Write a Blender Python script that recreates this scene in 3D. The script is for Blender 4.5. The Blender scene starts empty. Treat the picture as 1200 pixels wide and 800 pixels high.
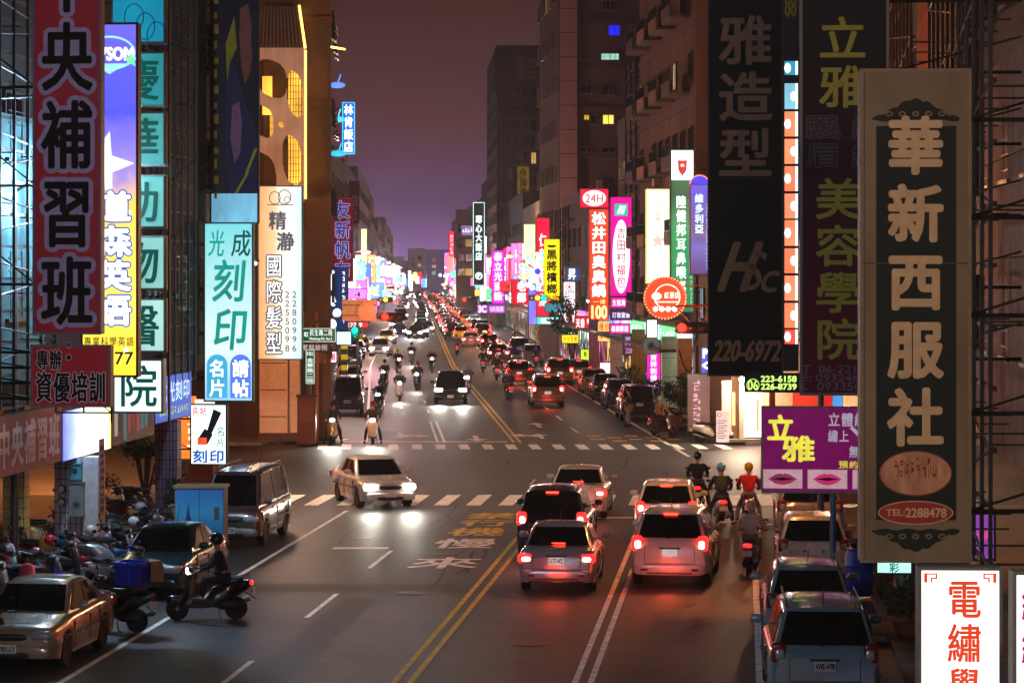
import bpy, math, random
from mathutils import Vector, Matrix
R = math.radians
rnd = random.Random(7)
SC = bpy.context.scene
COL = SC.collection

# ------------------------------------------------------------------ camera
FPX, H0, HOR = 3100.0, 7.0, 320.0          # focal length in photo pixels, eye height, horizon row
cam = bpy.data.cameras.new('camera'); cam.sensor_width = 36; cam.lens = 36 * FPX / 1200
cam.shift_y = -(400 - HOR) / 1200; cam.clip_start = 0.5; cam.clip_end = 6000
co = bpy.data.objects.new('camera', cam); COL.objects.link(co)
co.location = (0, 0, H0); co.rotation_euler = (R(90), 0, 0); SC.camera = co

# ------------------------------------------------------------------ night sky glow
def lin(c):
    return tuple(((v/255)/12.92 if v/255 <= .04045 else ((v/255+.055)/1.055)**2.4) for v in c[:3])
world = bpy.data.worlds.new('World'); SC.world = world; world.use_nodes = True
nt = world.node_tree; nt.nodes.clear()
wo = nt.nodes.new('ShaderNodeOutputWorld'); bg = nt.nodes.new('ShaderNodeBackground')
tc = nt.nodes.new('ShaderNodeTexCoord'); sep = nt.nodes.new('ShaderNodeSeparateXYZ')
rp = nt.nodes.new('ShaderNodeValToRGB'); nz = nt.nodes.new('ShaderNodeTexNoise'); ad = nt.nodes.new('ShaderNodeMath')
nt.links.new(tc.outputs['Generated'], sep.inputs[0])
nt.links.new(tc.outputs['Generated'], nz.inputs['Vector']); nz.inputs['Scale'].default_value = 9
ad.operation = 'MULTIPLY_ADD'; ad.inputs[1].default_value = .012; nt.links.new(nz.outputs['Fac'], ad.inputs[0]); nt.links.new(sep.outputs['Z'], ad.inputs[2])
nt.links.new(ad.outputs[0], rp.inputs[0])
els = [(0, (190, 130, 215)), (.012, (138, 100, 172)), (.03, (98, 68, 108)), (.06, (84, 51, 55)), (.105, (64, 38, 34)), (.4, (28, 30, 30)), (1, (18, 28, 28))]
e = rp.color_ramp.elements
e[0].position = 0; e[0].color = lin(els[0][1]) + (1,); e[1].position = 1; e[1].color = lin(els[-1][1]) + (1,)
for p, c in els[1:-1]:
    q = e.new(p); q.color = lin(c) + (1,)
nt.links.new(rp.outputs[0], bg.inputs[0]); nt.links.new(bg.outputs[0], wo.inputs[0]); bg.inputs[1].default_value = .46
SC.view_settings.view_transform = 'Standard'; SC.view_settings.look = 'None'
SC.view_settings.exposure = 1.2; SC.view_settings.gamma = 1
SC.cycles.use_light_tree = True
SC.cycles.use_denoising = True
SC.cycles.sample_clamp_indirect = 6
SC.cycles.max_bounces = 5; SC.cycles.diffuse_bounces = 2; SC.cycles.glossy_bounces = 3; SC.cycles.transmission_bounces = 2

# ------------------------------------------------------------------ pixel geometry of the survey
def W(px, py, Y): return Vector(((px-600)/FPX*Y, Y, H0-(py-HOR)/FPX*Y))
def Yg(py): return FPX*H0/(py-HOR)
def G(px, py): Y = Yg(py); return Vector(((px-600)/FPX*Y, Y, 0))
SN, SF = 0.0871, -0.0516                     # near and far street directions, dx/dy
AN, AF = -math.atan(SN), -math.atan(SF)      # yaw of the two street parts
def N(u, Y, z=0): return Vector((u+SN*(Y-60), Y, z))
def F(u, Y, z=0): return Vector((u+SF*(Y-110)+max(0, Y-200)*.014, Y, z))

# ------------------------------------------------------------------ materials
MC = {}
def M(c, rough=.6, metal=0., em=0., var=.18, scale=6., bump=0., clear=0., emc=None, nsc=None):
    key = (tuple(c), rough, metal, em, var, scale, bump, clear, emc)
    if key in MC: return MC[key]
    m = bpy.data.materials.new('surface_%d' % len(MC)); m.use_nodes = True
    t = m.node_tree; b = t.nodes['Principled BSDF']; l = lin(c) if not em else tuple(.35*v for v in lin(c))
    tcn = t.nodes.new('ShaderNodeTexCoord'); n = t.nodes.new('ShaderNodeTexNoise'); n.inputs['Scale'].default_value = scale; n.inputs['Detail'].default_value = 6
    sv = t.nodes.new('ShaderNodeVectorMath'); sv.operation = 'MULTIPLY'; sv.inputs[1].default_value = (1, 1, .35 if var >= .2 else 1); t.links.new(tcn.outputs['Object'], sv.inputs[0]); t.links.new(sv.outputs[0], n.inputs['Vector'])
    mr = t.nodes.new('ShaderNodeMapRange'); mr.inputs['From Min'].default_value = .3; mr.inputs['From Max'].default_value = .7
    mr.inputs['To Min'].default_value = 1-var; mr.inputs['To Max'].default_value = 1+var*.6
    t.links.new(n.outputs['Fac'], mr.inputs[0])
    vm = t.nodes.new('ShaderNodeVectorMath'); vm.operation = 'SCALE'; vm.inputs[0].default_value = l; t.links.new(mr.outputs[0], vm.inputs['Scale'])
    t.links.new(vm.outputs[0], b.inputs['Base Color'])
    r2 = t.nodes.new('ShaderNodeMapRange'); r2.inputs['To Min'].default_value = max(0, rough-.08); r2.inputs['To Max'].default_value = min(1, rough+.1)
    t.links.new(n.outputs['Fac'], r2.inputs[0]); t.links.new(r2.outputs[0], b.inputs['Roughness'])
    b.inputs['Metallic'].default_value = metal
    if clear: b.inputs['Coat Weight'].default_value = clear; b.inputs['Coat Roughness'].default_value = .05
    if bump:
        bp = t.nodes.new('ShaderNodeBump'); bp.inputs['Strength'].default_value = bump; bp.inputs['Distance'].default_value = .02
        t.links.new(n.outputs['Fac'], bp.inputs['Height']); t.links.new(bp.outputs[0], b.inputs['Normal'])
    if em:
        b.inputs['Emission Color'].default_value = lin(emc or c) + (1,); ms = t.nodes.new('ShaderNodeMath'); ms.operation = 'MULTIPLY'; ms.inputs[1].default_value = em
        t.links.new(mr.outputs[0], ms.inputs[0]); t.links.new(ms.outputs[0], b.inputs['Emission Strength'])
    MC[key] = m; return m
def LIT(c, s=1.0, var=.24): return M(c, .5, 0, round(s*(.6 if s < 3 else .7), 3), var, 1.3)
def GRAD(stops, s, base=.6, axis='Z', rough=.5, noise=.15):
    """a printed panel whose inks run from one colour to the next; lit from inside when s > 0"""
    key = ('g', tuple(stops), s, axis, base)
    if key in MC: return MC[key]
    m = bpy.data.materials.new('print_%d' % len(MC)); m.use_nodes = True; t = m.node_tree; b = t.nodes['Principled BSDF']
    tcn = t.nodes.new('ShaderNodeTexCoord'); sp = t.nodes.new('ShaderNodeSeparateXYZ'); t.links.new(tcn.outputs['Generated'], sp.inputs[0])
    n = t.nodes.new('ShaderNodeTexNoise'); n.inputs['Scale'].default_value = 2.2; t.links.new(tcn.outputs['Object'], n.inputs['Vector'])
    ma = t.nodes.new('ShaderNodeMath'); ma.operation = 'MULTIPLY_ADD'; ma.inputs[1].default_value = noise; t.links.new(n.outputs['Fac'], ma.inputs[0]); t.links.new(sp.outputs[axis], ma.inputs[2])
    sb = t.nodes.new('ShaderNodeMath'); sb.operation = 'SUBTRACT'; sb.inputs[1].default_value = noise*.5; t.links.new(ma.outputs[0], sb.inputs[0])
    r = t.nodes.new('ShaderNodeValToRGB'); t.links.new(sb.outputs[0], r.inputs[0]); ee = r.color_ramp.elements
    st = sorted(stops)
    ee[0].position = st[0][0]; ee[0].color = lin(st[0][1]) + (1,); ee[1].position = st[-1][0]; ee[1].color = lin(st[-1][1]) + (1,)
    for p, c in st[1:-1]: q = ee.new(p); q.color = lin(c) + (1,)
    b.inputs['Roughness'].default_value = rough
    if s: b.inputs['Base Color'].default_value = (.2, .2, .2, 1)
    else: t.links.new(r.outputs[0], b.inputs['Base Color'])
    if s: t.links.new(r.outputs[0], b.inputs['Emission Color']); b.inputs['Emission Strength'].default_value = s*.46
    MC[key] = m; return m
BLACK = M((20, 22, 24), .5); STEEL = M((95, 98, 100), .45, .6); DSTEEL = M((36, 42, 42), .55, .4); RUST = M((92, 58, 40), .8, .2, var=.4)
GLASS = M((8, 10, 13), .06, 0, var=.3); RUBBER = M((18, 18, 19), .8); CHROME = M((170, 172, 175), .2, 1.); ALLOY = M((135, 138, 142), .35, .8)
WHITE = M((205, 208, 205), .5); CONC = M((105, 100, 94), .85, bump=.3)
TAIL = M((120, 10, 10), .25); TAILON = M((255, 20, 20), .3, 0, 3.2, .1); TAILCORE = M((255, 110, 90), .3, 0, 16, .1); HEADON = M((255, 246, 225), .3, 0, 45, .1); HEADOFF = M((170, 178, 182), .15, .3)
AMBER = M((255, 150, 40), .3, 0, 8)

_cnt = {}
_T = ['', '', 'twenty', 'thirty', 'forty', 'fifty', 'sixty', 'seventy', 'eighty']
ORD = ['first', 'second', 'third', 'fourth', 'fifth', 'sixth', 'seventh', 'eighth', 'ninth', 'tenth', 'eleventh', 'twelfth', 'thirteenth', 'fourteenth', 'fifteenth', 'sixteenth', 'seventeenth', 'eighteenth', 'nineteenth']
ORD += [(_T[i//10]+'-'+ORD[i % 10-1]) if i % 10 else _T[i//10][:-1]+'ieth' for i in range(20, 89)]
def nth(key):
    _cnt[key] = _cnt.get(key, -1)+1; return ORD[_cnt[key]]
# ------------------------------------------------------------------ mesh builder
class MB:
    def __init__(s): s.v = []; s.f = []; s.sm = False
    def add(s, v, f):
        n = len(s.v); s.v += [tuple(p) for p in v]; s.f += [tuple(i+n for i in q) for q in f]; return s
    def box(s, x0, x1, y0, y1, z0, z1):
        return s.add([(x0,y0,z0),(x1,y0,z0),(x1,y1,z0),(x0,y1,z0),(x0,y0,z1),(x1,y0,z1),(x1,y1,z1),(x0,y1,z1)],
                     [(0,3,2,1),(4,5,6,7),(0,1,5,4),(1,2,6,5),(2,3,7,6),(3,0,4,7)])
    def cb(s, cx, cy, cz, sx, sy, sz): return s.box(cx-sx/2, cx+sx/2, cy-sy/2, cy+sy/2, cz-sz/2, cz+sz/2)
    def poly(s, pts): return s.add(pts, [tuple(range(len(pts)))])
    def prism(s, pts, d):
        """pts: polygon (x,z) extruded along y from 0 to d"""
        n = len(pts); v = [(x, 0, z) for x, z in pts] + [(x, d, z) for x, z in pts]
        return s.add(v, [tuple(range(n))[::-1], tuple(range(n, 2*n))] + [(i, (i+1) % n, n+(i+1) % n, n+i) for i in range(n)])
    def hull8(s, a, b):
        """a, b: two quads of points, joined"""
        return s.add(list(a)+list(b), [(3,2,1,0),(4,5,6,7)] + [(i, (i+1) % 4, 4+(i+1) % 4, 4+i) for i in range(4)])
    def tube(s, p, q, r, r2=None, n=6, cap=True):
        p = Vector(p); q = Vector(q); d = (q-p); 
        if d.length < 1e-6: return s
        d.normalize(); a = d.orthogonal().normalized(); b = d.cross(a); r2 = r if r2 is None else r2; v = []
        for c, rr in ((p, r), (q, r2)):
            for i in range(n):
                t = 2*math.pi*(i+.5)/n; v.append(c+a*math.cos(t)*rr+b*math.sin(t)*rr)
        f = [(i, (i+1) % n, n+(i+1) % n, n+i) for i in range(n)]
        if cap: f += [tuple(range(n))[::-1], tuple(range(n, 2*n))]
        return s.add(v, f)
    def path(s, pts, r, n=6):
        for a, b in zip(pts, pts[1:]): s.tube(a, b, r, n=n)
        return s
    def lathe(s, prof, n=16, axis='z', c=(0,0,0)):
        v = []; f = []; m = len(prof)
        for r, h in prof:
            for i in range(n):
                t = 2*math.pi*i/n; x, y = r*math.cos(t), r*math.sin(t)
                v.append((c[0]+x, c[1]+y, c[2]+h) if axis == 'z' else ((c[0]+x, c[1]+h, c[2]-y) if axis == 'y' else (c[0]+h, c[1]+x, c[2]+y)))
        for j in range(m-1):
            for i in range(n): f.append((j*n+i, j*n+(i+1) % n, (j+1)*n+(i+1) % n, (j+1)*n+i))
        f.append(tuple(range(n))[::-1]); f.append(tuple(range((m-1)*n, m*n)))
        return s.add(v, f)
    def blob(s, cx, cy, cz, rx, ry, rz, n=12, m=7, p=.6, rot=None):
        """rounded box / ellipsoid"""
        def sp(a): return math.copysign(abs(a)**p, a)
        v = []; f = []
        for j in range(1, m):
            ph = math.pi*j/m-math.pi/2
            for i in range(n):
                th = 2*math.pi*(i+.5)/n; v.append(Vector((rx*sp(math.cos(ph))*sp(math.cos(th)), ry*sp(math.cos(ph))*sp(math.sin(th)), rz*sp(math.sin(ph)))))
        v.append(Vector((0,0,-rz))); v.append(Vector((0,0,rz))); B = (m-1)*n
        for j in range(m-2):
            for i in range(n): f.append((j*n+i, j*n+(i+1) % n, (j+1)*n+(i+1) % n, (j+1)*n+i))
        for i in range(n): f.append((B, (i+1) % n, i)); f.append((B+1, (m-2)*n+i, (m-2)*n+(i+1) % n))
        if rot: v = [rot @ a for a in v]
        return s.add([a+Vector((cx,cy,cz)) for a in v], f)
    def mesh(s, smooth=None):
        me = bpy.data.meshes.new('m'); me.from_pydata(s.v, [], s.f); me.materials.append(None)
        if smooth is not None:
            me.polygons.foreach_set('use_smooth', [True]*len(me.polygons)); me.set_sharp_from_angle(angle=R(smooth))
        me.update(); return me
    def build(s, name, mat, parent=None, smooth=None, **k): return put(name, s.mesh(smooth), mat, parent, **k)
def put(name, me, mat, parent=None, loc=(0,0,0), rz=0., kind=None):
    o = bpy.data.objects.new(name, me); COL.objects.link(o); o.location = loc
    if rz: o.rotation_euler = (0, 0, rz)
    if parent: o.parent = parent
    if mat:
        o.material_slots[0].link = 'OBJECT'; o.material_slots[0].material = mat
    if kind: o['kind'] = kind
    return o
LABELS = set()
def tag(o, label, cat, group=None):
    LABELS.add(label); o['label'] = label; o['category'] = cat
    if group: o['group'] = group
    return o
def thing(name, label, cat, loc, rz=0., group=None):
    o = bpy.data.objects.new(name, None); COL.objects.link(o); o.location = loc; o.rotation_euler = (0,0,rz)
    o.empty_display_size = .2
    return tag(o, label, cat, group)
_c = {}
def cached(key, fn, smooth=None):
    if key not in _c:
        r = fn(); _c[key] = r.mesh(smooth) if isinstance(r, MB) else r
    return _c[key]

# ------------------------------------------------------------------ lettering
_g = {}
def glyph(ch):
    if ch not in _g:
        c = bpy.data.curves.new('t', 'FONT'); c.body = ch; c.resolution_u = 3
        o = bpy.data.objects.new('t', c); m = bpy.data.meshes.new_from_object(o)
        v = [(a.co.x, a.co.y) for a in m.vertices]; f = [tuple(p.vertices) for p in m.polygons]
        bpy.data.objects.remove(o); bpy.data.curves.remove(c); bpy.data.meshes.remove(m); _g[ch] = (v, f)
    return _g[ch]
def cells(mb, s, x0, z0, x1, z1, d='v', bold=.03, y=0., italic=0., fill=.92, n=6):
    """write s into the box x0..x1, z0 (bottom)..z1 (top); d: v = one square cell under another, h = cells in a row, s = one fitted string"""
    bold = bold*.62; n = 14 if bold > .05 else n
    def stroke(v, f, sx, sz, ox, oz, em):
        k = 0; rings = [(0, 0)] + ([(bold*em*math.cos(6.2832*i/n), bold*em*math.sin(6.2832*i/n)) for i in range(n)] if bold else [])
        for dx, dz in rings:
            mb.add([(ox+x*sx+dx+italic*z*sz, y-k*.00025, oz+z*sz+dz) for x, z in v], f); k += 1
    if d == 's':
        v, f = glyph(s)
        if not v: return
        a = min(p[0] for p in v); b = max(p[0] for p in v); c = min(p[1] for p in v); e2 = max(p[1] for p in v)
        sx = (x1-x0)/(b-a); sz = (z1-z0)/(e2-c)
        stroke([(p[0]-a, p[1]-c) for p in v], f, sx, sz, x0, z0, (z1-z0)); return
    k = len(s); cw = (x1-x0)/(1 if d == 'v' else k); chh = (z1-z0)/(k if d == 'v' else 1)
    for i, ch in enumerate(s):
        if ch == ' ': continue
        v, f = glyph(ch)
        if not v: continue
        if d == 'v': ox, oz = x0, z1-(i+1)*chh
        else: ox, oz = x0+i*cw, z0
        a = min(p[0] for p in v); b = max(p[0] for p in v); c = min(p[1] for p in v); e2 = max(p[1] for p in v)
        if ord(ch) < 0x2E80 or b-a < .3:                 # latin: keep its own proportions inside the cell
            h = chh*.72; w = min(cw*.9, h*(b-a)/max(.05, e2-c)); w = max(w, .02)
            stroke([((p[0]-a), (p[1]-c)) for p in v], f, w/(b-a), h/max(.05, e2-c) if ch not in '-一:.、' else w/(b-a), ox+(cw-w)/2, oz+(chh-(h if ch not in '-一:.、' else 0))/2, min(cw, chh))
        else:
            fw, fh = cw*fill, chh*fill
            stroke([(p[0], p[1]+.12) for p in v], f, fw, fh, ox+(cw-fw)/2, oz+(chh-fh)/2, min(cw, chh))
def scribble(mb, x0, z0, x1, z1, n, seed, y=0., vert=True):
    """writing too small to read in the photograph: short uneven strokes"""
    r = random.Random(seed)
    for i in range(n):
        if vert: a, b, c, d2 = x0, x1, z1-(i+1)*(z1-z0)/n, z1-i*(z1-z0)/n
        else: a, b, c, d2 = x0+i*(x1-x0)/n, x0+(i+1)*(x1-x0)/n, z0, z1
        w, h = b-a, d2-c
        for j in range(5):
            if r.random() < .55:
                zz = c+h*r.uniform(.15, .85); xa = a+w*r.uniform(.1, .3); mb.box(xa, xa+w*r.uniform(.3, .6), y-.002, y, zz, zz+h*.09)
            else:
                xx = a+w*r.uniform(.15, .85); za = c+h*r.uniform(.1, .3); mb.box(xx, xx+w*.09, y-.002, y, za, za+h*r.uniform(.3, .6))
def disc(mb, cx, cz, rx, rz, y=0., n=28): 
    return mb.add([(cx+rx*math.cos(6.2832*i/n), y, cz+rz*math.sin(6.2832*i/n)) for i in range(n)], [tuple(range(n))])
def ring(mb, cx, cz, rx, rz, t, y=0., n=28):
    v = []
    for i in range(n):
        c, s = math.cos(6.2832*i/n), math.sin(6.2832*i/n); v += [(cx+rx*c, y, cz+rz*s), (cx+(rx-t)*c, y, cz+(rz-t)*s)]
    return mb.add(v, [(2*i, 2*((i+1) % n), 2*((i+1) % n)+1, 2*i+1) for i in range(n)])
def star(mb, cx, cz, r, y=0., k=.45, rot=0., n=5, sx=1.):
    return mb.add([(cx+sx*(r if i % 2 == 0 else r*k)*math.sin(math.pi*i/n+rot), y, cz+(r if i % 2 == 0 else r*k)*math.cos(math.pi*i/n+rot)) for i in range(2*n)], [tuple(range(2*n))])
# ------------------------------------------------------------------ ground, roads, pavements
def asphalt():
    m = bpy.data.materials.new('asphalt'); m.use_nodes = True; t = m.node_tree; b = t.nodes['Principled BSDF']
    tcn = t.nodes.new('ShaderNodeTexCoord')
    def noise(sc, det=6, rough=.6):
        n = t.nodes.new('ShaderNodeTexNoise'); n.inputs['Scale'].default_value = sc; n.inputs['Detail'].default_value = det; n.inputs['Roughness'].default_value = rough
        t.links.new(tcn.outputs['Object'], n.inputs['Vector']); return n
    a, c, g = noise(.12), noise(1.6, 10, .8), noise(38, 4)
    r = t.nodes.new('ShaderNodeValToRGB'); t.links.new(a.outputs['Fac'], r.inputs[0])
    r.color_ramp.elements[0].position = .38; r.color_ramp.elements[0].color = (.019,.020,.023,1); r.color_ramp.elements[1].position = .62; r.color_ramp.elements[1].color = (.050,.049,.052,1)
    mx = t.nodes.new('ShaderNodeMix'); mx.data_type = 'RGBA'; mx.blend_type = 'MULTIPLY'; mx.inputs[0].default_value = .75; t.links.new(r.outputs[0], mx.inputs[6])
    r2 = t.nodes.new('ShaderNodeValToRGB'); t.links.new(c.outputs['Fac'], r2.inputs[0]); r2.color_ramp.elements[0].position = .3; r2.color_ramp.elements[0].color = (.28,.28,.28,1); r2.color_ramp.elements[1].position = .7; r2.color_ramp.elements[1].color = (1.55,1.55,1.55,1)
    t.links.new(r2.outputs[0], mx.inputs[7])
    # cracks and patched seams
    vo = t.nodes.new('ShaderNodeTexVoronoi'); vo.feature = 'DISTANCE_TO_EDGE'; vo.inputs['Scale'].default_value = .22
    wp = t.nodes.new('ShaderNodeMix'); wp.data_type = 'VECTOR'; wp.inputs[0].default_value = .06; t.links.new(tcn.outputs['Object'], wp.inputs[4]); n3 = noise(1.6, 4)
    sc_ = t.nodes.new('ShaderNodeVectorMath'); sc_.operation = 'SCALE'; sc_.inputs['Scale'].default_value = 25; t.links.new(n3.outputs['Color'], sc_.inputs[0]); t.links.new(sc_.outputs[0], wp.inputs[5])
    t.links.new(wp.outputs[1], vo.inputs['Vector'])
    lt = t.nodes.new('ShaderNodeMath'); lt.operation = 'LESS_THAN'; lt.inputs[1].default_value = .009; t.links.new(vo.outputs['Distance'], lt.inputs[0])
    n4 = noise(.3, 2); gt = t.nodes.new('ShaderNodeMath'); gt.operation = 'GREATER_THAN'; gt.inputs[1].default_value = .5; t.links.new(n4.outputs['Fac'], gt.inputs[0])
    mu = t.nodes.new('ShaderNodeMath'); mu.operation = 'MULTIPLY'; t.links.new(lt.outputs[0], mu.inputs[0]); t.links.new(gt.outputs[0], mu.inputs[1])
    m2 = t.nodes.new('ShaderNodeMix'); m2.data_type = 'RGBA'; m2.inputs[7].default_value = (.012,.012,.013,1); t.links.new(mu.outputs[0], m2.inputs[0]); t.links.new(mx.outputs[2], m2.inputs[6])
    t.links.new(m2.outputs[2], b.inputs['Base Color'])
    rr = t.nodes.new('ShaderNodeMapRange'); rr.inputs['To Min'].default_value = .36; rr.inputs['To Max'].default_value = .7; b.inputs['Specular IOR Level'].default_value = .28; t.links.new(c.outputs['Fac'], rr.inputs[0]); t.links.new(rr.outputs[0], b.inputs['Roughness'])
    bp = t.nodes.new('ShaderNodeBump'); bp.inputs['Strength'].default_value = .6; bp.inputs['Distance'].default_value = .01; t.links.new(g.outputs['Fac'], bp.inputs['Height']); t.links.new(bp.outputs[0], b.inputs['Normal'])
    return m
ASPH = asphalt()
PAINT = M((240, 236, 228), .55, var=.4, scale=3.5, bump=.2); YPAINT = M((226, 180, 40), .55, var=.45, scale=3.5, bump=.2)
ROADW = 13.5
g = MB(); g.box(-900, 900, -30, 2500, -.3, -.02); o = g.build('ground', M((60, 58, 56), .9)); o['kind'] = 'structure'
def strip(name, fn, u0, u1, Ya, Yb, z, mat, parent=None, n=1, kind='structure'):
    mb = MB()
    for i in range(n):
        a = Ya+(Yb-Ya)*i/n; b = Ya+(Yb-Ya)*(i+1)/n
        mb.poly([fn(u0, a, z), fn(u1, a, z), fn(u1, b, z), fn(u0, b, z)])
    o = mb.build(name, mat, parent)
    if kind and not parent: o['kind'] = kind
    return o
road = MB()
def fx(fn, u, Y): return fn(u, Y, 0)
near = [N(-16, 8), N(14, 8), N(14, 81), (60, 81, 0), (60, 106, 0), F(13.5, 106), F(13.5, 200), F(13.5, 1500), F(-13, 1500), F(-13, 200), F(-13, 106), (-70, 106, 0), (-70, 83, 0), N(-16, 83)]
road.poly([tuple(p) for p in near]); rd = road.build('road', ASPH); rd['kind'] = 'structure'
# kerbed pavements
def pavement(pts, mat):
    mb = MB(); n = len(pts); v = [(p[0], p[1], -.01) for p in pts]+[(p[0], p[1], .13) for p in pts]
    mb.add(v, [tuple(range(n, 2*n))]+[(i, (i+1) % n, n+(i+1) % n, n+i) for i in range(n)])
    o = mb.build('pavement', mat); o['kind'] = 'structure'; return o
PAVE = M((112, 104, 98), .75, var=.35, scale=2.5, bump=.3)
pavement([N(-30, 8), N(-9.6, 8), N(-9.6, 80), N(-10.6, 82), N(-30, 82)], PAVE)
pavement([N(8.0, 8), N(30, 8), N(30, 78.5), N(9, 78.5), N(8.0, 77)], PAVE)
pavement([(-70, 107.5, 0), (-10.2, 107.5, 0), F(-9.0, 109.5), F(-9.0, 200), F(-9.0, 900), F(-40, 900), (-70, 200, 0)], PAVE)
pavement([F(8.6, 109), F(9.4, 107.5), (60, 107.5, 0), (60, 200, 0), F(40, 900), F(8.6, 900), F(8.6, 200)], PAVE)
Z1, Z2 = .004, .008
def line(fn, u, Ya, Yb, w=.12, mat=None, name='road_line', z=Z1, n=1):
    return strip(name, fn, u-w/2, u+w/2, Ya, Yb, z, mat or PAINT, rd)
line(N, -6.44, 10, 78); line(N, 5.53, 10, 79, .14)
for u in (-.74, -.46): line(N, u, 10, 79, .11, YPAINT)
for u in (2.36, 2.63): line(N, u, 10, 79, .11)
for k in range(8): line(N, -3.64, 27.8+10*k-4, 27.8+10*k, .11) if k < 4 else None
line(N, -3.64, 62.8, 66.8, .11)
for k, u in enumerate((-4.9,)): strip('stop_line', N, -1.6-3.6, -3.3-.5, 67.2, 67.6, Z1, PAINT, rd)
strip('stop_line', N, 2.0, 5.5, 78.3, 78.7, Z1, PAINT, rd); strip('stop_line', N, -.3, 2.1, 75.6, 76, Z1, PAINT, rd)
for k in range(22):                                              # near crosswalk
    u = -9.0+k*.98
    strip('crosswalk_stripe', N, u, u+.44, 79.8, 83.6, Z1, PAINT, rd)
for k in range(18): strip('crosswalk_stripe', F, -8+k*.95, -7.6+k*.95, 105.2, 108.2, Z1, PAINT, rd)
for u in (.05, .32): line(F, u, 109.4, 200, .12, YPAINT); line(F, u, 200, 420, .12, YPAINT)
for u in (-3.1, -2.82): line(F, u, 109.4, 125, .12)
line(F, -6.05, 110, 200); line(F, -6.05, 200, 420); line(F, 6.3, 101, 200, .14); line(F, 6.3, 200, 420, .14); line(F, -8.6, 110, 200)
for k in range(26): line(F, -3, 132+10*k, 136+10*k, .12); line(F, 3.2, 116+10*k, 120+10*k, .12)
strip('stop_line', F, -8.6, -.2, 109.6, 110.05, Z2, PAINT, rd); 
def arrow(fn, u, Y, s=1.0, d=1, turn=0):
    mb = MB(); q = []
    for du, dy in ((-.08,0),(.08,0),(.08,2.6),(.32,2.6),(0,4.2),(-.32,2.6),(-.08,2.6)): q.append(fn(u+du*s*1.6, Y+d*dy*s, Z2))
    mb.poly(q)
    if turn:
        mb.poly([fn(u+du*turn, Y+d*dy, Z2) for du, dy in ((.1,1.),(.7,1.8),(.7,1.2),(1.3,2.2),(.7,3.2),(.7,2.6),(.1,1.8))])
    mb.build('road_arrow', PAINT, rd)
arrow(F, -7.2, 114, .9, -1); arrow(F, -4.6, 116, .9, -1, 1); arrow(F, -1.4, 114, .9, -1); arrow(F, 1.8, 120, .9, 1)
arrow(F, 1.4, 112, .8, 1, -1)
def roadtext(s, u, Y0, Y1, w, mat):
    mb = MB(); cells(mb, s, -w/2, 0, w/2, Y1-Y0, 'v', .03)
    vs = [tuple(N(u+x, Y0+z, Z1+.0002*(-y/.00025))) for x, y, z in mb.v]; mb.v = vs; mb.build('road_lettering', mat, rd)
# turn box words seen from above: yellow strokes over white ones
roadtext('禁行', -1.95, 73.2, 77.4, 1.7, YPAINT); roadtext('機', -1.95, 70.4, 73.0, 1.7, YPAINT); roadtext('慢', -1.95, 67.2, 70.0, 1.8, PAINT); roadtext('來', -1.95, 62.6, 65.4, 1.9, PAINT)
# turning box grid on the far side
mb = MB()
for i in range(5):
    for j in range(4):
        if (i+j) % 2: mb.poly([F(3.4+i*.8, 110+j*1.1, Z2), F(4.0+i*.8, 110+j*1.1, Z2), F(4.0+i*.8, 110.7+j*1.1, Z2), F(3.4+i*.8, 110.7+j*1.1, Z2)])
mb.build('turning_box', YPAINT, rd)
for i in range(26):                                # tar-sealed joints and drips
    r9 = random.Random(i+40); u0, Y0 = r9.uniform(-6, 5), r9.uniform(46, 100); mb = MB(); w9 = r9.uniform(.02, .05); L9 = r9.uniform(2, 9); a9 = r9.uniform(-.5, .5) if i % 2 else r9.uniform(-3, 3)
    for k in range(10):
        p_, q_ = [(u0+a9*t*.6+.12*math.sin(5*t+i), Y0+L9*t*(.2 if i % 2 == 0 else 1)) for t in (k/10, (k+1)/10)]; mb.poly([N(p_[0]-w9, p_[1], .0032), N(p_[0]+w9, p_[1], .0032), N(q_[0]+w9, q_[1], .0032), N(q_[0]-w9, q_[1], .0032)])
    mb.build('tar_seam', M((20, 20, 22), .75), rd)
# patched trenches and manholes
for fn, a, b, c, d in ((N, -6.3, 5.3, 58.2, 59.6), (N, -3.4, -2.6, 40, 57), (N, 3.4, 4.4, 50, 55), (N, -9, -6.6, 40, 47)):
    strip('road_patch', fn, a, b, c, d, .0025, M((54, 53, 56), .62, var=.45, bump=.4), rd)
for u, Y, fn in ((-2, 58, N), (1.2, 50, N), (-4.8, 70, N), (3.9, 60, N), (-1, 92, N), (2, 96, N), (-5, 118, F), (-5.4, 53, N), (4.6, 70, N), (-7, 90, N), (6, 88, N), (1.4, 130, F), (-2.2, 66, N)):
    mb = MB(); c = fn(u, Y, 0); mb.lathe([(.34, 0), (.34, .006), (.3, .007), (.28, .005)], 18, c=(c.x, c.y, 0)); mb.build('manhole_cover', M((45, 43, 42), .45, .7, bump=.4), rd)
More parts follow.
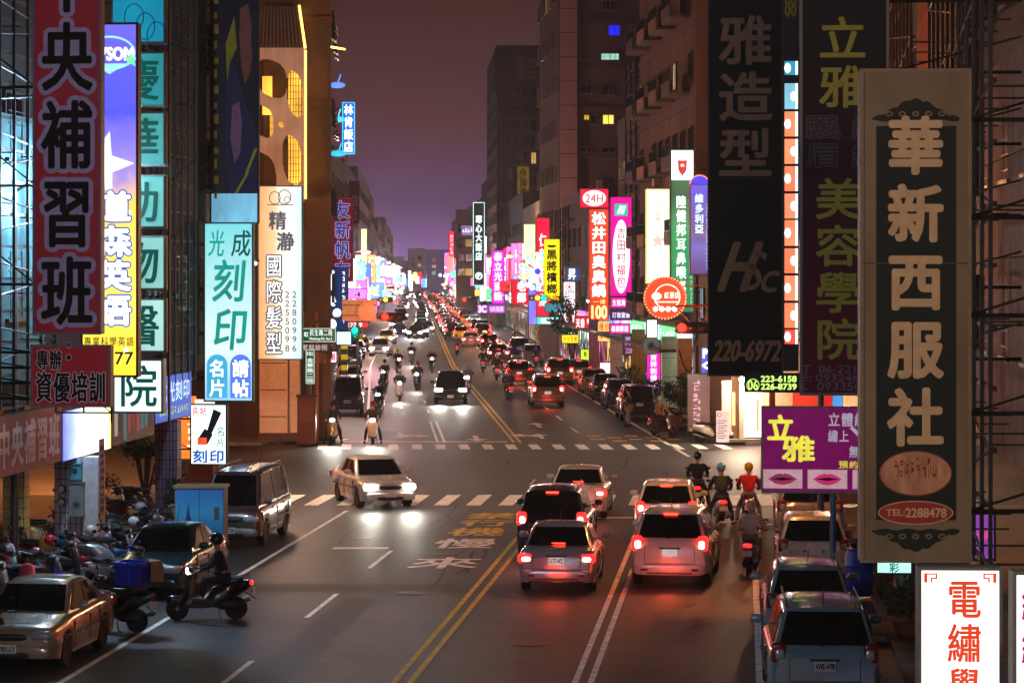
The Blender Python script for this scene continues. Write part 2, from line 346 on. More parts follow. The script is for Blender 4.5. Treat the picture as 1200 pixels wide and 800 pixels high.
# ------------------------------------------------------------------ buildings
def window_mesh(w, h):
    def fr():
        b = MB(); t = .06
        b.box(-w/2, w/2, -.06, .04, -h/2, -h/2+t); b.box(-w/2, w/2, -.06, .04, h/2-t, h/2); b.box(-w/2, -w/2+t, -.06, .04, -h/2+t, h/2-t); b.box(w/2-t, w/2, -.06, .04, -h/2+t, h/2-t)
        b.box(-.03, .03, -.05, .03, -h/2+t, h/2-t); b.box(-w/2-.08, w/2+.08, -.16, -.062, -h/2-.07, -h/2+.01)
        if w > 1.1:
            for i in range(5): b.box(-w/2+.06, w/2-.06, -.12, -.10, -h/2+h*(i+.6)/5.2, -h/2+h*(i+.6)/5.2+.02)
            for x in (-.3*w, .3*w): b.box(x-.012, x+.012, -.10, -.085, -h/2+.02, h/2-.02)
        return b
    def pn():
        b = MB(); b.box(-w/2+.062, w/2-.062, -.02, .0, -h/2+.062, h/2-.062); return b
    return cached(('wf', w, h), fr), cached(('wp', w, h), pn)
WFR = [M((60, 64, 62), .5, .5), M((110, 104, 96), .5, .3)]
def windows(parent, A, B, z0, z1, nc, nr, w, h, lit=None, skip=.0, fm=0, off=.045, seed=1):
    """window frames with panes on the wall from A to B (points in the parent's space), outward to the right of A->B"""
    r = random.Random(seed); A = Vector(A[:2]); B = Vector(B[:2]); d = (B-A); L = d.length; d.normalize(); nrm = Vector((d.y, -d.x)); yaw = math.atan2(d.y, d.x)
    for i in range(nc):
        for j in range(nr):
            if r.random() < skip: continue
            p = A+d*(L*(i+.5)/nc)+nrm*off; z = z0+(z1-z0)*(j+.5)/nr
            fr, pn = window_mesh(w, h); f = put('window', fr, WFR[fm], parent, (p.x, p.y, z), yaw)
            pm = GLASS
            if lit and r.random() < lit[0]: pm = LIT(r.choice(lit[1]), r.uniform(.4, 1.1)*(lit[2] if len(lit) > 2 else 1))
            put('pane', pn, pm, f)
def block(name, label, cat, pts, h, mat, z0=.13, group=None, bands=0, bandm=None, parapet=.9, roofm=None):
    """a building on the footprint pts (counter-clockwise world points); returns the thing"""
    b = Vector(pts[0][:2]).to_3d(); t = thing(name, label, cat, b, group=group)
    q = [Vector(p[:2])-Vector(pts[0][:2]) for p in pts]; n = len(q)
    mb = MB(); mb.add([(p.x, p.y, z0) for p in q]+[(p.x, p.y, h) for p in q], [tuple(range(n))[::-1], tuple(range(n, 2*n))]+[(i, (i+1) % n, n+(i+1) % n, n+i) for i in range(n)])
    mb.build('wall', mat, t)
    c = sum(q, Vector((0, 0)))/n
    def ringband(nm, za, zb, out, m):
        m2 = MB(); qq = [p+(p-c).normalized()*out for p in q]
        m2.add([(p.x, p.y, za) for p in qq]+[(p.x, p.y, zb) for p in qq], [tuple(range(n))[::-1], tuple(range(n, 2*n))]+[(i, (i+1) % n, n+(i+1) % n, n+i) for i in range(n)]); m2.build(nm, m, t)
    for k in range(1, bands+1): ringband('floor_band', z0+(h-z0)*k/(bands+1)-.12, z0+(h-z0)*k/(bands+1)+.12, .14, bandm or mat)
    if parapet: ringband('parapet', h-.05, h+parapet, .1, roofm or mat)
    return t, q
def lattice(mb, x0, x1, z0, z1, nx, nz, y=0., r=.02, diag=True):
    for i in range(nx+1): x = x0+(x1-x0)*i/nx; mb.cb(x, y, (z0+z1)/2, r*2, r*2, z1-z0)
    for j in range(nz+1): z = z0+(z1-z0)*j/nz; mb.cb((x0+x1)/2, y+r*2.02, z, x1-x0, r*2, r*2)
    if diag:
        for j in range(nz):
            a, b = z0+(z1-z0)*j/nz, z0+(z1-z0)*(j+1)/nz
            mb.tube((x0, y, a), (x1, y, b), r*.7, n=4, cap=False) if j % 2 else mb.tube((x1, y, a), (x0, y, b), r*.7, n=4, cap=False)
# ---- near left building (open arcade on the ground floor)
DARKW = M((22, 34, 34), .8, var=.4, scale=1.2, bump=.3)
def nq(u, Y): p = N(u, Y); return (p.x, p.y)
t, q = block('arcade_building', 'dark multi-storey corner building with scaffold fronts behind the left hand signs', 'building', [nq(-10.9, 20), nq(-10.9, 84.5), nq(-26, 84.5), nq(-26, 20)], 27, DARKW, z0=4.1, bands=0)
def loc(fn, u, Y, ref): p = fn(u, Y); return (p.x-ref[0], p.y-ref[1])
ref = nq(-10.9, 20)
windows(t, loc(N, -10.9, 22, ref), loc(N, -10.9, 84.2, ref), 5, 26, 18, 6, 1.5, 1.5, (.12, [(90, 190, 190), (60, 140, 150)], .25), seed=4)
# scaffolds standing out from its front, corrugated sheets behind them
def facade_frame(label, u, Ya, Yb, z0, z1, nx, nz, mat=DSTEEL, fn=N, r=.03, cat='scaffold'):
    a = fn(u, Ya); b = fn(u, Yb); L = (b-a).length; yaw = math.atan2(b.y-a.y, b.x-a.x)
    e_ = thing('steel_scaffold', label, cat, (a.x, a.y, 0), yaw); mb = MB(); lattice(mb, 0, L, z0, z1, nx, nz, 0, r); mb.build('front_lattice', mat, e_)
    tm = MB().box(-r*.7, r*.7, 0.06, .9, -r*.5, r*.5).mesh()
    for i in range(0, nx+1, 2):
        for j in range(0, nz+1, 2): put('tie_bar', tm, mat, e_, (L*i/nx, 0, z0+(z1-z0)*j/nz))
    return e_
def facade_frame_l(label, u, Ya, Yb, z0, z1, nx, nz, **k): return facade_frame(label, u, Ya, Yb, z0, z1, nx, nz, **k)
facade_frame_l('rusty dark scaffold between the left frame edge and the maroon school sign', -10.0, 50, 58.5, 4.2, 13.6, 8, 14)
facade_frame_l('tall dark scaffold right of the column of teal square signs', -10.3, 71.5, 75, 4.0, 18, 4, 18)
facade_frame_l('dark ladder-like frame beside the big portrait banner', -10.5, 80.5, 84, 4.0, 20, 4, 20)
def corrug(label, fn, u, Ya, Yb, z0, z1, col, side=1, n=26):
    a = fn(u, Ya); b = fn(u, Yb); L = (b-a).length; yaw = math.atan2(b.y-a.y, b.x-a.x); o_ = thing('corrugated_cladding', label, 'cladding', (a.x, a.y, 0), yaw)
    k = max(1, int((z1-z0)/1.8))
    for j in range(k):
        mb = MB(); za = z0+(z1-z0)*j/k; zb = z0+(z1-z0)*(j+1)/k-.03
        for i in range(n):
            x = L*i/n; mb.add([(x, 0, za), (x+L/n*.5, -.05*side, za), (x+L/n, 0, za), (x, 0, zb), (x+L/n*.5, -.05*side, zb), (x+L/n, 0, zb)], [(0, 1, 4, 3), (1, 2, 5, 4)])
        mb.build('sheet', M(col, .6, .3, var=.4, scale=2), o_)
    return o_
corrug('pale teal corrugated sheets behind the left scaffold', N, -10.75, 60.5, 52, 4.6, 10.5, (70, 120, 124))
corrug('bluish corrugated sheets between teal signs and portrait banner', N, -10.8, 79, 73, 4.6, 19, (40, 72, 78))
# ---- arcade interior, left
shop = block('arcade_shop', 'row of shuttered ground floor shops inside the left arcade', 'shop', [nq(-14.6, 22), nq(-14.6, 66), nq(-25, 66), nq(-25, 22)], 4.0, M((92, 84, 72), .8), parapet=0)[0]
rf = nq(-14.6, 22)
sh = MB()
for i in range(14):
    for j in range(14):
        a = loc(N, -14.53, 24+i*3, rf); b = loc(N, -14.53, 26.4+i*3, rf); z = .25+j*.2; sh.add([(a[0], a[1], z), (b[0], b[1], z), (b[0]-.05, b[1], z+.19), (a[0]-.05, a[1], z+.19)], [(0, 1, 2, 3)])
s_ = sh.build('roller_shutter', M((95, 90, 78), .5, .5), shop); s_['kind'] = 'stuff'
def tiled_pillar(label, u, Y, w, h, tile, joint, fn=N, yaw=AN, rows=None, cols=7, litband=None):
    p = fn(u, Y, .13); t = thing('tiled_pillar', label, 'pillar', p, yaw)
    mb = MB(); mb.box(-w/2, w/2, -w/2, w/2, 0, h); mb.build('core', joint, t)
    mb = MB(); rows = rows or int(h/.24); cw = w/cols; rh = h/rows; r2 = random.Random(3)
    for j in range(rows):
        for i in range(cols):
            for s in range(3):
                d = .012+.004*r2.random(); a = -w/2+i*cw+.012; b = a+cw-.024; z = j*rh+.01
                if s == 0: mb.box(a, b, -w/2-d, -w/2, z, z+rh-.02)
                elif s == 1: mb.box(w/2, w/2+d, a, b, z, z+rh-.02)
                else: mb.box(-w/2-d, -w/2, a, b, z, z+rh-.02)
    o_ = mb.build('tile', tile, t); o_['kind'] = 'stuff'
    return t
TW = M((190, 190, 196), .3, var=.15); TP = M((120, 104, 120), .3, var=.3)
P1 = tiled_pillar('white tiled arcade pillar carrying grey electricity meters', -10.5, 62, .62, 2.58, TW, M((70, 70, 74), .9), cols=5)
mb = MB(); mb.box(.36, .72, -.36, .34, 0, 2.58); mb.build('side_pier', M((196, 190, 182), .6), P1)
mb = MB(); mb.box(.30, .76, -.385, -.362, .5, .75); mb.build('dark_band', BLACK, P1)
mb = MB(); mb.box(.725, .74, -.3, .2, 1.2, 3.0); pp = mb.build('notice_strip', M((150, 120, 125), .7), P1)
mb = MB(); r3 = random.Random(2)
for j in range(9): mb.box(.741, .745, -.22, .12, 1.3+j*.18, 1.3+j*.18+r3.uniform(.06, .13))
mb.build('print', M((60, 40, 60), .7), pp)
P2 = tiled_pillar('slim dark tiled pillar with a shrub at its foot', -10.4, 72, .58, 2.85, TP, M((30, 26, 32), .9), cols=6)
P3 = tiled_pillar('cream pillar further inside the left arcade', -13.0, 74, .5, 4.0, M((170, 140, 100), .5), M((60, 50, 40), .9), cols=3)
P4 = tiled_pillar('yellowish pillar beside the rolled shutter in the left arcade', -12.2, 63.5, .5, 4.0, M((190, 170, 90), .5), M((70, 60, 30), .9), cols=3)
def meterbox(label, u, Y, z, w, h, col, kind):
    p = N(u, Y, z); t = thing('meter_box' if kind != 'dial' else 'electricity_meter', label, 'meter', p, AN); mb = MB()
    if kind == 'dial':
        mb.lathe([(.1, 0), (.1, -.1), (.08, -.13)], 16, 'y'); mb.build('casing', STEEL, t); mb = MB(); disc(mb, 0, 0, .07, .07, -.134); mb.build('dial', M((200, 205, 200), .4), t); return
    mb.box(-w/2, w/2, -.16, 0, 0, h); mb.build('casing', M(col, .5, .4), t); mb = MB(); mb.box(-w/2-.02, w/2+.02, -.19, .01, h, h+.03); mb.build('lid', M(col, .5, .4), t)
    mb = MB()
    if h > .6: ring(mb, 0, h*.35, .09, .09, .02, -.165); disc(mb, 0, h*.35, .05, .05, -.163)
    else: mb.box(-.05, .05, -.17, -.161, h*.4, h*.75)
    mb.build('front_plate', M((60, 66, 66), .4, .5), t)
meterbox('large grey meter box with round dial on the white pillar', -10.25, 61.6, 1.35, .34, .78, (140, 148, 142), 'box')
meterbox('small teal box above the grey meter box', -10.28, 61.6, 2.2, .28, .36, (88, 168, 172), 'box')
meterbox('upper round electricity meter on the white pillar', -10.62, 61.65, 1.98, .2, .2, 0, 'dial'); meterbox('lower round electricity meter on the white pillar', -10.62, 61.65, 1.68, .2, .2, 0, 'dial')
# warm side street seen through the arcade
SIDEW = M((140, 96, 66), .85, var=.3, scale=.8)
t, q = block('side_street_house', 'orange lit house wall across the left side street', 'house', [(-17, 114.5), (-60, 114.5), (-60, 108.6), (-17, 108.6)], 9, SIDEW, bands=2)
windows(t, (-42, -5.9), (-1, -5.9), 3.6, 8.4, 8, 1, 1.4, 1.3, (.5, [(255, 180, 90)], .6))
# ---- far left corner building with the cut-out screen
FY = 108.9
x0, x1 = W(303, 0, FY).x, W(357, 0, FY).x
cw = block('corner_tower', 'ochre corner block rising behind the white cut-out screen', 'building', [(x0+.1, FY+1.2), (x1+1.0, FY+1.2), (x1+.2, 122), (x0-6, 122)], 24.5, M((96, 78, 66), .85, var=.35, scale=.7), bands=6, bandm=M((92, 66, 44), .8))[0]
wmesh = (x1-x0)
windows(cw, (0.1, 0), (wmesh-.1, 0), 4.5, 15, 1, 3, 1.5, 1.5, (.9, [(255, 190, 70)], .9)); windows(cw, (wmesh+.9, .2), (wmesh+.2, 13), 4.5, 23, 4, 5, 1.2, 1.2, (.15, [(255, 170, 80)], .7), seed=3)
# screen: bezier-like holes cut in a white sheet (grid of quads with the holes left open)
def screen():
    Wd, Hh = x1-x0, 6.3; nx, ny = 60, 150; holes = [(.30, .80, .33, .12), (.80, .70, .17, .145), (.12, .52, .22, .10), (.14, .16, .26, .15), (.74, .27, .21, .155), (.55, .93, .0, .0), (.5, .5, .06, .02)]
    def inside(fx, fz):
        for cx, cz, rx, rz in holes:
            if rx and (abs((fx-cx)/rx)**2.6+abs((fz-cz)/rz+.25*((fx-cx)/rx))**2.6) < 1: return True
        return False
    b = MB(); idx = {}; keep = set((i, j) for i in range(nx) for j in range(ny) if not inside((i+.5)/nx, (j+.5)/ny))
    def vid(i, j, k):
        if (i, j, k) not in idx: idx[(i, j, k)] = len(b.v); b.v.append((Wd*i/nx, .12*k, Hh*j/ny))
        return idx[(i, j, k)]
    for i, j in keep:
        b.f.append((vid(i,j,0), vid(i+1,j,0), vid(i+1,j+1,0), vid(i,j+1,0))); b.f.append((vid(i,j,1), vid(i,j+1,1), vid(i+1,j+1,1), vid(i+1,j,1)))
        for di, dj, a, c in ((-1,0,(i,j),(i,j+1)), (1,0,(i+1,j+1),(i+1,j)), (0,-1,(i+1,j),(i,j)), (0,1,(i,j+1),(i+1,j+1))):
            if (i+di, j+dj) not in keep: b.f.append((vid(*a,0), vid(*c,0), vid(*c,1), vid(*a,1)))
    return b
zb = W(0, 222, FY).z
scr = thing('cutout_screen', 'white facade screen with flowing rounded cut-outs and warm light behind', 'facade screen', (x0, FY-.3, zb-.5))
screen().build('panel', M((214, 214, 224), .6, var=.25, scale=2), scr)
mb = MB(); Wd = x1-x0
mb.add([(0,-.1,6.3),(Wd,-.1,6.3),(Wd-.35,1.2,8.1),(0,1.2,8.1),(Wd-.35,2.2,8.1),(Wd,2.4,6.3)], [(0,1,2,3),(1,5,4,2)]); mb.build('hood', M((120, 108, 104), .6), scr)
for i in range(12):
    mb = MB(); a = Wd*i/12; mb.hull8([(a+.02,-.14,6.32),(a+.08,-.14,6.32),(a+.08,-.1,6.34),(a+.02,-.1,6.34)], [(a*.83+.02,1.16,8.12),(a*.83+.08,1.16,8.12),(a*.83+.08,1.2,8.12),(a*.83+.02,1.2,8.12)]); mb.build('hood_rib', M((150, 140, 136), .5), scr)
mb = MB(); mb.box(Wd+.02, Wd+.1, .0, .08, .1, 6.2); mb.tube((Wd+.05, -.05, 6.3), (Wd-.3, 1.25, 8.15), .05); mb.build('strip_light', LIT((255, 176, 70), 5), scr)
mb = MB(); mb.box(Wd*.62, Wd*.92, .9, .98, .4, 5.6); mb.box(.1, .5, .9, .98, 3.6, 5.2); mb.build('warm_lightbox', LIT((255, 178, 62), 1.6, .6), scr)
mb = MB(); 
for i in range(7): mb.box(Wd*(.55+.06*i), Wd*(.55+.06*i)+.03, .6, .64, .1, 6.1)
for i in range(22): mb.box(Wd*.5, Wd*.97, .65, .67, .2+i*.27, .22+i*.27)
mb.build('grille', M((80, 66, 40), .6), scr)
# pillar and base of that corner
cp = thing('corner_pillar', 'broad pinkish corner pillar under the tall hair salon sign', 'pillar', (W(305,0,FY).x, 108.6, .1))
mb = MB(); mb.box(0, 1.15, 0, .9, 0, 4.1); mb.box(1.18, 1.62, .15, .75, 0, 4.1); mb.build('shaft', M((236, 214, 200), .6, var=.12), cp); mb = MB(); mb.box(-.05, 1.7, -.05, .98, 0, .35); mb.build('plinth', M((90, 66, 60), .6), cp)
mb = MB(); mb.box(.05, 1.1, -.02, -.003, 1.0, 1.03); mb.box(.05, 1.1, -.02, -.003, 2.1, 2.13); mb.box(.05, 1.1, -.02, -.003, 3.2, 3.23); mb.build('groove', M((90, 70, 60), .8), cp)
# orange flood on the return wall
mb = MB(); mb.tube((0, 0, 0), (1.9, 3.0, -.1), .035); fl = mb.build('roof_strip_light', LIT((255, 190, 60), 9)); fl.location = W(345, 48, 110); tag(fl, 'glowing orange light strip under the eave above the cut-out screen', 'strip light')
# ---- street row, far left
def rowb(side, Ya, Yb, h, mat, label, wn=(0, 0), lit=None, seed=1, name='shophouse', setb=0., bands=2, group=None, bm=None, cat='building', ww=1.3, wh=1.4, zlo=4.4, par=.9):
    u = (-9.7-setb) if side < 0 else (9.1+setb)
    if side < 0: pts = [F(u, Ya), F(u, Yb), F(u-14, Yb), F(u-14, Ya)]
    else: pts = [F(u, Yb), F(u, Ya), F(u+14, Ya), F(u+14, Yb)]
    t, q = block(name, label, cat, [(p.x, p.y) for p in pts], h, mat, bands=bands, bandm=bm, group=group, parapet=par)
    if wn[0]:
        if side < 0: windows(t, q[0], q[1], zlo, h-.6, wn[0], wn[1], ww, wh, lit, seed=seed, skip=.08)
        else: windows(t, q[0], q[1], zlo, h-.6, wn[0], wn[1], ww, wh, lit, seed=seed, skip=.08)
        # camera facing gable
        if side < 0: windows(t, q[3]+Vector((8, 0)), q[0]+Vector((-.5, 0)), zlo, h-.6, 2, wn[1], ww, wh, lit, seed=seed+9, skip=.3)
        else: windows(t, q[1]+Vector((.5, 0)), q[2]+Vector((-8, 0)), zlo, h-.6, 2, wn[1], ww, wh, lit, seed=seed+9, skip=.3)
    return t, q
OCH = M((122, 84, 56), .85, var=.3, scale=.6); BRN = M((74, 56, 52), .85, var=.35, scale=.6); GRY = M((112, 104, 104), .85, var=.3, scale=.5); PNK = M((132, 96, 92), .85, var=.3, scale=.5); DK = M((40, 36, 38), .85, var=.35, scale=.5)
WARM = [(255, 196, 110), (255, 220, 170), (190, 230, 255)]
rowb(-1, 124, 150, 30, OCH, 'tall ochre apartment block left of the blue hotel sign', (6, 7), (.12, WARM), 2, bands=7, bm=BRN, setb=1.2)
rowb(-1, 151, 196, 34, BRN, 'tall brown apartment block right behind the ochre one', (8, 8), (.06, WARM), 3, bands=8, setb=.5)
rowb(-1, 197, 262, 17, DK, 'dark mid-height house below the blue hotel sign', (8, 4), (.1, WARM), 4, bands=4)
rowb(-1, 263, 330, 17.5, BRN, 'dark gabled house at the left edge of the sky', (8, 5), (.06, WARM), 5, bands=5)
rowb(-1, 332, 420, 19.5, GRY, 'grey roof-top block, leftmost against the purple sky', (8, 5), (.06, WARM), 6, bands=5)
# ---- far right row
YEL = M((178, 128, 62), .85, var=.25, scale=.6)
rb1, q1 = rowb(1, 110, 121, 7.5, M((160, 130, 104), .8), 'low corner shop block behind the dark green salon sign', (3, 1), (.3, WARM), 7, bands=1)
rb2, q2 = rowb(1, 122, 148, 26, M((110, 74, 54), .85, var=.4, scale=.7), 'brick coloured apartment house with arched balconies and air conditioners', (8, 6), (.05, WARM), 8, bands=6, bm=M((96, 74, 92), .8))
rowb(1, 149, 161, 15.3, M((128, 108, 104), .85, var=.3), 'lower grey house with tall windows beside the brick one', (4, 3), (.06, WARM), 9, bands=3)
rowb(1, 162, 178, 10.5, M((100, 84, 80), .85, var=.3), 'squat house beyond the lower grey one', (5, 2), (.1, WARM), 19, bands=2)
rowb(1, 179, 210, 12, BRN, 'low dark house behind the red 24 hour sign', (6, 2), (.2, WARM), 10, bands=2)
# tower: full camera-facing wall
TWR = M((98, 78, 68), .85, var=.18, scale=.25)
p0 = F(9.1, 213); tw, tq = block('concrete_tower', 'huge brown concrete tower with a few lit windows', 'tower', [(p0.x-.2, 214), (p0.x+17, 214), (p0.x+17, 236), (p0.x-1.5, 236)], 52, TWR, bands=0, parapet=1)
for k in range(13): 
    mb = MB(); mb.box(1.8, 17, -.25, -.003, 5.5+k*3.6, 6.0+k*3.6); mb.build('floor_band', M((88, 68, 60), .85), tw)
mb = MB(); mb.box(0.1, 1.5, -.5, -.003, .2, 51.5); mb.build('corner_pilaster', M((176, 132, 120), .8, var=.1), tw)
for k in range(26): mb = MB(); mb.box(.08, 1.52, -.52, -.503, 1+k*1.95, 1.06+k*1.95); mb.build('joint', M((90, 66, 60), .8), tw)
def towerwin(px0, py0, px1, py1, col, s, frame=1):
    a = W(px0, py1, 213.7); b = W(px1, py0, 213.7); w, h = round(b.x-a.x, 2), round(b.z-a.z, 2); fr, pn = window_mesh(w, h)
    f = put('window', fr, WFR[1], tw, ((a.x+b.x)/2-(p0.x-.2), -.1, (a.z+b.z)/2)); put('pane', pn, LIT(col, s, .5) if s else GLASS, f)
towerwin(713, 29, 727, 42, (20, 30, 230), 1.2); towerwin(704, 62, 726, 71, (170, 225, 205), .9); towerwin(704, 98, 723, 112, 0, 0)
towerwin(706, 134, 720, 146, (255, 225, 90), 1.1); towerwin(684, 134, 691, 141, (250, 190, 40), .8); towerwin(692, 134, 700, 146, 0, 0); towerwin(706, 0, 724, 12, 0, 0)
towerwin(704, 172, 722, 186, 0, 0); towerwin(704, 208, 722, 220, 0, 0); towerwin(680, 98, 694, 110, 0, 0); towerwin(680, 172, 694, 184, 0, 0); towerwin(680, 62, 690, 70, 0, 0)
windows(tw, (-1.5, 22), (-.03, .5), 6, 50, 5, 12, 1.4, 1.5, (.08, WARM), seed=12, fm=1)
p1 = W(582, 0, 336); dt, dq = block('dark_tower', 'dark tiled high-rise with a billboard crown behind the yellow hanging sign', 'tower', [(p1.x, 336), (p1.x+5.6, 336), (p1.x+6, 375), (p1.x-1.6, 375)], 35, M((66, 50, 48), .8, var=.3, scale=.3), bands=0)
windows(dt, (.2, 0), (5.2, 0), 8, 31, 5, 11, .7, 1.5, (.1, WARM), seed=13); windows(dt, (-1.5, 37), (-.05, .4), 8, 32, 8, 10, 1.4, 1.4, (.1, WARM), seed=14)
mb = MB(); mb.box(-.2, 5.5, -.6, -.2, 30.6, 35.6); mb.build('crown_board', M((40, 34, 30), .6), dt)
mb = MB(); cells(mb, '飯店', 2.4, 31.2, 5.2, 34.6, 'h', .03, -.62); mb.build('crown_lettering', M((82, 70, 62), .6), dt)
mb = MB(); lattice(mb, .1, 3.7, 8, 30, 8, 26, -.12, .03, False); mb.build('window_grid', M((90, 72, 66), .7), dt)
rowb(1, 238, 286, 13, GRY, 'grey low hotel annex beyond the concrete tower', (6, 2), (.2, WARM), 15, bands=2)
rowb(1, 287, 334, 15, DK, 'dark house before the billboard-crowned high-rise', (6, 2), (.2, WARM), 16, bands=3)
def tank(label, pos, r=.6):
    t = thing('water_tank', label, 'water tank', pos); MB().lathe([(r, .5), (r, 1.7), (r*.8, 1.9), (r*.2, 2.0)], 14).build('drum', M((130, 132, 138), .35, .7), t, 40); MB().path([(-r, -r, 0), (-r, -r, .5), (r, r, .5), (r, r, 0)], .05, 5).path([(-r, r, 0), (-r, r, .5), (r, -r, .5), (r, -r, 0)], .05, 5).build('stand', DSTEEL, t)
for i, (q, lb) in enumerate([(F(-11.5, 205, 17), 'steel water tank on the dark house below the blue hotel sign'), (F(-12, 240, 17), 'second water tank farther back on the same dark roof'), (F(-11, 275, 17.5), 'water tank at the left edge of the sky'), (F(10.2, 152, 15.3), 'water tank on the lower grey house, right'), (F(10.4, 168, 10.5), 'water tank on the squat house, right'), (F(10.5, 250, 13), 'water tank on the low hotel annex')]): tank(lb, q)
for i, q in enumerate([F(-10.6, 222, 17), F(-10.4, 300, 17.5), F(9.8, 157, 15.3), F(9.6, 262, 13), F(9.8, 310, 15)]):
    t = thing('rooftop_antenna', f'thin rooftop aerial, {ORD[i]} of those against the sky', 'antenna', q); MB().tube((0,0,0), (0,0,4), .04, n=5).build('mast', DSTEEL, t); MB().path([(-.7, 0, 3.6), (.7, 0, 3.6)], .03, 4).path([(-.5, 0, 3.1), (.5, 0, 3.1)], .03, 4).build('crossbar', DSTEEL, t)
# ---- distant hazy rows
rr = random.Random(21)
for side in (-1, 1):
    Y = 424 if side < 0 else 378
    for k in range(9):
        L = rr.uniform(38, 70); h = rr.uniform(12, 22)
        w1 = rr.choice(['grey', 'brown', 'pinkish', 'dark']); m = dict(grey=GRY, brown=BRN, pinkish=PNK, dark=DK)[w1]
        lm = 'the leftmost sky-line block' if side < 0 else 'the high-rise'
        rowb(side, Y, Y+L, h, m, f'distant {w1} shophouse row, {ORD[k]} house down the road from {lm}', (6, 3), (.6, WARM, .8), 30+k+side, setb=0, name='distant_shophouse', bands=2)
        Y += L+1
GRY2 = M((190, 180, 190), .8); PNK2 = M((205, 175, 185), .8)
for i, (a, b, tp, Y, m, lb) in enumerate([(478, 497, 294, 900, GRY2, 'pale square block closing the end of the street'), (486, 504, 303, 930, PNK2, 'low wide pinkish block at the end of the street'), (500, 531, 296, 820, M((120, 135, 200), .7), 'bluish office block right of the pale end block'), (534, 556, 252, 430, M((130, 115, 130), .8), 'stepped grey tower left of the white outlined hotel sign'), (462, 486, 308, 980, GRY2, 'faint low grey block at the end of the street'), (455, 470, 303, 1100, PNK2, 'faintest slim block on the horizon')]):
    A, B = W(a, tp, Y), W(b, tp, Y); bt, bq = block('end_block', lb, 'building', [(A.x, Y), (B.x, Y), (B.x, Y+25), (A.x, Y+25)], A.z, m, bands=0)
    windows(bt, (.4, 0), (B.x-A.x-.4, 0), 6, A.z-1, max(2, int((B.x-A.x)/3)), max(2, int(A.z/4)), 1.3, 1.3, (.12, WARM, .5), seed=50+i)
# ---- near right building, mostly dark, warm cladding
nr, nq_ = block('arcade_building', 'dark right hand building with cladding and frames behind the tall signs', 'building', [nq(10.2, 78), nq(10.2, 22), nq(26, 22), nq(26, 78)], 26, DARKW, z0=3.9, bands=0)
rf = nq(10.2, 78)
windows(nr, loc(N, 10.2, 77, rf)[:2], loc(N, 10.2, 24, rf)[:2], 4.6, 24, 14, 6, 1.5, 1.5, (.08, [(255, 150, 80)], .3), seed=6)
def facade_frame_r(label, u, Ya, Yb, z0, z1, nx, nz, **k):
    return facade_frame(label, u, Yb, Ya, z0, z1, nx, nz, **k)
facade_frame_r('dark rusty truss right of the large dark tailor sign', 8.9, 44, 52, 2.9, 13, 7, 12)
facade_frame_r('dark truss above and behind the tailor sign', 8.8, 56, 68, 8, 16, 9, 8, mat=RUST)
facade_frame_r('second dark truss nearer the right frame edge', 8.6, 36, 42.5, 2.9, 13, 5, 12)
corrug('pinkish orange corrugated sheets behind the right truss', N, 10.1, 41, 54, 3.6, 11, (176, 112, 84), -1, 34)
corrug('orange brown corrugated sheets high above the tailor sign', N, 10.0, 56, 72, 9.4, 16, (130, 66, 34), -1, 40)
corrug('dark brown sheets at the far right edge', N, 9.9, 30, 40, 3.2, 14, (40, 34, 28), -1, 26)
# ------------------------------------------------------------------ signs
FRM = M((58, 60, 60), .5, .5); LFRM = M((150, 156, 156), .45, .4)
LETC = {}
def sign(name, label, x0, y0, x1, y1, Y, face, texts=(), depth=.28, yaw=None, frame=FRM, arm=None, extra=None, cat='sign', border=.035, n_arm=4, group=None, split=1):
    """an upright box sign that shows between the photo rows y0..y1 and columns x0..x1 at distance Y"""
    yaw = (AN if Y < 95 else AF) if yaw is None else yaw
    a = W(x0, y1, Y); b = W(x1, y0, Y); w, h = (b.x-a.x)/math.cos(yaw), b.z-a.z
    t = thing(name, label, cat, ((a.x+b.x)/2, Y, a.z), yaw, group); fr = border
    mb = MB(); mb.box(-w/2, w/2, -depth/2, depth/2, 0, h)
    mb.build('casing', frame, t)
    f = -depth/2
    mb = MB()
    for bx in ((-w/2-.01, -w/2+fr, -.01, h+.01), (w/2-fr, w/2+.01, -.01, h+.01), (-w/2+fr, w/2-fr, -.01, fr), (-w/2+fr, w/2-fr, h-fr, h+.01)): mb.box(bx[0], bx[1], f-.03, f+.002, bx[2], bx[3])
    mb.build('rim', frame, t)
    for k in range(split):
        mb = MB(); za = fr+(h-2*fr)*k/split; zb = fr+(h-2*fr)*(k+1)/split-(.02 if k < split-1 else 0); mb.box(-w/2+fr, w/2-fr, f-.012, f-.002, za, zb); mb.build('panel', face, t)
    yy = f-.016
    groups_ = {}
    for T in texts:                                   # (string, fx0, fy0, fx1, fy1, material, mode, bold[, italic])
        s, fx0, fy0, fx1, fy1, m, d, bo = T[:8]; it = T[8] if len(T) > 8 else 0
        lay = T[9] if len(T) > 9 else 0
        g2 = groups_.setdefault((m.name, lay), (MB(), m)); cells(g2[0], s, -w/2+fx0*w, h*(1-fy1), -w/2+fx1*w, h*(1-fy0), d, bo, yy-.004*lay, it)
    for (nm, lay), (mb, m) in groups_.items(): mb.build('lettering', m, t)
    if extra: extra(t, w, h, yy)
    if arm:                                            # steel arms back to the wall, arm = signed length
        s = math.copysign(w/2, arm); am = MB().tube((s, 0, 0), (s+arm, .1, 0), .025, n=4).tube((s, 0, 0), (s+arm, .1, h/n_arm*.5), .015, n=4).mesh()
        for k in range(n_arm): put('bracket', am, DSTEEL, t, (0, 0, h*(k+.5)/n_arm))
    return t
def mk(fn): return fn
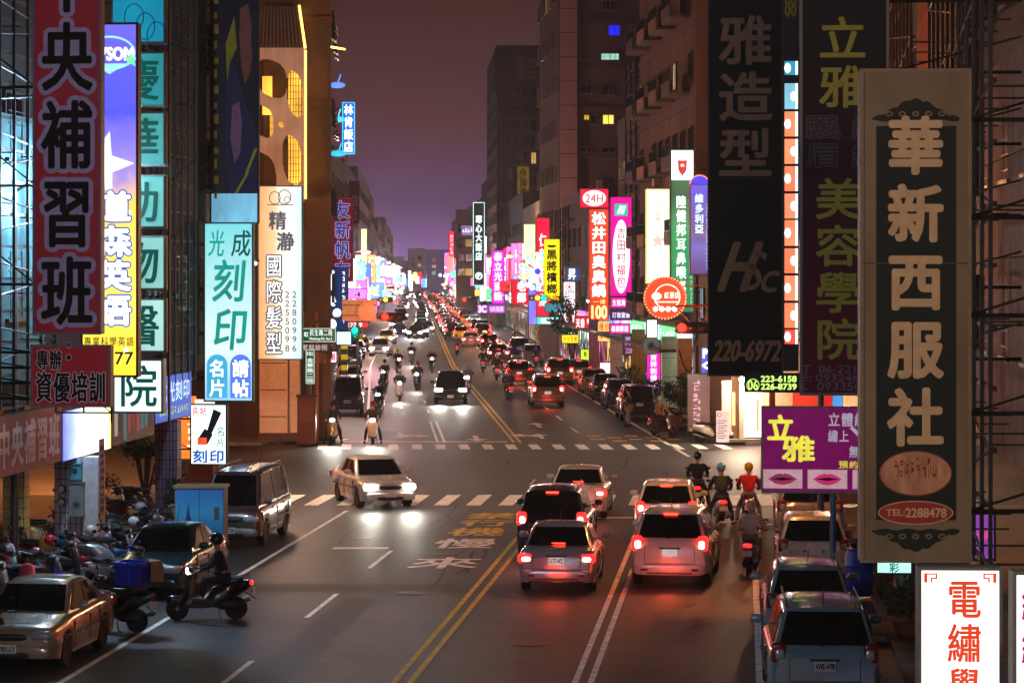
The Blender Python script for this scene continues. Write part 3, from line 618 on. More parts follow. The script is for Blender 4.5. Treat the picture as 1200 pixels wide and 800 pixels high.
# --- left, near
LIL = M((205, 196, 240), .5); DKC = M((14, 10, 14), .8); 
def outl(s, a, b, c, d, mo, mi, dr, bo=.085, bi=.035): return [(s, a, b, c, d, mo, dr, bo, 0, 0), (s, a, b, c, d, mi, dr, bi, 0, 1)]
MAR = M((215, 16, 48), .4, var=.12)
sign('hanging_sign', 'tall maroon cram school sign with five dark lilac-edged characters', 41, -72, 121, 391, 50, MAR, outl('中央補習班', .08, .005, .92, .99, LIL, DKC, 'v', .17, .045), depth=.3, frame=M((120, 116, 140), .5), arm=-1.2)
WHT = M((245, 242, 250), .5); RED2 = M((235, 12, 40), .4, var=.1)
sign('sign_board', 'red board with dark white-edged words right under the maroon school sign', 38, 404, 132, 476, 49.5, RED2, outl('專辦:', .06, .05, .56, .42, WHT, DKC, 'h', .13, .05)+outl('資優培訓', .05, .40, .95, .96, WHT, DKC, 'h', .13, .05), depth=.25, frame=M((140, 120, 130), .5), arm=-1)
PLW = LIT((245, 250, 255), 1.5); LBL = LIT((70, 110, 210), .7)
def awsom(t, w, h, y):
    mb = MB(); mb.poly([(x*w-w/2, y, z*h) for x, z in ((.02, .53), (.02, .34), (.30, .40), (.25, .50), (.98, .545), (.42, .605), (.40, .71))][::-1]) if 0 else None
    mb = MB(); star(mb, -.16*w, .60*h-.0, .60*w, y, .42, .28, 5, 1.0); mb.build('big_star', LIT((214, 232, 255), 1.3), t)
    mb = MB(); star(mb, -.16*w, .60*h, .42*w, y-.003, .42, .28); mb.build('star_core', PLW, t)
    mb = MB(); star(mb, .30*w, .37*h+.0, .12*w, y); star(mb, .34*w, .50*h-.25, .06*w, y); star(mb, .3*w, .075*h, .07*w, y); mb.build('small_star', PLW, t)
    mb = MB(); ring(mb, .0, .915*h, .46*w, .30*w, .035*w, y, 30); mb.poly([(-.3*w, y, .885*h), (.3*w, y, .885*h), (0, y, .855*h)]); mb.build('badge', LIT((150, 215, 235), 1.1), t)
    mb = MB(); star(mb, .38*w, .895*h, .14*w, y-.004); mb.build('green_star', LIT((110, 220, 150), 1.2), t)
sign('hanging_sign', 'bright blue to yellow english school sign with a big white star', 97, 28, 164, 441, 54, GRAD([(0, (255, 214, 40)), (.22, (255, 222, 90)), (.48, (255, 196, 90)), (.58, (150, 130, 200)), (.75, (72, 78, 215)), (1, (98, 92, 205))], 1.5),
     [('AWSOM', .04, .07, .92, .105, PLW, 's', .09), ('道森英語', .16, .47, .92, .86, LBL, 'v', .13, 0, 0), ('道森英語', .16, .47, .92, .86, PLW, 'v', .06, 0, 1), ('專業科學英語', .04, .885, .94, .915, M((60, 60, 90), .5), 'h', .02), ('77', .6, .93, .92, .965, M((60, 60, 90), .5), 's', .03)], depth=.3, frame=M((96, 60, 20), .5), arm=-1, extra=awsom)
# teal column of seven boxes
tp = thing('hanging_sign', 'column of seven teal square light boxes of the animal clinic', 'sign', W(164, 484, 58), AN)
def tealcol():
    zs = [(0-10, 52), (61, 126), (131, 195), (205, 268), (276, 340), (349, 413), (420, 484)]; base = W(0, 484, 58).z; k = 58/FPX
    cols = [(20, 160, 196), (52, 170, 178), (84, 178, 176), (108, 196, 188), (140, 206, 196), (168, 218, 206), (214, 244, 232)]; st = [.55, .5, .5, .6, .75, .85, 1.25]
    for (a, b), ch, c, s in zip(zs, ' 慶華動物醫院', cols, st):
        z0 = H0-(b-HOR)*k-base; z1 = H0-(a-HOR)*k-base; x0, x1 = (-33*k, 32*k) if ch != '院' else (-31*k, 29*k)
        mb = MB(); mb.box(x0, x1, -.12, .2, z0, z1); cz = mb.build('casing', LFRM, tp); mb = MB(); mb.box(x0+.05, x1-.05, -.135, -.121, z0+.05, z1-.05); mb.build('panel', LIT(c, s), cz)
        mb = MB()
        if ch == ' ':
            for i in range(3): ring(mb, -.1+.25*i, (z0+z1)/2-.2*i, .22, .3, .02, -.139)
            mb.build('drawing', M((30, 50, 150), .5), cz)
        else: cells(mb, ch, x0+.1, z0+.08, x1-.08, z1-.08, 'v', .025, -.139); mb.build('lettering', LIT((0, 84, 76), .6), cz)
    mb = MB(); mb.box(.62, .66, .0, .1, -.2, 9.2); mb.box(-.66, -.62, .0, .1, -.2, 9.2); mb.build('upright', DSTEEL, tp)
    mb = MB(); lattice(mb, -1.9, -.66, 0, 9, 2, 9, .1, .02); mb.build('bracket', DSTEEL, tp)
tealcol()
# fascia boards along the left arcade
def fascia(label, Ya, Yb, z0, z1, face, texts=(), u=-10.3, side=-1, extra=None, frame=FRM, name='fascia_board'):
    a, b = (N(u, Ya, z0), N(u, Yb, z0)); L = (b-a).length; yaw = math.atan2(b.y-a.y, b.x-a.x); t = thing(name, label, 'sign', a, yaw); h = z1-z0
    mb = MB(); mb.box(0, L, 0, .2, 0, h); mb.build('casing', frame, t); mb = MB(); mb.box(.03, L-.03, -.015, -.002, .03, h-.03); mb.build('panel', face, t)
    for s, x0, y0, x1, y1, m, d, bo in texts: mb = MB(); cells(mb, s, x0*L, h*(1-y1), x1*L, h*(1-y0), d, bo, -.02); mb.build('lettering', m, t)
    if extra: extra(t, L, h)
    return t
fascia('long dull red banner with pale words at the left frame edge', 54.6, 60.3, 2.72, 4.0, M((128, 30, 34), .6), [('中央補習班', .08, .08, .97, .92, M((176, 150, 150), .6), 'h', .05)])
fascia('glaring white and yellow light board left of the white pillar top', 60.4, 65.0, 2.68, 3.86, GRAD([(0, (60, 80, 220)), (.22, (130, 150, 250)), (.4, (255, 255, 250)), (.9, (255, 250, 200)), (1, (255, 220, 40))], 2.6, axis='X'))
def pics(t, L, h):
    r = random.Random(5)
    for i in range(9):
        x = L*(.05+.1*i); mb = MB(); mb.box(x, x+L*.07, -.022, -.016, h*r.uniform(.05, .3), h*r.uniform(.6, .95)); mb.build('photo_print', M(r.choice([(150, 60, 60), (60, 120, 130), (170, 150, 130), (120, 40, 40), (30, 40, 44), (190, 170, 150)]), .6, 0, .25), t)
fascia('dim printed board with small faces and objects beside the white light board', 65.1, 69.8, 2.75, 3.8, M((110, 84, 78), .6), extra=pics)
fascia('blue seal engraver board over the slim dark pillar', 69.9, 74.5, 3.0, 4.25, LIT((24, 84, 196), .8), [('成光刻印', .1, .12, .95, .62, LIT((190, 225, 245), 1), 'h', .03), ('123-3456'.replace('123-3456', ''), 0, 0, 1, 1, WHT, 's', 0)][:1], extra=lambda t, L, h: (lambda mb: (scribble(mb, L*.1, .12, L*.9, .4, 12, 4, -.02, False), mb.build('small_print', LIT((180, 215, 90), .8), t)))(MB()))
TEALT = LIT((0, 150, 132), .8); WL = LIT((232, 252, 250), 1.7); BLU = LIT((40, 110, 215), .9)
def engr(t, w, h, y):
    for cx, m in ((-.23, LIT((60, 170, 215), .9)), (.245, LIT((80, 120, 225), .9))):
        mb = MB(); disc(mb, cx*w, h*.205, w*.21, w*.21, y-.001, 30); mb.poly([(cx*w-w*.21, y-.0015, .02*h), (cx*w+w*.21, y-.0015, .02*h), (cx*w+w*.21, y-.0015, h*.205), (cx*w-w*.21, y-.0015, h*.205)]); mb.build('oval', m, t)
sign('hanging_sign', 'white and cyan lit seal engraver sign with green brush characters', 240, 261, 298, 470, 78, GRAD([(0, (150, 205, 240)), (.3, (225, 250, 255)), (1, (110, 215, 220))], 1.05), [('光', .06, .03, .42, .20, TEALT, 'v', .02, .08), ('成', .52, .03, .96, .20, LIT((0, 84, 80), .6), 'v', .02, .08), ('刻', .10, .19, .86, .46, TEALT, 'v', .03, .08), ('印', .12, .46, .9, .73, TEALT, 'v', .03, .08), ('名片', .09, .76, .45, .98, PLW, 'v', .04, 0, 1), ('請帖', .56, .76, .93, .98, PLW, 'v', .04, 0, 1)], depth=.3, frame=M((20, 96, 104), .5), arm=-1.2, extra=engr)
def stamp(t, w, h, y):
    mb = MB(); mb.hull8([(-.30*w, y, .42*h), (-.02*w, y, .34*h), (.12*w, y, .50*h), (-.10*w, y, .60*h)], [(-.30*w, y-.03, .42*h), (-.02*w, y-.03, .34*h), (.12*w, y-.03, .50*h), (-.10*w, y-.03, .60*h)])
    mb.hull8([(-.04*w, y, .55*h), (.08*w, y, .50*h), (.36*w, y, .86*h), (.14*w, y, .92*h)], [(-.04*w, y-.03, .55*h), (.08*w, y-.03, .50*h), (.36*w, y-.03, .86*h), (.14*w, y-.03, .92*h)]); mb.build('stamp_figure', M((16, 34, 52), .5), t)
    mb = MB(); mb.box(-.3*w, -.04*w, y-.04, y-.032, .33*h, .45*h); mb.build('stamp_face', LIT((240, 90, 50), .8), t)
sign('sign_board', 'small white stamp shop sign with a black seal picture and blue words', 224, 473, 267, 544, 76, WL, [('喜帖', .03, .03, .46, .20, LIT((220, 30, 60), .7), 'h', .03), ('名片', .70, .36, .97, .72, LIT((20, 150, 120), .6), 'v', .03), ('刻印', .04, .74, .96, .98, LIT((20, 90, 200), .7), 'h', .06)], depth=.25, arm=-1, n_arm=2, extra=stamp)
def portrait(t, w, h, y):
    def P(pts, m, nm, k=0): mb = MB(); mb.poly([(x*w-w/2, y-.002*k, z*h) for x, z in pts]); mb.build(nm, m, t)
    P([(.32, .72), (.50, .83), (.55, .70), (.45, .66), (.36, .52)], M((170, 190, 40), .6), 'yellow_shape')
    P([(.42, .66), (.52, .63), (.7, .5), (.9, .4), (.98, .3), (.98, .12), (.4, .12), (.3, .3), (.34, .55)], M((44, 60, 110), .6), 'coat_shape', 1)
    P([(.62, .86), (.78, .88), (.86, .80), (.84, .72), (.88, .68), (.82, .60), (.72, .56), (.64, .64), (.6, .75)], M((150, 104, 90), .6), 'face_shape', 2)
    P([(.45, .47), (.6, .49), (.66, .40), (.62, .28), (.5, .24), (.42, .34)], M((150, 124, 160), .6), 'second_face_shape', 3)
    mb = MB()
    for i in range(14): mb.box(-.42*w, -.36*w+.03*w*(i % 2), y-.004, y, h*(.10+.06*i), h*(.10+.06*i)+.18*(1+i % 3*.3))
    mb.build('side_print', M((170, 165, 70), .6), t)
    for a in ((.5, .12, .74, .2), (.72, .2, .92, .3)): P([(a[0], a[1]), (a[0]+.06, a[1]), (a[2]+.06, a[3]), (a[2], a[3])], M((190, 200, 50), .6), 'yellow_streak', 4)
    mb = MB(); mb.box(-w/2+.04, w/2-.04, y-.003, y, .02, h*.12); mb.build('lit_foot', LIT((120, 190, 225), .75, .5), t)  # light on the banner's lower end, put in as a glowing strip
sign('portrait_banner', 'tall dark advertising banner with two faces and a foot lit pale blue', 247, -30, 304, 262, 79.5, M((24, 32, 44), .5, var=.3), (), depth=.2, frame=BLACK, extra=portrait, arm=-1, cat='banner')
def hair(t, w, h, y):
    mb = MB(); ring(mb, -.12*w, h*.93, .13*w, .15*w, .02*w, y); ring(mb, .1*w, h*.935, .15*w, .17*w, .02*w, y); ring(mb, .16*w, h*.92, .07*w, .08*w, .015*w, y); mb.box(-.3*w, .3*w, y-.003, y, h*.888, h*.893); mb.build('curl_logo', M((70, 140, 160), .5), t)
    mb = MB(); scribble(mb, .56*w-w/2, .015*h, .68*w-w/2, .40*h, 10, 8, y); scribble(mb, .74*w-w/2, .015*h, .86*w-w/2, .40*h, 10, 9, y) if 0 else None
HO = LIT((60, 84, 104), .6); sign('hanging_sign', 'tall orange and white hair salon sign with outlined characters', 303, 218, 355, 421, 100, GRAD([(0, (236, 150, 90)), (.36, (244, 196, 150)), (.48, (252, 236, 220)), (1, (184, 236, 246))], 1.15, axis='X'),
     [('精', .22, .14, .66, .26, HO, 'v', .045), ('瀞', .40, .26, .84, .38, HO, 'v', .045)]+outl('國際髮型', .16, .385, .56, .98, HO, PLW, 'v', .13, .0)+[('2255098', .60, .60, .72, .96, HO, 'v', .02), ('2280996', .76, .60, .88, .96, HO, 'v', .02)], depth=.5, frame=M((20, 110, 140), .5), arm=-.8, extra=hair, yaw=0)
# far left
NB = LIT((230, 245, 255), 2.2)
def tubes(m, ofs=.03):
    def f(t, w, h, y):
        mb = MB(); mb.path([(-w/2+ofs, y-.02, ofs), (w/2-ofs, y-.02, ofs), (w/2-ofs, y-.02, h-ofs), (-w/2+ofs, y-.02, h-ofs), (-w/2+ofs, y-.02, ofs)], .02, 5); mb.build('neon_tube', m, t)
    return f
sign('hotel_sign', 'glowing blue vertical hotel sign hung high over the left pavement', 401, 120, 416, 181, 160, LIT((10, 90, 235), 1.5, .5), [('林肯飯店', .1, .03, .9, .97, NB, 'v', .04)], arm=-1.5, depth=.4, extra=tubes(LIT((60, 170, 255), 2.5)))
sign('hanging_sign', 'dark red canvas shop sign with blue white-edged characters', 389, 232, 414, 330, 128, M((130, 16, 40), .4, 0, .25), outl('友新帆布', .1, .02, .9, .98, LIT((200, 190, 235), .8), M((40, 40, 150), .4, 0, .3), 'v', .08, .035), arm=-.6, frame=M((150, 110, 90), .5))
def jlogo(t, w, h, y):
    mb = MB(); r = random.Random(3)
    for i in range(7): 
        cx, cz = w*r.uniform(-.3, .15), h*r.uniform(.08, .5); mb.blob(cx, y, cz, .16*w*r.uniform(.4, 1), .01, .1*h*r.uniform(.5, 1), 10, 5, 1., Matrix.Rotation(r.uniform(-1, 1), 3, 'Y'))
    mb.build('splash_logo', PLW, t)
    mb = MB(); scribble(mb, .3*w, .1*h, .42*w, .95*h, 9, 6, y); mb.build('small_print', PLW, t)
sign('hanging_sign', 'navy salon sign with a white curly letter and splashes', 371, 313, 408, 387, 113, LIT((8, 44, 92), .8), [('j', .3, .06, .55, .36, PLW, 's', .07), ('J', .32, .1, .62, .34, PLW, 's', .02)][:1], arm=-.5, depth=.4, extra=jlogo)
sign('sign_board', 'small glowing blue-white board below the navy salon sign', 394, 388, 412, 404, 118, LIT((150, 215, 255), 2.4), (), depth=.3)
sign('sign_board', 'pink and white shop board over the blue awning', 380, 411, 395, 425, 116, LIT((255, 210, 225), 1.5), [('眼鏡', .1, .15, .9, .85, LIT((225, 40, 90), .8), 'h', .05)], depth=.3)
sign('sign_board', 'red number board reading 12799 beside the signal mast', 406, 377, 432, 384, 150, LIT((225, 30, 60), 1.1), [('12799', .08, .12, .7, .88, LIT((255, 200, 210), 1.5), 's', .05)], depth=.3)
sign('billboard', 'broad glowing pink-white billboard spanning the left side far away', 438, 311, 465, 324, 430, LIT((255, 190, 190), 2.6, .4), (), extra=tubes(LIT((255, 60, 70), 2.5), .1), depth=1, frame=M((180, 40, 50), .5, 0, .6))
sign('hanging_sign', 'slim yellow-green lit sign near the left sky edge', 423, 268, 430, 311, 255, LIT((225, 255, 170), 1.5), (), depth=.3)
sign('hanging_sign', 'dim dark red sign behind the canvas shop sign', 409, 212, 421, 262, 190, M((88, 26, 36), .6, 0, .1), [('旅社', .15, .3, .85, .95, M((150, 120, 120), .6), 'v', .03)], arm=-1)
sign('hanging_sign', 'small white round-logo sign at the foot of the sky, left', 439, 300, 446, 310, 300, LIT((225, 225, 255), 1.5), (), extra=lambda t, w, h, y: (lambda mb: (ring(mb, 0, h/2, w*.3, w*.3, w*.1, y), mb.build('logo_ring', M((60, 60, 120), .5), t)))(MB()))
# --- right, near
KH = M((168, 140, 108), .8, var=.2); GRN = M((12, 44, 34), .85, var=.25)
def hsc(t, w, h, y): pass
sign('hanging_sign', 'very tall dark green salon sign with dull beige characters and phone number', 830, -60, 917, 440, 60, GRN, [('雅造型', .1, .15, .9, .545, KH, 'v', .035), ('H', .14, .69, .50, .80, KH, 's', .06, .35), ('S', .44, .71, .68, .80, KH, 's', .01, .25), ('c', .68, .755, .90, .805, KH, 's', .015, .25), ('220-6972', .06, .918, .94, .965, KH, 's', .07, .2)], depth=.3, frame=M((50, 54, 46), .5), arm=2.2, n_arm=6)
MUS = M((168, 166, 36), .55, var=.15); OUTL = M((120, 112, 120), .6)
sign('hanging_sign', 'tall beauty school sign with mustard characters fading from green to maroon', 938, -40, 1040, 462, 40, GRAD([(0, (112, 22, 40)), (.3, (86, 20, 36)), (.62, (30, 22, 30)), (1, (14, 32, 30))], 0, rough=.8), 
     [('立雅', .18, .115, .78, .34, MUS, 'v', .03), ('美容學院', .14, .49, .72, .925, MUS, 'v', .03)]+outl('飄眉', .04, .345, .48, .475, OUTL, M((36, 24, 34), .6), 'v', .06, .035)+outl('紋繡', .56, .345, 1.0, .475, OUTL, M((36, 24, 34), .6), 'v', .06, .035)+[('T  06-2213', .02, .931, .72, .949, OUTL, 's', .02, .1), ('E: 0932464', .02, .951, .74, .969, OUTL, 's', .02, .1), ('L  0933501', .02, .971, .74, .989, OUTL, 's', .02, .1)],
     depth=.3, frame=M((110, 112, 106), .5, .3), arm=2.0, n_arm=6, extra=lambda t, w, h, y: (lambda mb: (ring(mb, -.03*w, h*.915+.38, .24, .24, .03, y), cells(mb, '立', -.16, h*.915+.24, .1, h*.915+.52, 'v', .0, y), mb.build('round_logo', OUTL, t)))(MB()))
# picture strip column
def strip_boxes():
    Y = 56; a = W(918, 460, Y); t = thing('picture_light_column', 'narrow column of orange lit picture panels between the two dark salon signs', 'sign', W(927, 418, Y), AN); k = Y/FPX; base = W(0, 418, Y).z
    mb = MB(); mb.box(-9.5*k, 9*k, 0, .25, -.3, 7.9); mb.build('casing', BLACK, t)
    for i, (y0, y1, c, s) in enumerate([(72, 88, (60, 150, 190), .9), (98, 128, (120, 180, 200), 1.1), (131, 160, (255, 120, 80), 1.3), (163, 192, (255, 130, 90), 1.3), (195, 224, (255, 120, 80), 1.3), (227, 256, (255, 140, 100), 1.3), (258, 288, (255, 130, 90), 1.3), (291, 320, (255, 110, 74), 1.3), (323, 352, (255, 130, 90), 1.3), (355, 384, (255, 120, 80), 1.3), (386, 403, (230, 80, 60), 1.1)]):
        z0 = H0-(y1-HOR)*k-base; z1 = H0-(y0-HOR)*k-base; mb = MB(); mb.box(-7.5*k, 8*k, -.02, -.003, z0, z1); p = mb.build('panel', LIT(c, s, .4), t)
        mb = MB(); disc(mb, (3 if i % 2 else -4)*k, (z0+z1)/2, 4*k, 6*k, -.024, 12); mb.box(5*k, 8*k, -.026, -.021, z0, z1); mb.build('print', LIT((210, 235, 245), 1.3), p)
    mb = MB(); cells(mb, '88', -7*k, 7.2, 6*k, 7.65, 's', .04, -.005); mb.build('lettering', MUS, t)
strip_boxes()
GT = LIT((190, 240, 110), 1.3); sign('phone_sign', 'black strip sign with glowing green phone numbers under the green salon sign', 873, 437, 936, 459, 57, M((14, 26, 20), .4), [('06', .06, .38, .24, .88, GT, 's', .03), ('223-6158', .30, .14, .95, .45, GT, 's', .08), ('226-8739', .30, .55, .95, .86, GT, 's', .08)], depth=.2, extra=lambda t, w, h, y: (lambda mb: (ring(mb, -.35*w, h*.36, .12*w, .12*w, .012*w, y-.001), mb.build('ring_mark', GT, t)))(MB()))
# purple beauty board with lips
PW = M((214, 206, 224), .5, 0, .25); 
def lips(t, w, h, y):
    mb = MB()
    for dx, c in ((-.02, 0), ):
        cells(mb, '立', .03*w-w/2, h*.58, .26*w-w/2, h*.92, 'v', .06, y); cells(mb, '雅', .14*w-w/2, h*.34, .42*w-w/2, h*.68, 'v', .06, y)
    mb.build('big_lettering', M((226, 216, 70), .5, 0, .5), t)
    for k, (cx, m) in enumerate(((-.34, (150, 40, 84)), (.0, (196, 40, 110)), (.34, (150, 60, 60)))):
        mb = MB(); mb.box(cx*w-.15*w, cx*w+.15*w, y-.003, y, .05*h, .27*h); ph = mb.build('photo_print', M((206, 160, 168), .5, 0, .35), t)
        mb = MB(); c = (cx*w, .16*h)
        pts = [(-1, 0), (-.5, .42), (-.15, .55), (0, .42), (.15, .55), (.5, .42), (1, 0), (.5, -.45), (0, -.6), (-.5, -.45)]
        if k < 2: mb.poly([(c[0]+.11*w*a, y-.006, c[1]+.12*h*b) for a, b in pts]); mb.build('lips_print', M(m, .4, 0, .4), ph); mb = MB(); mb.poly([(c[0]+.09*w*a, y-.009, c[1]+.02*h*b) for a, b in ((-1, 0), (0, 1), (1, 0), (0, -1))]); mb.build('mouth_line', M((70, 14, 40), .5), ph)
        else: disc(mb, c[0], c[1], .06*w, .05*h, y-.006); mb.build('eye_print', M((40, 24, 30), .4), ph); mb = MB(); mb.poly([(c[0]+.12*w*a, y-.006, c[1]+.1*h+.03*h*b) for a, b in ((-1, -.5), (0, 1), (1, 0), (0, 0))]); mb.build('brow_print', M((60, 30, 30), .4), ph)
YT = M((222, 210, 60), .5, 0, .4)
sign('sign_board', 'purple beauty board with two pairs of lips and an eye on a blue pole', 893, 476, 1046, 577, 57.6, M((140, 6, 104), .35, 0, .22), [('立體紋繡', .50, .06, .90, .24, PW, 'h', .03), ('繡上、下眼線', .50, .26, 1.0, .42, PW, 'h', .03), ('無痛漂唇', .66, .44, .98, .60, PW, 'h', .03), ('預約專線', .58, .62, .90, .72, YT, 'h', .03)], depth=.12, frame=LFRM, extra=lips)
pl = thing('sign_pole', 'blue grey steel pole carrying the purple beauty board', 'pole', (W(976, 0, 58).x, 58, 0)); mb = MB(); mb.tube((0,0,0), (0,0,4.0), .07, n=12); mb.build('shaft', M((70, 120, 150), .35, .5), pl); mb = MB(); mb.lathe([(.13, 0), (.13, .03), (.07, .05)], 12); mb.build('foot', DSTEEL, pl)
# tailor sign
BRN2 = M((22, 36, 28), .9, var=.2); TAN = M((196, 170, 120), .8, var=.15); CRM = M((118, 106, 76), .8, var=.3, scale=2)
def tailor(t, w, h, y):
    mb = MB(); mb.box(-.36*w, .37*w, y-.004, y, .085*h, .885*h); mb.build('dark_field', BRN2, t)
    for z, s in ((.9, 1), (.062, -1)):
        mb = MB(); A = []
        for i in range(25):
            x = -.40+.8*i/24; A.append((x, .036*math.cos(x/.4*math.pi/2)**2+.006*abs(math.sin(i*.9))))
        mb.poly([(x*w, y-.002, h*(z+s*v)) for x, v in A]+[(x*w, y-.002, h*(z-s*.004*(1+.5*math.sin(k)))) for k, (x, v) in enumerate(reversed(A))]); 
        mb.build('scroll_ornament', BRN2, t); mb = MB()
        for x in (-.24, -.12, 0, .12, .24): ring(mb, x*w, h*(z+s*.010), .034*w, .025*w, .014*w, y-.005, 12)
        mb.build('scroll_cutout', CRM, t)
    mb = MB(); disc(mb, 0, .18*h, .33*w, .046*h, y-.008, 36); mb.build('worn_oval', M((190, 140, 98), .7, var=.45, scale=9), t)
    mb = MB(); ring(mb, 0, .18*h, .335*w, .0465*h, .012*w, y-.009, 36); scribble(mb, -.2*w, .165*h, .2*w, .215*h, 8, 11, y-.009, False); mb.build('oval_mark', M((120, 50, 40), .7), t)
    mb = MB(); disc(mb, 0, .1*h, .34*w, .024*h, y-.008, 36); mb.build('phone_oval', M((150, 34, 30), .5), t)
    mb = MB(); ring(mb, 0, .1*h, .345*w, .0245*h, .01*w, y-.009, 36); cells(mb, 'TEL:', -.27*w, .094*h, -.1*w, .107*h, 's', .07, y-.011); cells(mb, '2288478', -.09*w, .091*h, .28*w, .109*h, 's', .07, y-.011); mb.build('phone_lettering', TAN, t)
    mb = MB(); cells(mb, '華新西服社', -.295*w, .225*h, .295*w, .915*h, 'v', .05, y-.008, 0, .88, 8); mb.build('large_lettering', TAN, t)
    mb = MB(); mb.box(-w/2, w/2, y-.006, y+.002, .605*h, .608*h); mb.build('panel_joint', M((70, 60, 50), .7), t)
sign('hanging_sign', 'huge beige framed tailor sign with five blocky characters and a red phone oval', 1007, 83, 1134, 656, 30, CRM, (), depth=.32, frame=M((120, 106, 78), .6), arm=1.8, n_arm=5, extra=tailor, border=.03, yaw=-.02)
RO = LIT((235, 70, 36), .6)
def fret(t, w, h, y):
    mb = MB()
    for s in (-1, 1):
        for a, b, c, d in ((.40, .44, .90, .965), (.28, .44, .955, .965), (.28, .30, .93, .965), (.28, .36, .925, .935), (.34, .36, .90, .935)): mb.box(min(s*a, s*b)*w, max(s*a, s*b)*w, y-.003, y, c*h, d*h)
    mb.build('fret_ornament', RO, t)
sign('hanging_sign', 'bright white electrolysis school sign with red brush characters at the bottom right', 1075, 663, 1170, 830, 24, LIT((255, 246, 238), 1.35, .1), [('電繡學', .32, .06, .78, .98, RO, 'v', .03)], depth=.3, frame=M((84, 92, 88), .5), extra=fret, border=.02, yaw=-.04)
sign('hanging_sign', 'white lit sign with magenta strokes cut by the right frame edge', 1185, 668, 1250, 830, 22, LIT((255, 246, 250), 1.3, .1), [('紋繡學', .1, .06, .75, .98, LIT((205, 20, 130), .6), 'v', .03)], depth=.3, frame=M((84, 92, 88), .5), border=.02, yaw=-.04)
sign('sign_board', 'small teal lit board under the foot of the tailor sign', 1026, 656, 1069, 672, 50, LIT((170, 232, 214), 1.1), [('彩', .35, .1, .65, .9, LIT((10, 140, 120), .5), 'v', .04)], depth=.2)
sign('sign_board', 'small purple picture board with lips right of the tailor sign foot', 1140, 596, 1166, 656, 46, M((130, 60, 160), .5, 0, .5), (), depth=.1, extra=lambda t, w, h, y: (lambda mb: (mb.poly([(.4*w*a, y, h*.5+.1*h*b) for a, b in ((-1, 0), (-.3, .8), (0, .5), (.3, .8), (1, 0), (0, -1))]), mb.build('lips_print', M((190, 60, 120), .5, 0, .6), t)))(MB()))
# ------------------------------------------------------------------ right side, beyond the junction
RW = LIT((255, 240, 236), 1.8); CY = LIT((180, 250, 255), 1.8)
def clinic(t, w, h, y):
    mb = MB(); mb.box(-w/2+.05, w/2-.05, y-.004, y, h*.81, h*.99); mb.build('white_head', LIT((255, 252, 250), 1.7), t)
    mb = MB(); mb.poly([(x*w, y-.008, z*h) for x, z in ((-.2, .93), (.2, .93), (.17, .87), (0, .835), (-.17, .87))]); mb.build('shield', LIT((220, 60, 60), .8), t); mb = MB(); ring(mb, 0, .893*h, .33*w, .3*w, .03*w, y-.007); disc(mb, 0, .9*h, .09*w, .07*w, y-.011, 12); mb.build('shield_mark', LIT((255, 200, 195), 1.2), t)
    mb = MB(); scribble(mb, .32*w, .03*h, .42*w, .42*h, 16, 31, y); mb.build('small_print', LIT((200, 255, 220), 1), t)
sign('clinic_sign', 'tall green clinic sign with a white head bearing a red shield', 785, 175, 813, 366, 120.5, GRAD([(0, (0, 140, 90)), (.5, (0, 170, 96)), (.72, (0, 92, 66)), (1, (0, 150, 90))], .9), [('陸健邦耳鼻喉專科', .22, .28, .68, .97, LIT((225, 255, 240), 1.6), 'v', .04)], depth=.4, frame=M((16, 70, 54), .5), extra=clinic, arm=.8)
def vict(t, w, h, y):
    mb = MB(); disc(mb, 0, h, w/2-.01, w*.45, -.12, 24); mb.build('round_head', LIT((60, 60, 215), 1.1), t); mb = MB(); ring(mb, 0, h, w/2+.02, w*.48, .05, -.14, 30); mb.build('edge_tube', LIT((255, 120, 90), 1.6), t)
    mb = MB(); scribble(mb, .3*w, .05*h, .42*w, .8*h, 18, 33, y); mb.build('small_print', LIT((200, 210, 255), 1), t)
sign('hanging_sign', 'round-topped blue violet sign beside the green clinic sign', 808, 216, 831, 322, 115, GRAD([(0, (70, 40, 110)), (.3, (110, 100, 190)), (.5, (50, 40, 110)), (1, (50, 60, 220))], 1.1), [('維多利亞', .22, .1, .72, .55, LIT((190, 225, 255), 1.6), 'v', .04)], depth=.3, frame=M((140, 60, 80), .5), extra=vict)
sign('hanging_sign', 'blinding cream sign with faint pink marks and a yellow rim', 757, 222, 784, 332, 127, LIT((255, 240, 220), 1.9, .3), [('專業', .3, .05, .7, .36, LIT((250, 180, 160), 1.3), 'v', .02)], depth=.4, frame=LIT((235, 235, 90), 1.2), arm=.6, extra=lambda t, w, h, y: (lambda mb: (star(mb, 0, h*.45, w*.35, y), mb.build('star_print', LIT((250, 180, 170), 1.3), t)))(MB()))
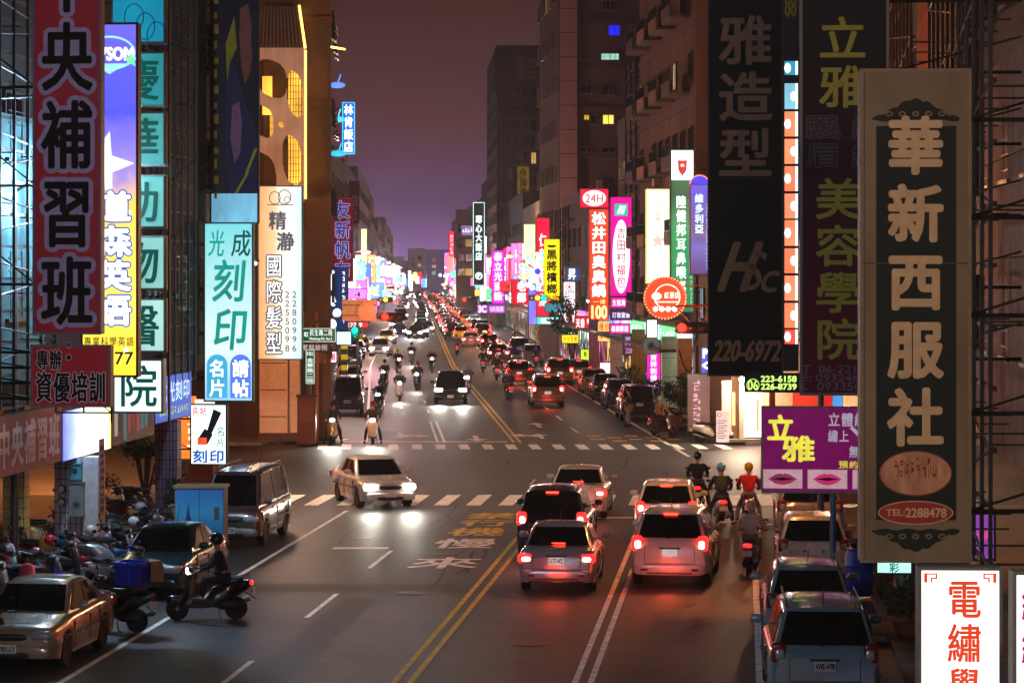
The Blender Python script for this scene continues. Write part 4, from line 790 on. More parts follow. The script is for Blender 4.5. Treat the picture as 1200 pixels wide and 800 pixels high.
def tea(t, w, h, y):
    r = w/2
    mb = MB(); mb.lathe([(r, .12), (r, -.12)], 40, 'y', (0, 0, r)); mb.build('drum', M((150, 30, 16), .5), t)
    mb = MB(); disc(mb, 0, r, r*.93, r*.93, -.13, 40); mb.build('face', LIT((235, 60, 24), 1.0), t)
    mb = MB()
    for i in range(40): a = 6.2832*i/40; mb.blob(r*.97*math.cos(a), -.14, r+r*.97*math.sin(a), .045, .03, .045, 6, 4, 1)
    bl = mb.build('bulb_ring', LIT((255, 120, 80), 2.5), t); bl['kind'] = 'stuff'
    mb = MB(); ring(mb, .1*r, r*1.05, .62*r, .6*r, .05*r, -.135, 30); cells(mb, '紅茶店', -.05*r, r*.95, .7*r, r*1.3, 'h', .05, -.137); disc(mb, -.4*r, 1.08*r, .24*r, .18*r, -.137, 12); mb.box(-.5*r, .6*r, -.137, -.134, .78*r, .84*r)
    for i in range(4): disc(mb, (-.45+.3*i)*r, .48*r, .13*r, .13*r, -.137, 14)
    mb.build('lettering', LIT((255, 225, 200), 1.6), t)
yv = 113; a = W(779, 374, yv); te = thing('round_sign', 'round orange-red tea shop sign ringed with small bulbs', 'sign', a, AF); tea(te, 50/FPX*yv, 50/FPX*yv, 0)
mb = MB(); mb.tube((.8, .1, 1.4), (2.6, .3, 1.5), .03); mb.tube((.8, .1, .5), (2.6, .3, .6), .03); mb.tube((.6, .1, 1.6), (2.6, .3, 2.0), .02); mb.build('bracket', M((180, 50, 30), .5), te)
sign('billboard', 'red and white 24 hour sign on top of the orange hot pot sign', 679, 221, 713, 244, 164, LIT((230, 30, 60), 1.1), [('24H', .2, .3, .8, .72, LIT((215, 90, 90), .8), 's', .06, 0, 1)], depth=.5, extra=lambda t, w, h, y: (lambda mb: (disc(mb, 0, h/2, w*.4, h*.4, y-.001), mb.build('white_oval', LIT((255, 245, 240), 1.7), t)))(MB()))
sign('hanging_sign', 'tall orange-red hot pot sign with white characters and a price of 100', 690, 245, 713, 375, 163.5, LIT((225, 66, 34), 1.0, .25), [('松井田臭臭鍋', .1, .02, .9, .80, RW, 'v', .05), ('一律', .2, .81, .85, .86, LIT((255, 190, 90), 1.5), 'h', .04), ('100', .14, .87, .9, .985, LIT((255, 225, 130), 1.7), 's', .05)], depth=.4, frame=M((150, 40, 30), .5, 0, .3), arm=.6)
def yosh(t, w, h, y):
    mb = MB(); disc(mb, 0, .40*h, .40*w, .37*h, y-.001, 40); mb.build('white_oval', LIT((255, 244, 250), 1.7), t); mb = MB(); mb.box(-.3*w, .3*w, y-.003, y, .81*h, .93*h); mb.build('green_square', LIT((0, 200, 150), .9), t)
    mb = MB(); mb.poly([(x*w, y-.006, z*h) for x, z in ((-.2, .83), (-.08, .83), (.06, .91), (-.06, .91))]); mb.poly([(x*w, y-.006, z*h) for x, z in ((.0, .83), (.12, .83), (.22, .91), (.1, .91))]); mb.build('stripe_logo', RW, t)
sign('hanging_sign', 'tall magenta sign with a white oval and a green square logo', 715, 231, 740, 347, 148.5, LIT((225, 0, 140), 1.15, .15), [('吉田村福包', .26, .30, .74, .92, LIT((205, 30, 110), .8), 'v', .03, 0, 1)], depth=.4, frame=M((130, 20, 90), .5, 0, .4), arm=.7, extra=yosh)
for (x0, y0, x1, y1, c, tc, s, lb) in [(715, 348, 740, 361, (230, 20, 150), (255, 220, 240), '生猛海產', 'small pink board right under the magenta oval sign'), (715, 363, 740, 375, (56, 22, 66), (190, 180, 220), '訂做窗簾', 'small dark purple board between two pink boards'), (714, 379, 738, 391, (230, 30, 150), (255, 225, 240), '檳榔菸酒', 'small pink board with white stars above the purple restaurant sign')]:
    sign('sign_board', lb, x0, y0, x1, y1, 148, LIT(c, 1.2), [(s, .08, .18, .92, .82, LIT(tc, 1.4), 'h', .05)], depth=.3)
sign('hanging_sign', 'yellow-orange slim sign below the hot pot price', 700, 376, 715, 400, 162, LIT((255, 190, 90), 1.2), [('機車', .1, .05, .5, .95, LIT((205, 90, 40), .8), 'v', .03), ('修理', .55, .05, .95, .95, LIT((205, 90, 40), .8), 'v', .03)], depth=.3)
sign('sign_board', 'red tea house board with white characters left of the hot pot sign', 673, 370, 700, 386, 171, LIT((205, 30, 40), .9), [('天香', .05, .15, .45, .9, RW, 'h', .05), ('茶行', .52, .2, .92, .6, RW, 'h', .03)], depth=.3)
sign('sign_board', 'dull purple restaurant board with pale characters and phone number', 730, 392, 757, 416, 140, M((78, 30, 66), .4, 0, .5), [('萬佳香', .05, .06, .95, .55, LIT((190, 165, 200), .7), 'h', .04), ('2281989', .1, .66, .9, .9, LIT((190, 165, 200), .7), 's', .05)], depth=.3)
sign('hanging_sign', 'vertical magenta sign with white strokes above the shrubs', 757, 413, 774, 456, 128, LIT((215, 20, 170), 1.1), [('吉祥刺繡藝', .25, .03, .75, .97, LIT((250, 225, 255), 1.6), 'v', .04)], depth=.3)
yv = 127; a = W(763, 416, yv); rt = thing('round_sign', 'grey round pharmacy sign with a dark blue emblem', 'sign', a, AF); r_ = 11/FPX*yv
mb = MB(); mb.lathe([(r_, .1), (r_, -.1)], 30, 'y', (0, 0, r_)); mb.build('drum', M((120, 116, 100), .5), rt); mb = MB(); disc(mb, 0, r_, r_*.9, r_*.9, -.105, 30); mb.build('face', M((140, 136, 116), .5, 0, .15), rt)
mb = MB(); ring(mb, 0, r_, r_*.42, r_*.42, r_*.07, -.11); mb.box(-.08*r_*2, .08*r_*2, -.112, -.108, .72*r_, 1.3*r_); mb.box(-.3*r_, .3*r_, -.113, -.109, .9*r_, 1.1*r_); mb.build('emblem', M((20, 40, 100), .5), rt); mb = MB(); mb.tube((.3, .0, r_), (1.6, .1, r_), .03); mb.build('bracket', DSTEEL, rt)
sign('sign_board', 'small white board with cyan marks below the tea shop sign', 757, 374, 770, 396, 122, LIT((250, 236, 230), 1.5), (), depth=.3, extra=lambda t, w, h, y: (lambda mb: (ring(mb, 0, h*.5, .3*w, .4*w, .07*w, y), mb.build('cyan_mark', LIT((90, 200, 220), 1), t)))(MB()))
sign('sign_board', 'glowing white and pink shopfront board behind the parked cars', 702, 424, 717, 446, 158, LIT((255, 235, 245), 1.9), (), depth=.3, extra=tubes(LIT((240, 60, 160), 1.5), .05))
sign('sign_board', 'lime green upright board low between the shops', 680, 409, 691, 432, 177, LIT((190, 240, 30), 1.2), [('電', .3, .1, .7, .4, M((60, 90, 10), .5), 'v', .05)], depth=.3)
sign('hanging_sign', 'white motorcycle dealer sign with red and blue characters', 660, 330, 674, 391, 189, LIT((248, 244, 250), 1.5), [('SYM', .12, .17, .88, .24, LIT((20, 110, 200), .6), 's', .06), ('三陽機車', .15, .30, .85, .97, LIT((205, 40, 80), .6), 'v', .05)], depth=.4, extra=lambda t, w, h, y: (lambda mb: (ring(mb, 0, h*.9, .28*w, .28*w, .07*w, y), disc(mb, 0, h*.9, .12*w, .14*w, y), mb.build('ring_logo', LIT((215, 60, 90), .7), t)))(MB()))
sign('sign_board', 'bright yellow board with red words at the foot of the dealer sign', 658, 392, 678, 402, 187, LIT((255, 225, 0), 1.3), [('大勿里廣', .08, .15, .92, .85, LIT((205, 50, 20), .6), 'h', .04)], depth=.3)
sign('sign_board', 'blue square board with one white character', 662, 312, 681, 330, 186, LIT((26, 60, 116), .7), [('昇', .15, .08, .7, .92, LIT((225, 235, 245), 1.3), 'v', .05)], depth=.3)
sign('hanging_sign', 'yellow betel nut sign with black brush characters', 637, 280, 656, 352, 206, LIT((250, 225, 20), 1.15), [('黑將檳榔', .14, .16, .86, .90, M((30, 26, 10), .5), 'v', .05), ('批發', .12, .91, .88, .985, LIT((225, 60, 20), .8), 'h', .05)], depth=.4, extra=lambda t, w, h, y: (lambda mb: (mb.poly([(x*w, y, h*z) for x, z in ((-.35, .90), (-.15, .86), (.15, .86), (.35, .90), (.2, .87), (-.2, .87))]), mb.build('crown_mark', BLACK, t)))(MB()))
sign('hanging_sign', 'crimson sign with white characters behind the betel nut sign', 628, 255, 644, 372, 219, LIT((215, 10, 50), 1.1), [('仁和大藥局', .2, .15, .8, .9, RW, 'v', .05)], depth=.4)
sign('hanging_sign', 'pale lime blank light box left of the crimson sign', 614, 263, 627, 311, 236, LIT((240, 255, 170), 1.6), (), depth=.4, frame=LIT((170, 230, 40), 1))
sign('sign_board', 'crimson square board with white brush characters', 599, 327, 620, 357, 244, LIT((210, 10, 50), 1.0), [('老鄉', .3, .06, .85, .94, RW, 'v', .06)], depth=.4)
sign('hanging_sign', 'violet-blue lit sign beneath the rainbow wheel', 619, 336, 635, 380, 222, LIT((110, 100, 235), 1.6, .4), (), depth=.4)
sign('hanging_sign', 'magenta telecom sign with white characters', 576, 293, 591, 356, 300, LIT((190, 20, 190), 1.3), [('泰立光通訊', .15, .03, .85, .95, LIT((255, 220, 255), 1.7), 'v', .06)], depth=.4)
sign('sign_board', 'horizontal violet board reading 3C below the telecom sign', 559, 357, 592, 367, 301, LIT((170, 60, 200), .8), [('3C', .05, .12, .32, .88, LIT((255, 205, 255), 2), 's', .08), ('通訊量販', .38, .15, .95, .85, LIT((225, 180, 250), 1.2), 'h', .05)], depth=.4)
sign('hotel_sign', 'tall dark hotel sign outlined in white neon', 554, 237, 568, 335, 330, M((26, 26, 28), .4), [('寒心大飯店', .2, .15, .8, .70, LIT((210, 250, 240), 1.8), 'v', .05)], depth=.6, extra=lambda t, w, h, y: (tubes(LIT((190, 255, 250), 2.4), .06)(t, w, h, y), (lambda mb: (ring(mb, 0, .12*h, .3*w, .3*w, .08*w, y), cells(mb, 'P', -.1*w, .09*h, .14*w, .15*h, 's', .05, y), mb.build('parking_mark', LIT((230, 250, 255), 1.8), t)))(MB())), arm=2.6)
sign('hanging_sign', 'dull yellow sign with dark blue characters high on the dark tower', 606, 195, 620, 238, 330, M((176, 140, 30), .5, 0, .14), [('今海湯', .12, .04, .88, .84, M((30, 36, 80), .5), 'v', .05)], depth=.5)
sign('hanging_sign', 'red sign rising above the distant haze left of the hotel sign', 526, 271, 532, 302, 420, LIT((225, 20, 60), 1.4), (), depth=.5, extra=lambda t, w, h, y: (lambda mb: (scribble(mb, -.3*w, .1*h, .3*w, .9*h, 5, 3, y), mb.build('lettering', RW, t)))(MB()))
sign('sign_board', 'pink board hung under the distant red sign', 523, 300, 531, 318, 415, LIT((255, 120, 130), 1.6), (), depth=.5)
sign('billboard', 'white scribbled board on the stepped grey tower', 540, 264, 556, 276, 400, LIT((120, 100, 150), .9), (), depth=.5, extra=lambda t, w, h, y: (lambda mb: (scribble(mb, -.4*w, .2*h, .4*w, .8*h, 4, 9, y, False), mb.build('lettering', RW, t)))(MB()))
sign('sign_board', 'teal lit board over the violet-blue sign', 629, 371, 655, 380, 205, LIT((60, 225, 180), 1.4), [('燒臘', .15, .1, .85, .9, LIT((220, 255, 240), 1.8), 'h', .06)], depth=.3)
sign('sign_board', 'turquoise rounded awning board beside the dealer sign', 638, 355, 660, 366, 200, LIT((70, 150, 165), .7), (), depth=.3)
sign('parking_sign', 'blue parking sign with white letter and arrow beside the green salon sign', 821, 407, 831, 437, 112, LIT((20, 60, 200), .9), [('P', .28, .06, .75, .40, PLW, 's', .1), ('<', .2, .55, .8, .85, PLW, 's', .1)], depth=.15)
# rainbow wheel
yv = 211; a = W(630, 318, yv); wh = thing('neon_sign', 'rainbow light wheel with radiating bulbs and a blue centre', 'neon sign', a, AF); k = yv/FPX
HUE = [(255, 40, 40), (255, 140, 30), (255, 235, 60), (60, 255, 120), (60, 230, 255), (70, 110, 255), (230, 80, 255), (255, 120, 190)]
for i in range(20):
    an = 6.2832*i/20; mb = MB(); ca, sa = math.cos(an), math.sin(an); mb.tube((ca*4*k, 0, sa*4*k), (ca*(14+3*(i % 2))*k, 0, sa*(14+3*(i % 2))*k), .12, n=6); mb.blob(ca*20*k, 0, sa*20*k, .2, .1, .2, 6, 4, 1); mb.build('ray_tube', LIT(HUE[(i*3) % 8], 6), wh)
mb = MB(); disc(mb, 0, 0, 3.5*k, 3.5*k, -.05); mb.build('hub', LIT((40, 60, 200), 1.5), wh); mb = MB(); ring(mb, 0, 0, 5.2*k, 5.2*k, 1.2*k, -.08); mb.build('hub_ring', LIT((225, 245, 255), 5), wh)
mb = MB(); mb.tube((0, .1, 0), (2.5, .2, 0), .06); mb.build('bracket', DSTEEL, wh)
# ------------------------------------------------------------------ distant sign clutter on both sides
r5 = random.Random(77)
PAL = [('pink', (255, 90, 170)), ('red', (235, 30, 50)), ('white', (255, 245, 250)), ('cyan', (110, 225, 255)), ('blue', (60, 110, 245)), ('yellow', (255, 225, 90)), ('violet', (190, 110, 255)), ('green', (90, 240, 140)), ('orange', (255, 150, 60)), ('pale pink', (255, 190, 215)), ('bluish white', (200, 225, 255))]
wts = [4, 3, 6, 4, 3, 2, 3, 1.5, 2.5, 4, 5]
for side in (-1, 1):
    Y = 200 if side < 0 else 255; n = 0
    while Y < 1000:
        cn, c = r5.choices(PAL, wts)[0]; tall = r5.random() < (.35 if side < 0 else .6); w = r5.uniform(.9, 1.6) if tall else r5.uniform(2, 4.6); h = r5.uniform(3, 8) if tall else r5.uniform(.8, 2); z = r5.uniform(3.2, 7 if tall else 6)
        u = side*r5.uniform(7.6, 9.6)
        if side < 0: h = min(h, 4.2); z = min(z, 5); w = min(w, 3.2)
        elif Y < 420: h = min(h, 5); z = min(z, 5)
        p = F(u, Y, z); kind = 'upright' if tall else 'wide'; sd = 'left' if side < 0 else 'right'
        t = thing('shop_sign', f'{nth((cn, kind, sd))} {cn} lit {kind} sign going up the {sd} side of the far street', 'sign', p, AF, f'{cn} {kind} signs up the {sd} side of the far street')
        mb = MB(); mb.box(-w/2, w/2, -.2, .2, 0, h); mb.build('casing', FRM, t); mb = MB(); mb.box(-w/2+.06, w/2-.06, -.215, -.202, .06, h-.06); mb.build('panel', LIT(c, r5.choice([1.6, 2.2, 2.9]), .3), t)
        if Y < 620:
            mb = MB(); scribble(mb, -w*.36, .1, w*.36, h-.1, max(2, int(h/w)) if tall else max(2, int(w/h)), n, -.22, tall); mb.build('lettering', LIT(r5.choice([(255, 255, 255), (200, 30, 60), (40, 70, 180), (30, 30, 40)]), 1.0), t)
        n += 1; Y += r5.uniform(2.2, 5.5)*(.85 if Y < 500 else 1.5)*(1.7 if side < 0 else 1)

for i in range(24):                                # signs that close the far end of the street, where it bends away
    px = 464+3.3*i+r5.uniform(-1.5, 1.5); w = r5.uniform(3.4, 5); y0 = r5.uniform(311, 327); y1 = y0+r5.uniform(8, 20); cn, c = r5.choices(PAL, wts)[0]; Y = 880+r5.uniform(-15, 25); a, b = W(px, min(y1, 341), Y), W(px+w, y0, Y)
    t = thing('shop_sign', f'{nth("end"+cn)} {cn} lit sign where the far street bends away', 'sign', a, 0, 'signs at the bend of the far street'); MB().box(0, b.x-a.x, 0, .4, 0, b.z-a.z).build('casing', FRM, t); MB().box(.06, b.x-a.x-.06, -.02, -.002, .06, b.z-a.z-.06).build('panel', LIT(c, r5.choice([2.2, 3.2, 4]), .4), t)
    mb = MB(); scribble(mb, .3, .3, b.x-a.x-.3, b.z-a.z-.3, 3, i, -.03); mb.build('lettering', LIT((200, 60, 100), 1), t)

for cn, c, st in (('white', (255, 240, 250), 7), ('pink', (255, 90, 160), 5), ('red', (255, 30, 40), 6), ('blue', (90, 150, 255), 6), ('amber', (255, 180, 90), 7), ('green', (80, 240, 170), 5)):
    mb = MB()
    for i in range(70):
        Y = r5.uniform(470, 1150); p = F(r5.choice([-1, 1])*r5.uniform(5.5, 10), Y, r5.uniform(.6, 7)); q = r5.uniform(.12, .5); mb.blob(p.x, p.y, p.z, q, .1, q*r5.uniform(.4, 1.2), 6, 4, .8)
    o = mb.build('distant_street_lights', LIT(c, st), None); o['kind'] = 'stuff'
# ------------------------------------------------------------------ cars
def lerp(pts, x):
    pts = sorted(pts)
    if x <= pts[0][0]: return pts[0][1]
    for (a, b), (c, d) in zip(pts, pts[1:]):
        if x <= c: t = (x-a)/(c-a+1e-9); return b+(d-b)*t
    return pts[-1][1]
KIND = {
 'sedan': dict(L=4.35, W=1.70, H=1.46, belt=.92, top=[(2.17,.64),(2.13,.74),(1.98,.80),(1.1,.91),(.9,.93),(-1.4,.97),(-1.6,1.0),(-2.0,1.0),(-2.12,.95),(-2.17,.80)], fb=.98, ft=.22, rt=-.85, rb=-1.5, rw=.30, wx=(1.32,-1.22), tail=(.84, .17, .13), sill=.22),
 'hatch': dict(L=4.1, W=1.70, H=1.55, belt=.95, top=[(2.05,.66),(2.01,.76),(1.86,.83),(1.15,.94),(-1.8,1.0),(-1.98,.98),(-2.05,.85)], fb=1.1, ft=.40, rt=-1.45, rb=-1.93, rw=.31, wx=(1.28,-1.25), tail=(.98, .12, .20), sill=.22),
 'suv':   dict(L=4.45, W=1.80, H=1.72, belt=1.04, top=[(2.22,.62),(2.17,.78),(2.0,.92),(1.1,1.03),(-2.0,1.08),(-2.17,1.06),(-2.22,.9)], fb=1.05, ft=.42, rt=-1.75, rb=-2.10, rw=.35, wx=(1.38,-1.28), tail=(1.05, .12, .22), sill=.30),
 'van':   dict(L=4.5, W=1.66, H=1.92, belt=1.02, top=[(2.25,.66),(2.22,.86),(2.1,.96),(1.8,1.02),(-2.1,1.06),(-2.22,1.04),(-2.25,.9)], fb=2.02, ft=1.25, rt=-2.02, rb=-2.15, rw=.31, wx=(1.45,-1.2), tail=(.95, .10, .26), sill=.26)}
def car_meshes(k):
    d = KIND[k]; L, Wd, H, belt = d['L'], d['W'], d['H'], d['belt']; hl = L/2; out = {}
    def body():
        b = MB(); xs = sorted(set([-hl, -hl+.03, -hl+.09, -hl+.2]+[hl, hl-.03, hl-.09, hl-.2]+[-hl+.3+i*.1 for i in range(int((L-.6)/.1)+1)]+[w+s*d_ for w in d['wx'] for s in (-1, 1) for d_ in (d['rw']+.06, d['rw']+.02, d['rw']-.05, .16, .05)])); S = []
        for x in xs:
            e = max(0, (abs(x)-(hl-.45))/.45); hw = Wd/2*(1-.13*e**2.4); zt = lerp(d['top'], x); sill = d['sill']+(.06*e); R_ = d['rw']+.065; arch = 0
            for w in d['wx']:
                if abs(x-w) < R_: arch = max(arch, d['rw']+math.sqrt(max(0, R_*R_-(x-w)**2)))
            zs = max(sill, arch); f = .22*e**6
            if e >= 1: zt -= .03; zs += .05
            mid = min(zt-.1, max(zs+.03, .55))
            S.append([(x, 0, zs if arch == 0 else sill), (x, hw*.74, sill+.02), (x, hw*.75 if arch else hw*.86, zs-.005), (x, hw*.965, zs), (x, hw*.995, max(mid-.12, zs+.015)), (x, hw, mid), (x, hw*.975, max(zt-.13, mid+.02)), (x, hw*.93, zt-.05), (x, hw*.84, zt-.012), (x, hw*.45, zt+.012), (x, 0, zt+.02)])
        n = len(S[0])
        for s in (1, -1):
            base = len(b.v)
            for sec in S: b.v += [(p[0], p[1]*s, p[2]) for p in sec]
            for i in range(len(S)-1):
                for j in range(n-1):
                    q = (base+i*n+j, base+(i+1)*n+j, base+(i+1)*n+j+1, base+i*n+j+1); b.f.append(q if s < 0 else q[::-1])
            for i in (0, len(S)-1): b.f.append(tuple(base+i*n+j for j in range(n)))
        return b
    wb, wt = Wd/2*.90, Wd/2*.72; zr = H; ft, fb, rt, rb = d['ft'], d['fb'], d['rt'], d['rb']
    bl = lambda x: lerp(d['top'], x)-.03
    def cabin():
        b = MB(); st = []; nn = 7
        for i in range(nn):
            x = ft+(rt-ft)*i/(nn-1); u = i/(nn-1); z = zr-.05*(2*u-1)**2-.02; st.append((x, z))
        def sec(x, z, xb, s): return [(x, 0, z+.02), (x, s*wt*.55, z+.014), (x, s*wt*.88, z-.01), (x, s*wt, z-.06), (xb, s*wb, bl(xb))]
        for s in (1, -1):
            base = len(b.v); rows = [[(fb+.1, 0, bl(fb)), (fb+.08, s*wb*.55, bl(fb)), (fb+.03, s*wb*.88, bl(fb)), (fb-.03, s*wb*.98, bl(fb)), (fb-.05, s*wb, bl(fb)-.02)]]
            rows += [sec(x, z, x, s) for x, z in st]
            rows += [[(rb-.06, 0, bl(rb)), (rb-.05, s*wb*.55, bl(rb)), (rb-.02, s*wb*.88, bl(rb)), (rb+.02, s*wb*.98, bl(rb)), (rb+.05, s*wb, bl(rb)-.02)]]
            for r_ in rows: b.v += r_
            for i in range(len(rows)-1):
                for j in range(4): q = (base+i*5+j, base+(i+1)*5+j, base+(i+1)*5+j+1, base+i*5+j+1); b.f.append(q if s > 0 else q[::-1])
        return b
    def screen_(front):
        def fn():
            b = MB(); x0, x1 = (fb+.10, ft) if front else (rb-.06, rt); o = .018 if front else -.018; N_ = 8; z0, z1 = bl(fb if front else rb), zr-.07
            for i in range(N_+1):
                s = -1+2*i/N_
                for t in (.10, .5, .90):
                    wbx, wtx = wb*.90, wt*.86; y = s*(wbx+(wtx-wbx)*t); xb_ = x0-(.10 if front else -.05)*abs(s)**2*(1-t); x = xb_+(x1-xb_)*t+o*(1.6); z = z0+(z1-z0)*t+.02; b.v.append((x, y, z))
            for i in range(N_):
                for t in range(2): a = i*3+t; b.f.append((a, a+3, a+4, a+1))
            return b
        return fn
    def side(which, s):
        def fn():
            b = MB(); mid = (ft+rt)/2+(.12 if k != 'van' else .35)
            def P(x, v):
                z0 = bl(x)+.05; z1 = zr-.11; return (x, s*(wb+(wt-wb)*((z0+(z1-z0)*v-bl(x))/(zr-.07-bl(x)))+.012), z0+(z1-z0)*v)
            if which == 'f': pts = [P(fb-.22, 0), P(ft-.06, 1), P(mid+.04, 1), P(mid+.04, 0)]
            elif which == 'r': e = (rt+.22 if k == 'sedan' else rt+.62); pts = [P(mid-.04, 0), P(mid-.04, 1), P(e, 1), P(e-(.25 if k == 'sedan' else .05), 0)]
            else: e = (rt+.22 if k == 'sedan' else rt+.56); pts = [P(e-(.3 if k == 'sedan' else .02), 0), P(e-.04, 1), P(rt+.12, 1), P((rb+.32) if k != 'sedan' else rb+.5, 0)]
            b.poly(pts if s < 0 else pts[::-1]); return b
        return fn
    g_ = lambda nm, f, sm=40: cached((k, nm), f, sm)
    out['body'] = g_('body', body, 45); out['cabin'] = g_('cabin', cabin, 42)
    out['ws'] = g_('ws', screen_(True)); out['rw'] = g_('rw', screen_(False))
    for w in 'frq':
        for s in (1, -1): out['s'+w+str(s)] = g_('s'+w+str(s), side(w, s), None)
    tz, tw_, th = d['tail']
    for s in (1, -1):
        out['tail%d' % s] = g_('tail%d' % s, lambda: MB().blob(-hl+.09, s*(Wd/2-.17), tz-.05, .085, tw_, th*.75, 12, 7, .45))
        out['core%d' % s] = g_('core%d' % s, lambda: MB().blob(-hl+.03, s*(Wd/2-.19), tz-.05-th*.12, .045, tw_*.62, th*.4, 10, 6, .6))
        out['head%d' % s] = g_('head%d' % s, lambda: MB().blob(hl-.13, s*(Wd/2-.27), d['belt']-.26 if k != 'van' else .72, .165, .21, .09, 14, 7, .6))
        def mir(): b = MB(); b.blob(fb-.28, s*(Wd/2+.10), belt+.12, .07, .11, .075, 10, 6, .7); b.tube((fb-.25, s*(Wd/2-.08), belt+.05), (fb-.27, s*(Wd/2+.04), belt+.09), .02, n=5); return b
        out['mir%d' % s] = g_('mir%d' % s, mir)
        def hd(): b = MB(); b.blob(.12 if k != 'van' else .55, s*(Wd/2*.985), belt-.12, .09, .025, .018, 8, 5, .6); b.blob(-.85, s*(Wd/2*.985), belt-.10, .09, .025, .018, 8, 5, .6); return b
        out['hnd%d' % s] = g_('hnd%d' % s, hd, None)
        def seam():
            b = MB(); mid = (ft+rt)/2+(.12 if k != 'van' else .35)
            for x in (fb-.12, mid, rt-.02 if k == 'sedan' else rt+.5): b.box(x-.008, x+.008, min(s*(Wd/2-.02), s*(Wd/2+.006)), max(s*(Wd/2-.02), s*(Wd/2+.006)), d['sill']+.12, belt-.14)
            b.box(-hl+.5, hl-.6, min(s*(Wd/2-.01), s*(Wd/2+.014)), max(s*(Wd/2-.01), s*(Wd/2+.014)), .56, .60) 
            return b
        out['seam%d' % s] = g_('seam%d' % s, seam, None)
    def bump():
        b = MB(); b.blob(-hl+.08, 0, .42, .14, Wd/2*.90, .13, 20, 7, .35); return b
    out['rbump'] = g_('rbump', bump)
    out['fbump'] = g_('fbump', lambda: MB().blob(hl-.10, 0, .38, .14, Wd/2*.90, .12, 20, 7, .35))
    def grille():
        b = MB(); z = d['belt']-.28 if k != 'van' else .70; b.blob(hl-.02, 0, z, .05, .36, .06, 14, 6, .5); b.blob(hl+.015, 0, .33, .04, .42, .05, 14, 6, .4); return b
    out['grille'] = g_('grille', grille)
    pz = .80 if k == 'sedan' else (.86 if k != 'van' else .74)
    out['plate'] = g_('plate', lambda: MB().cb(-hl-.045 if k == 'sedan' else -hl-.035, 0, pz-.06, .02, .34, .15), None); out['pz'] = pz-.06
    out['fplate'] = g_('fplate', lambda: MB().cb(hl+.045, 0, .44, .02, .34, .15), None)
    out['hstop'] = g_('hstop', lambda: MB().cb(rt-.10 if k != 'sedan' else rb+.05, 0, zr-.10 if k != 'sedan' else bl(rb)+.09, .06, .30, .035), None)
    def tyre():
        b = MB(); r = d['rw']; b.lathe([(r*.62, -.09), (r*.9, -.1), (r, -.075), (r, .075), (r*.9, .1), (r*.62, .09)], 22, 'y'); return b
    def rim():
        b = MB(); r = d['rw']; b.lathe([(r*.63, -.07), (r*.64, .085), (r*.56, .088), (r*.54, .03), (r*.2, .035)], 22, 'y')
        b.lathe([(r*.15, 0), (r*.15, .07), (r*.08, .085)], 12, 'y')
        for i in range(7):
            a = 6.2832*i/7; b.hull8([(r*.1*math.cos(a-.3), .045, r*.1*math.sin(a-.3)), (r*.1*math.cos(a+.3), .045, r*.1*math.sin(a+.3)), (r*.58*math.cos(a+.11), .05, r*.58*math.sin(a+.11)), (r*.58*math.cos(a-.11), .05, r*.58*math.sin(a-.11))], [(r*.1*math.cos(a-.3), .075, r*.1*math.sin(a-.3)), (r*.1*math.cos(a+.3), .075, r*.1*math.sin(a+.3)), (r*.58*math.cos(a+.11), .08, r*.58*math.sin(a+.11)), (r*.58*math.cos(a-.11), .08, r*.58*math.sin(a-.11))])
        return b
    out['tyre'] = g_('tyre', tyre); out['rim'] = g_('rim', rim, 30)
    def gate():
        b = MB(); z1 = d['belt']-.06 if k != 'sedan' else .93; y = Wd/2*.62; x = -hl
        for s in (-1, 1): b.box(x-.006, x+.02, s*y-.006, s*y+.006, .56, z1-.05)
        b.box(x-.006, x+.02, -y, y, .552, .562); b.box(x-.03, x+.02, -.24, .24, z1-.10, z1-.07); b.box(x-.075, x, -y*.9, y*.9, .335, .36); return b
    out['gate'] = g_('gate', gate, None)
    out['refl'] = g_('refl', lambda: MB().box(-hl-.075, -hl-.03, -Wd*.36, -Wd*.27, .40, .45).box(-hl-.075, -hl-.03, Wd*.27, Wd*.36, .40, .45), None)
    def rails(): b = MB(); [b.path([(ft-.1, s*wt*.9, zr-.05), (ft-.2, s*wt*.92, zr+.05), (rt+.2, s*wt*.92, zr+.04), (rt+.05, s*wt*.9, zr-.06)], .016, 5) for s in (-1, 1)]; return b
    out['rails'] = g_('rails', rails, None)
    out['ant'] = g_('ant', lambda: MB().tube((rt+.25, .0, zr-.04), (rt-.02, 0, zr+.28), .008, n=4), None)
    def wiper(): b = MB(); b.tube((rb-.03, 0, bl(rb)+.07), (rb+.02, .42, bl(rb)+.14), .012, n=4); return b
    out['wiper'] = g_('wiper', wiper, None)
    out['d'] = d; return out
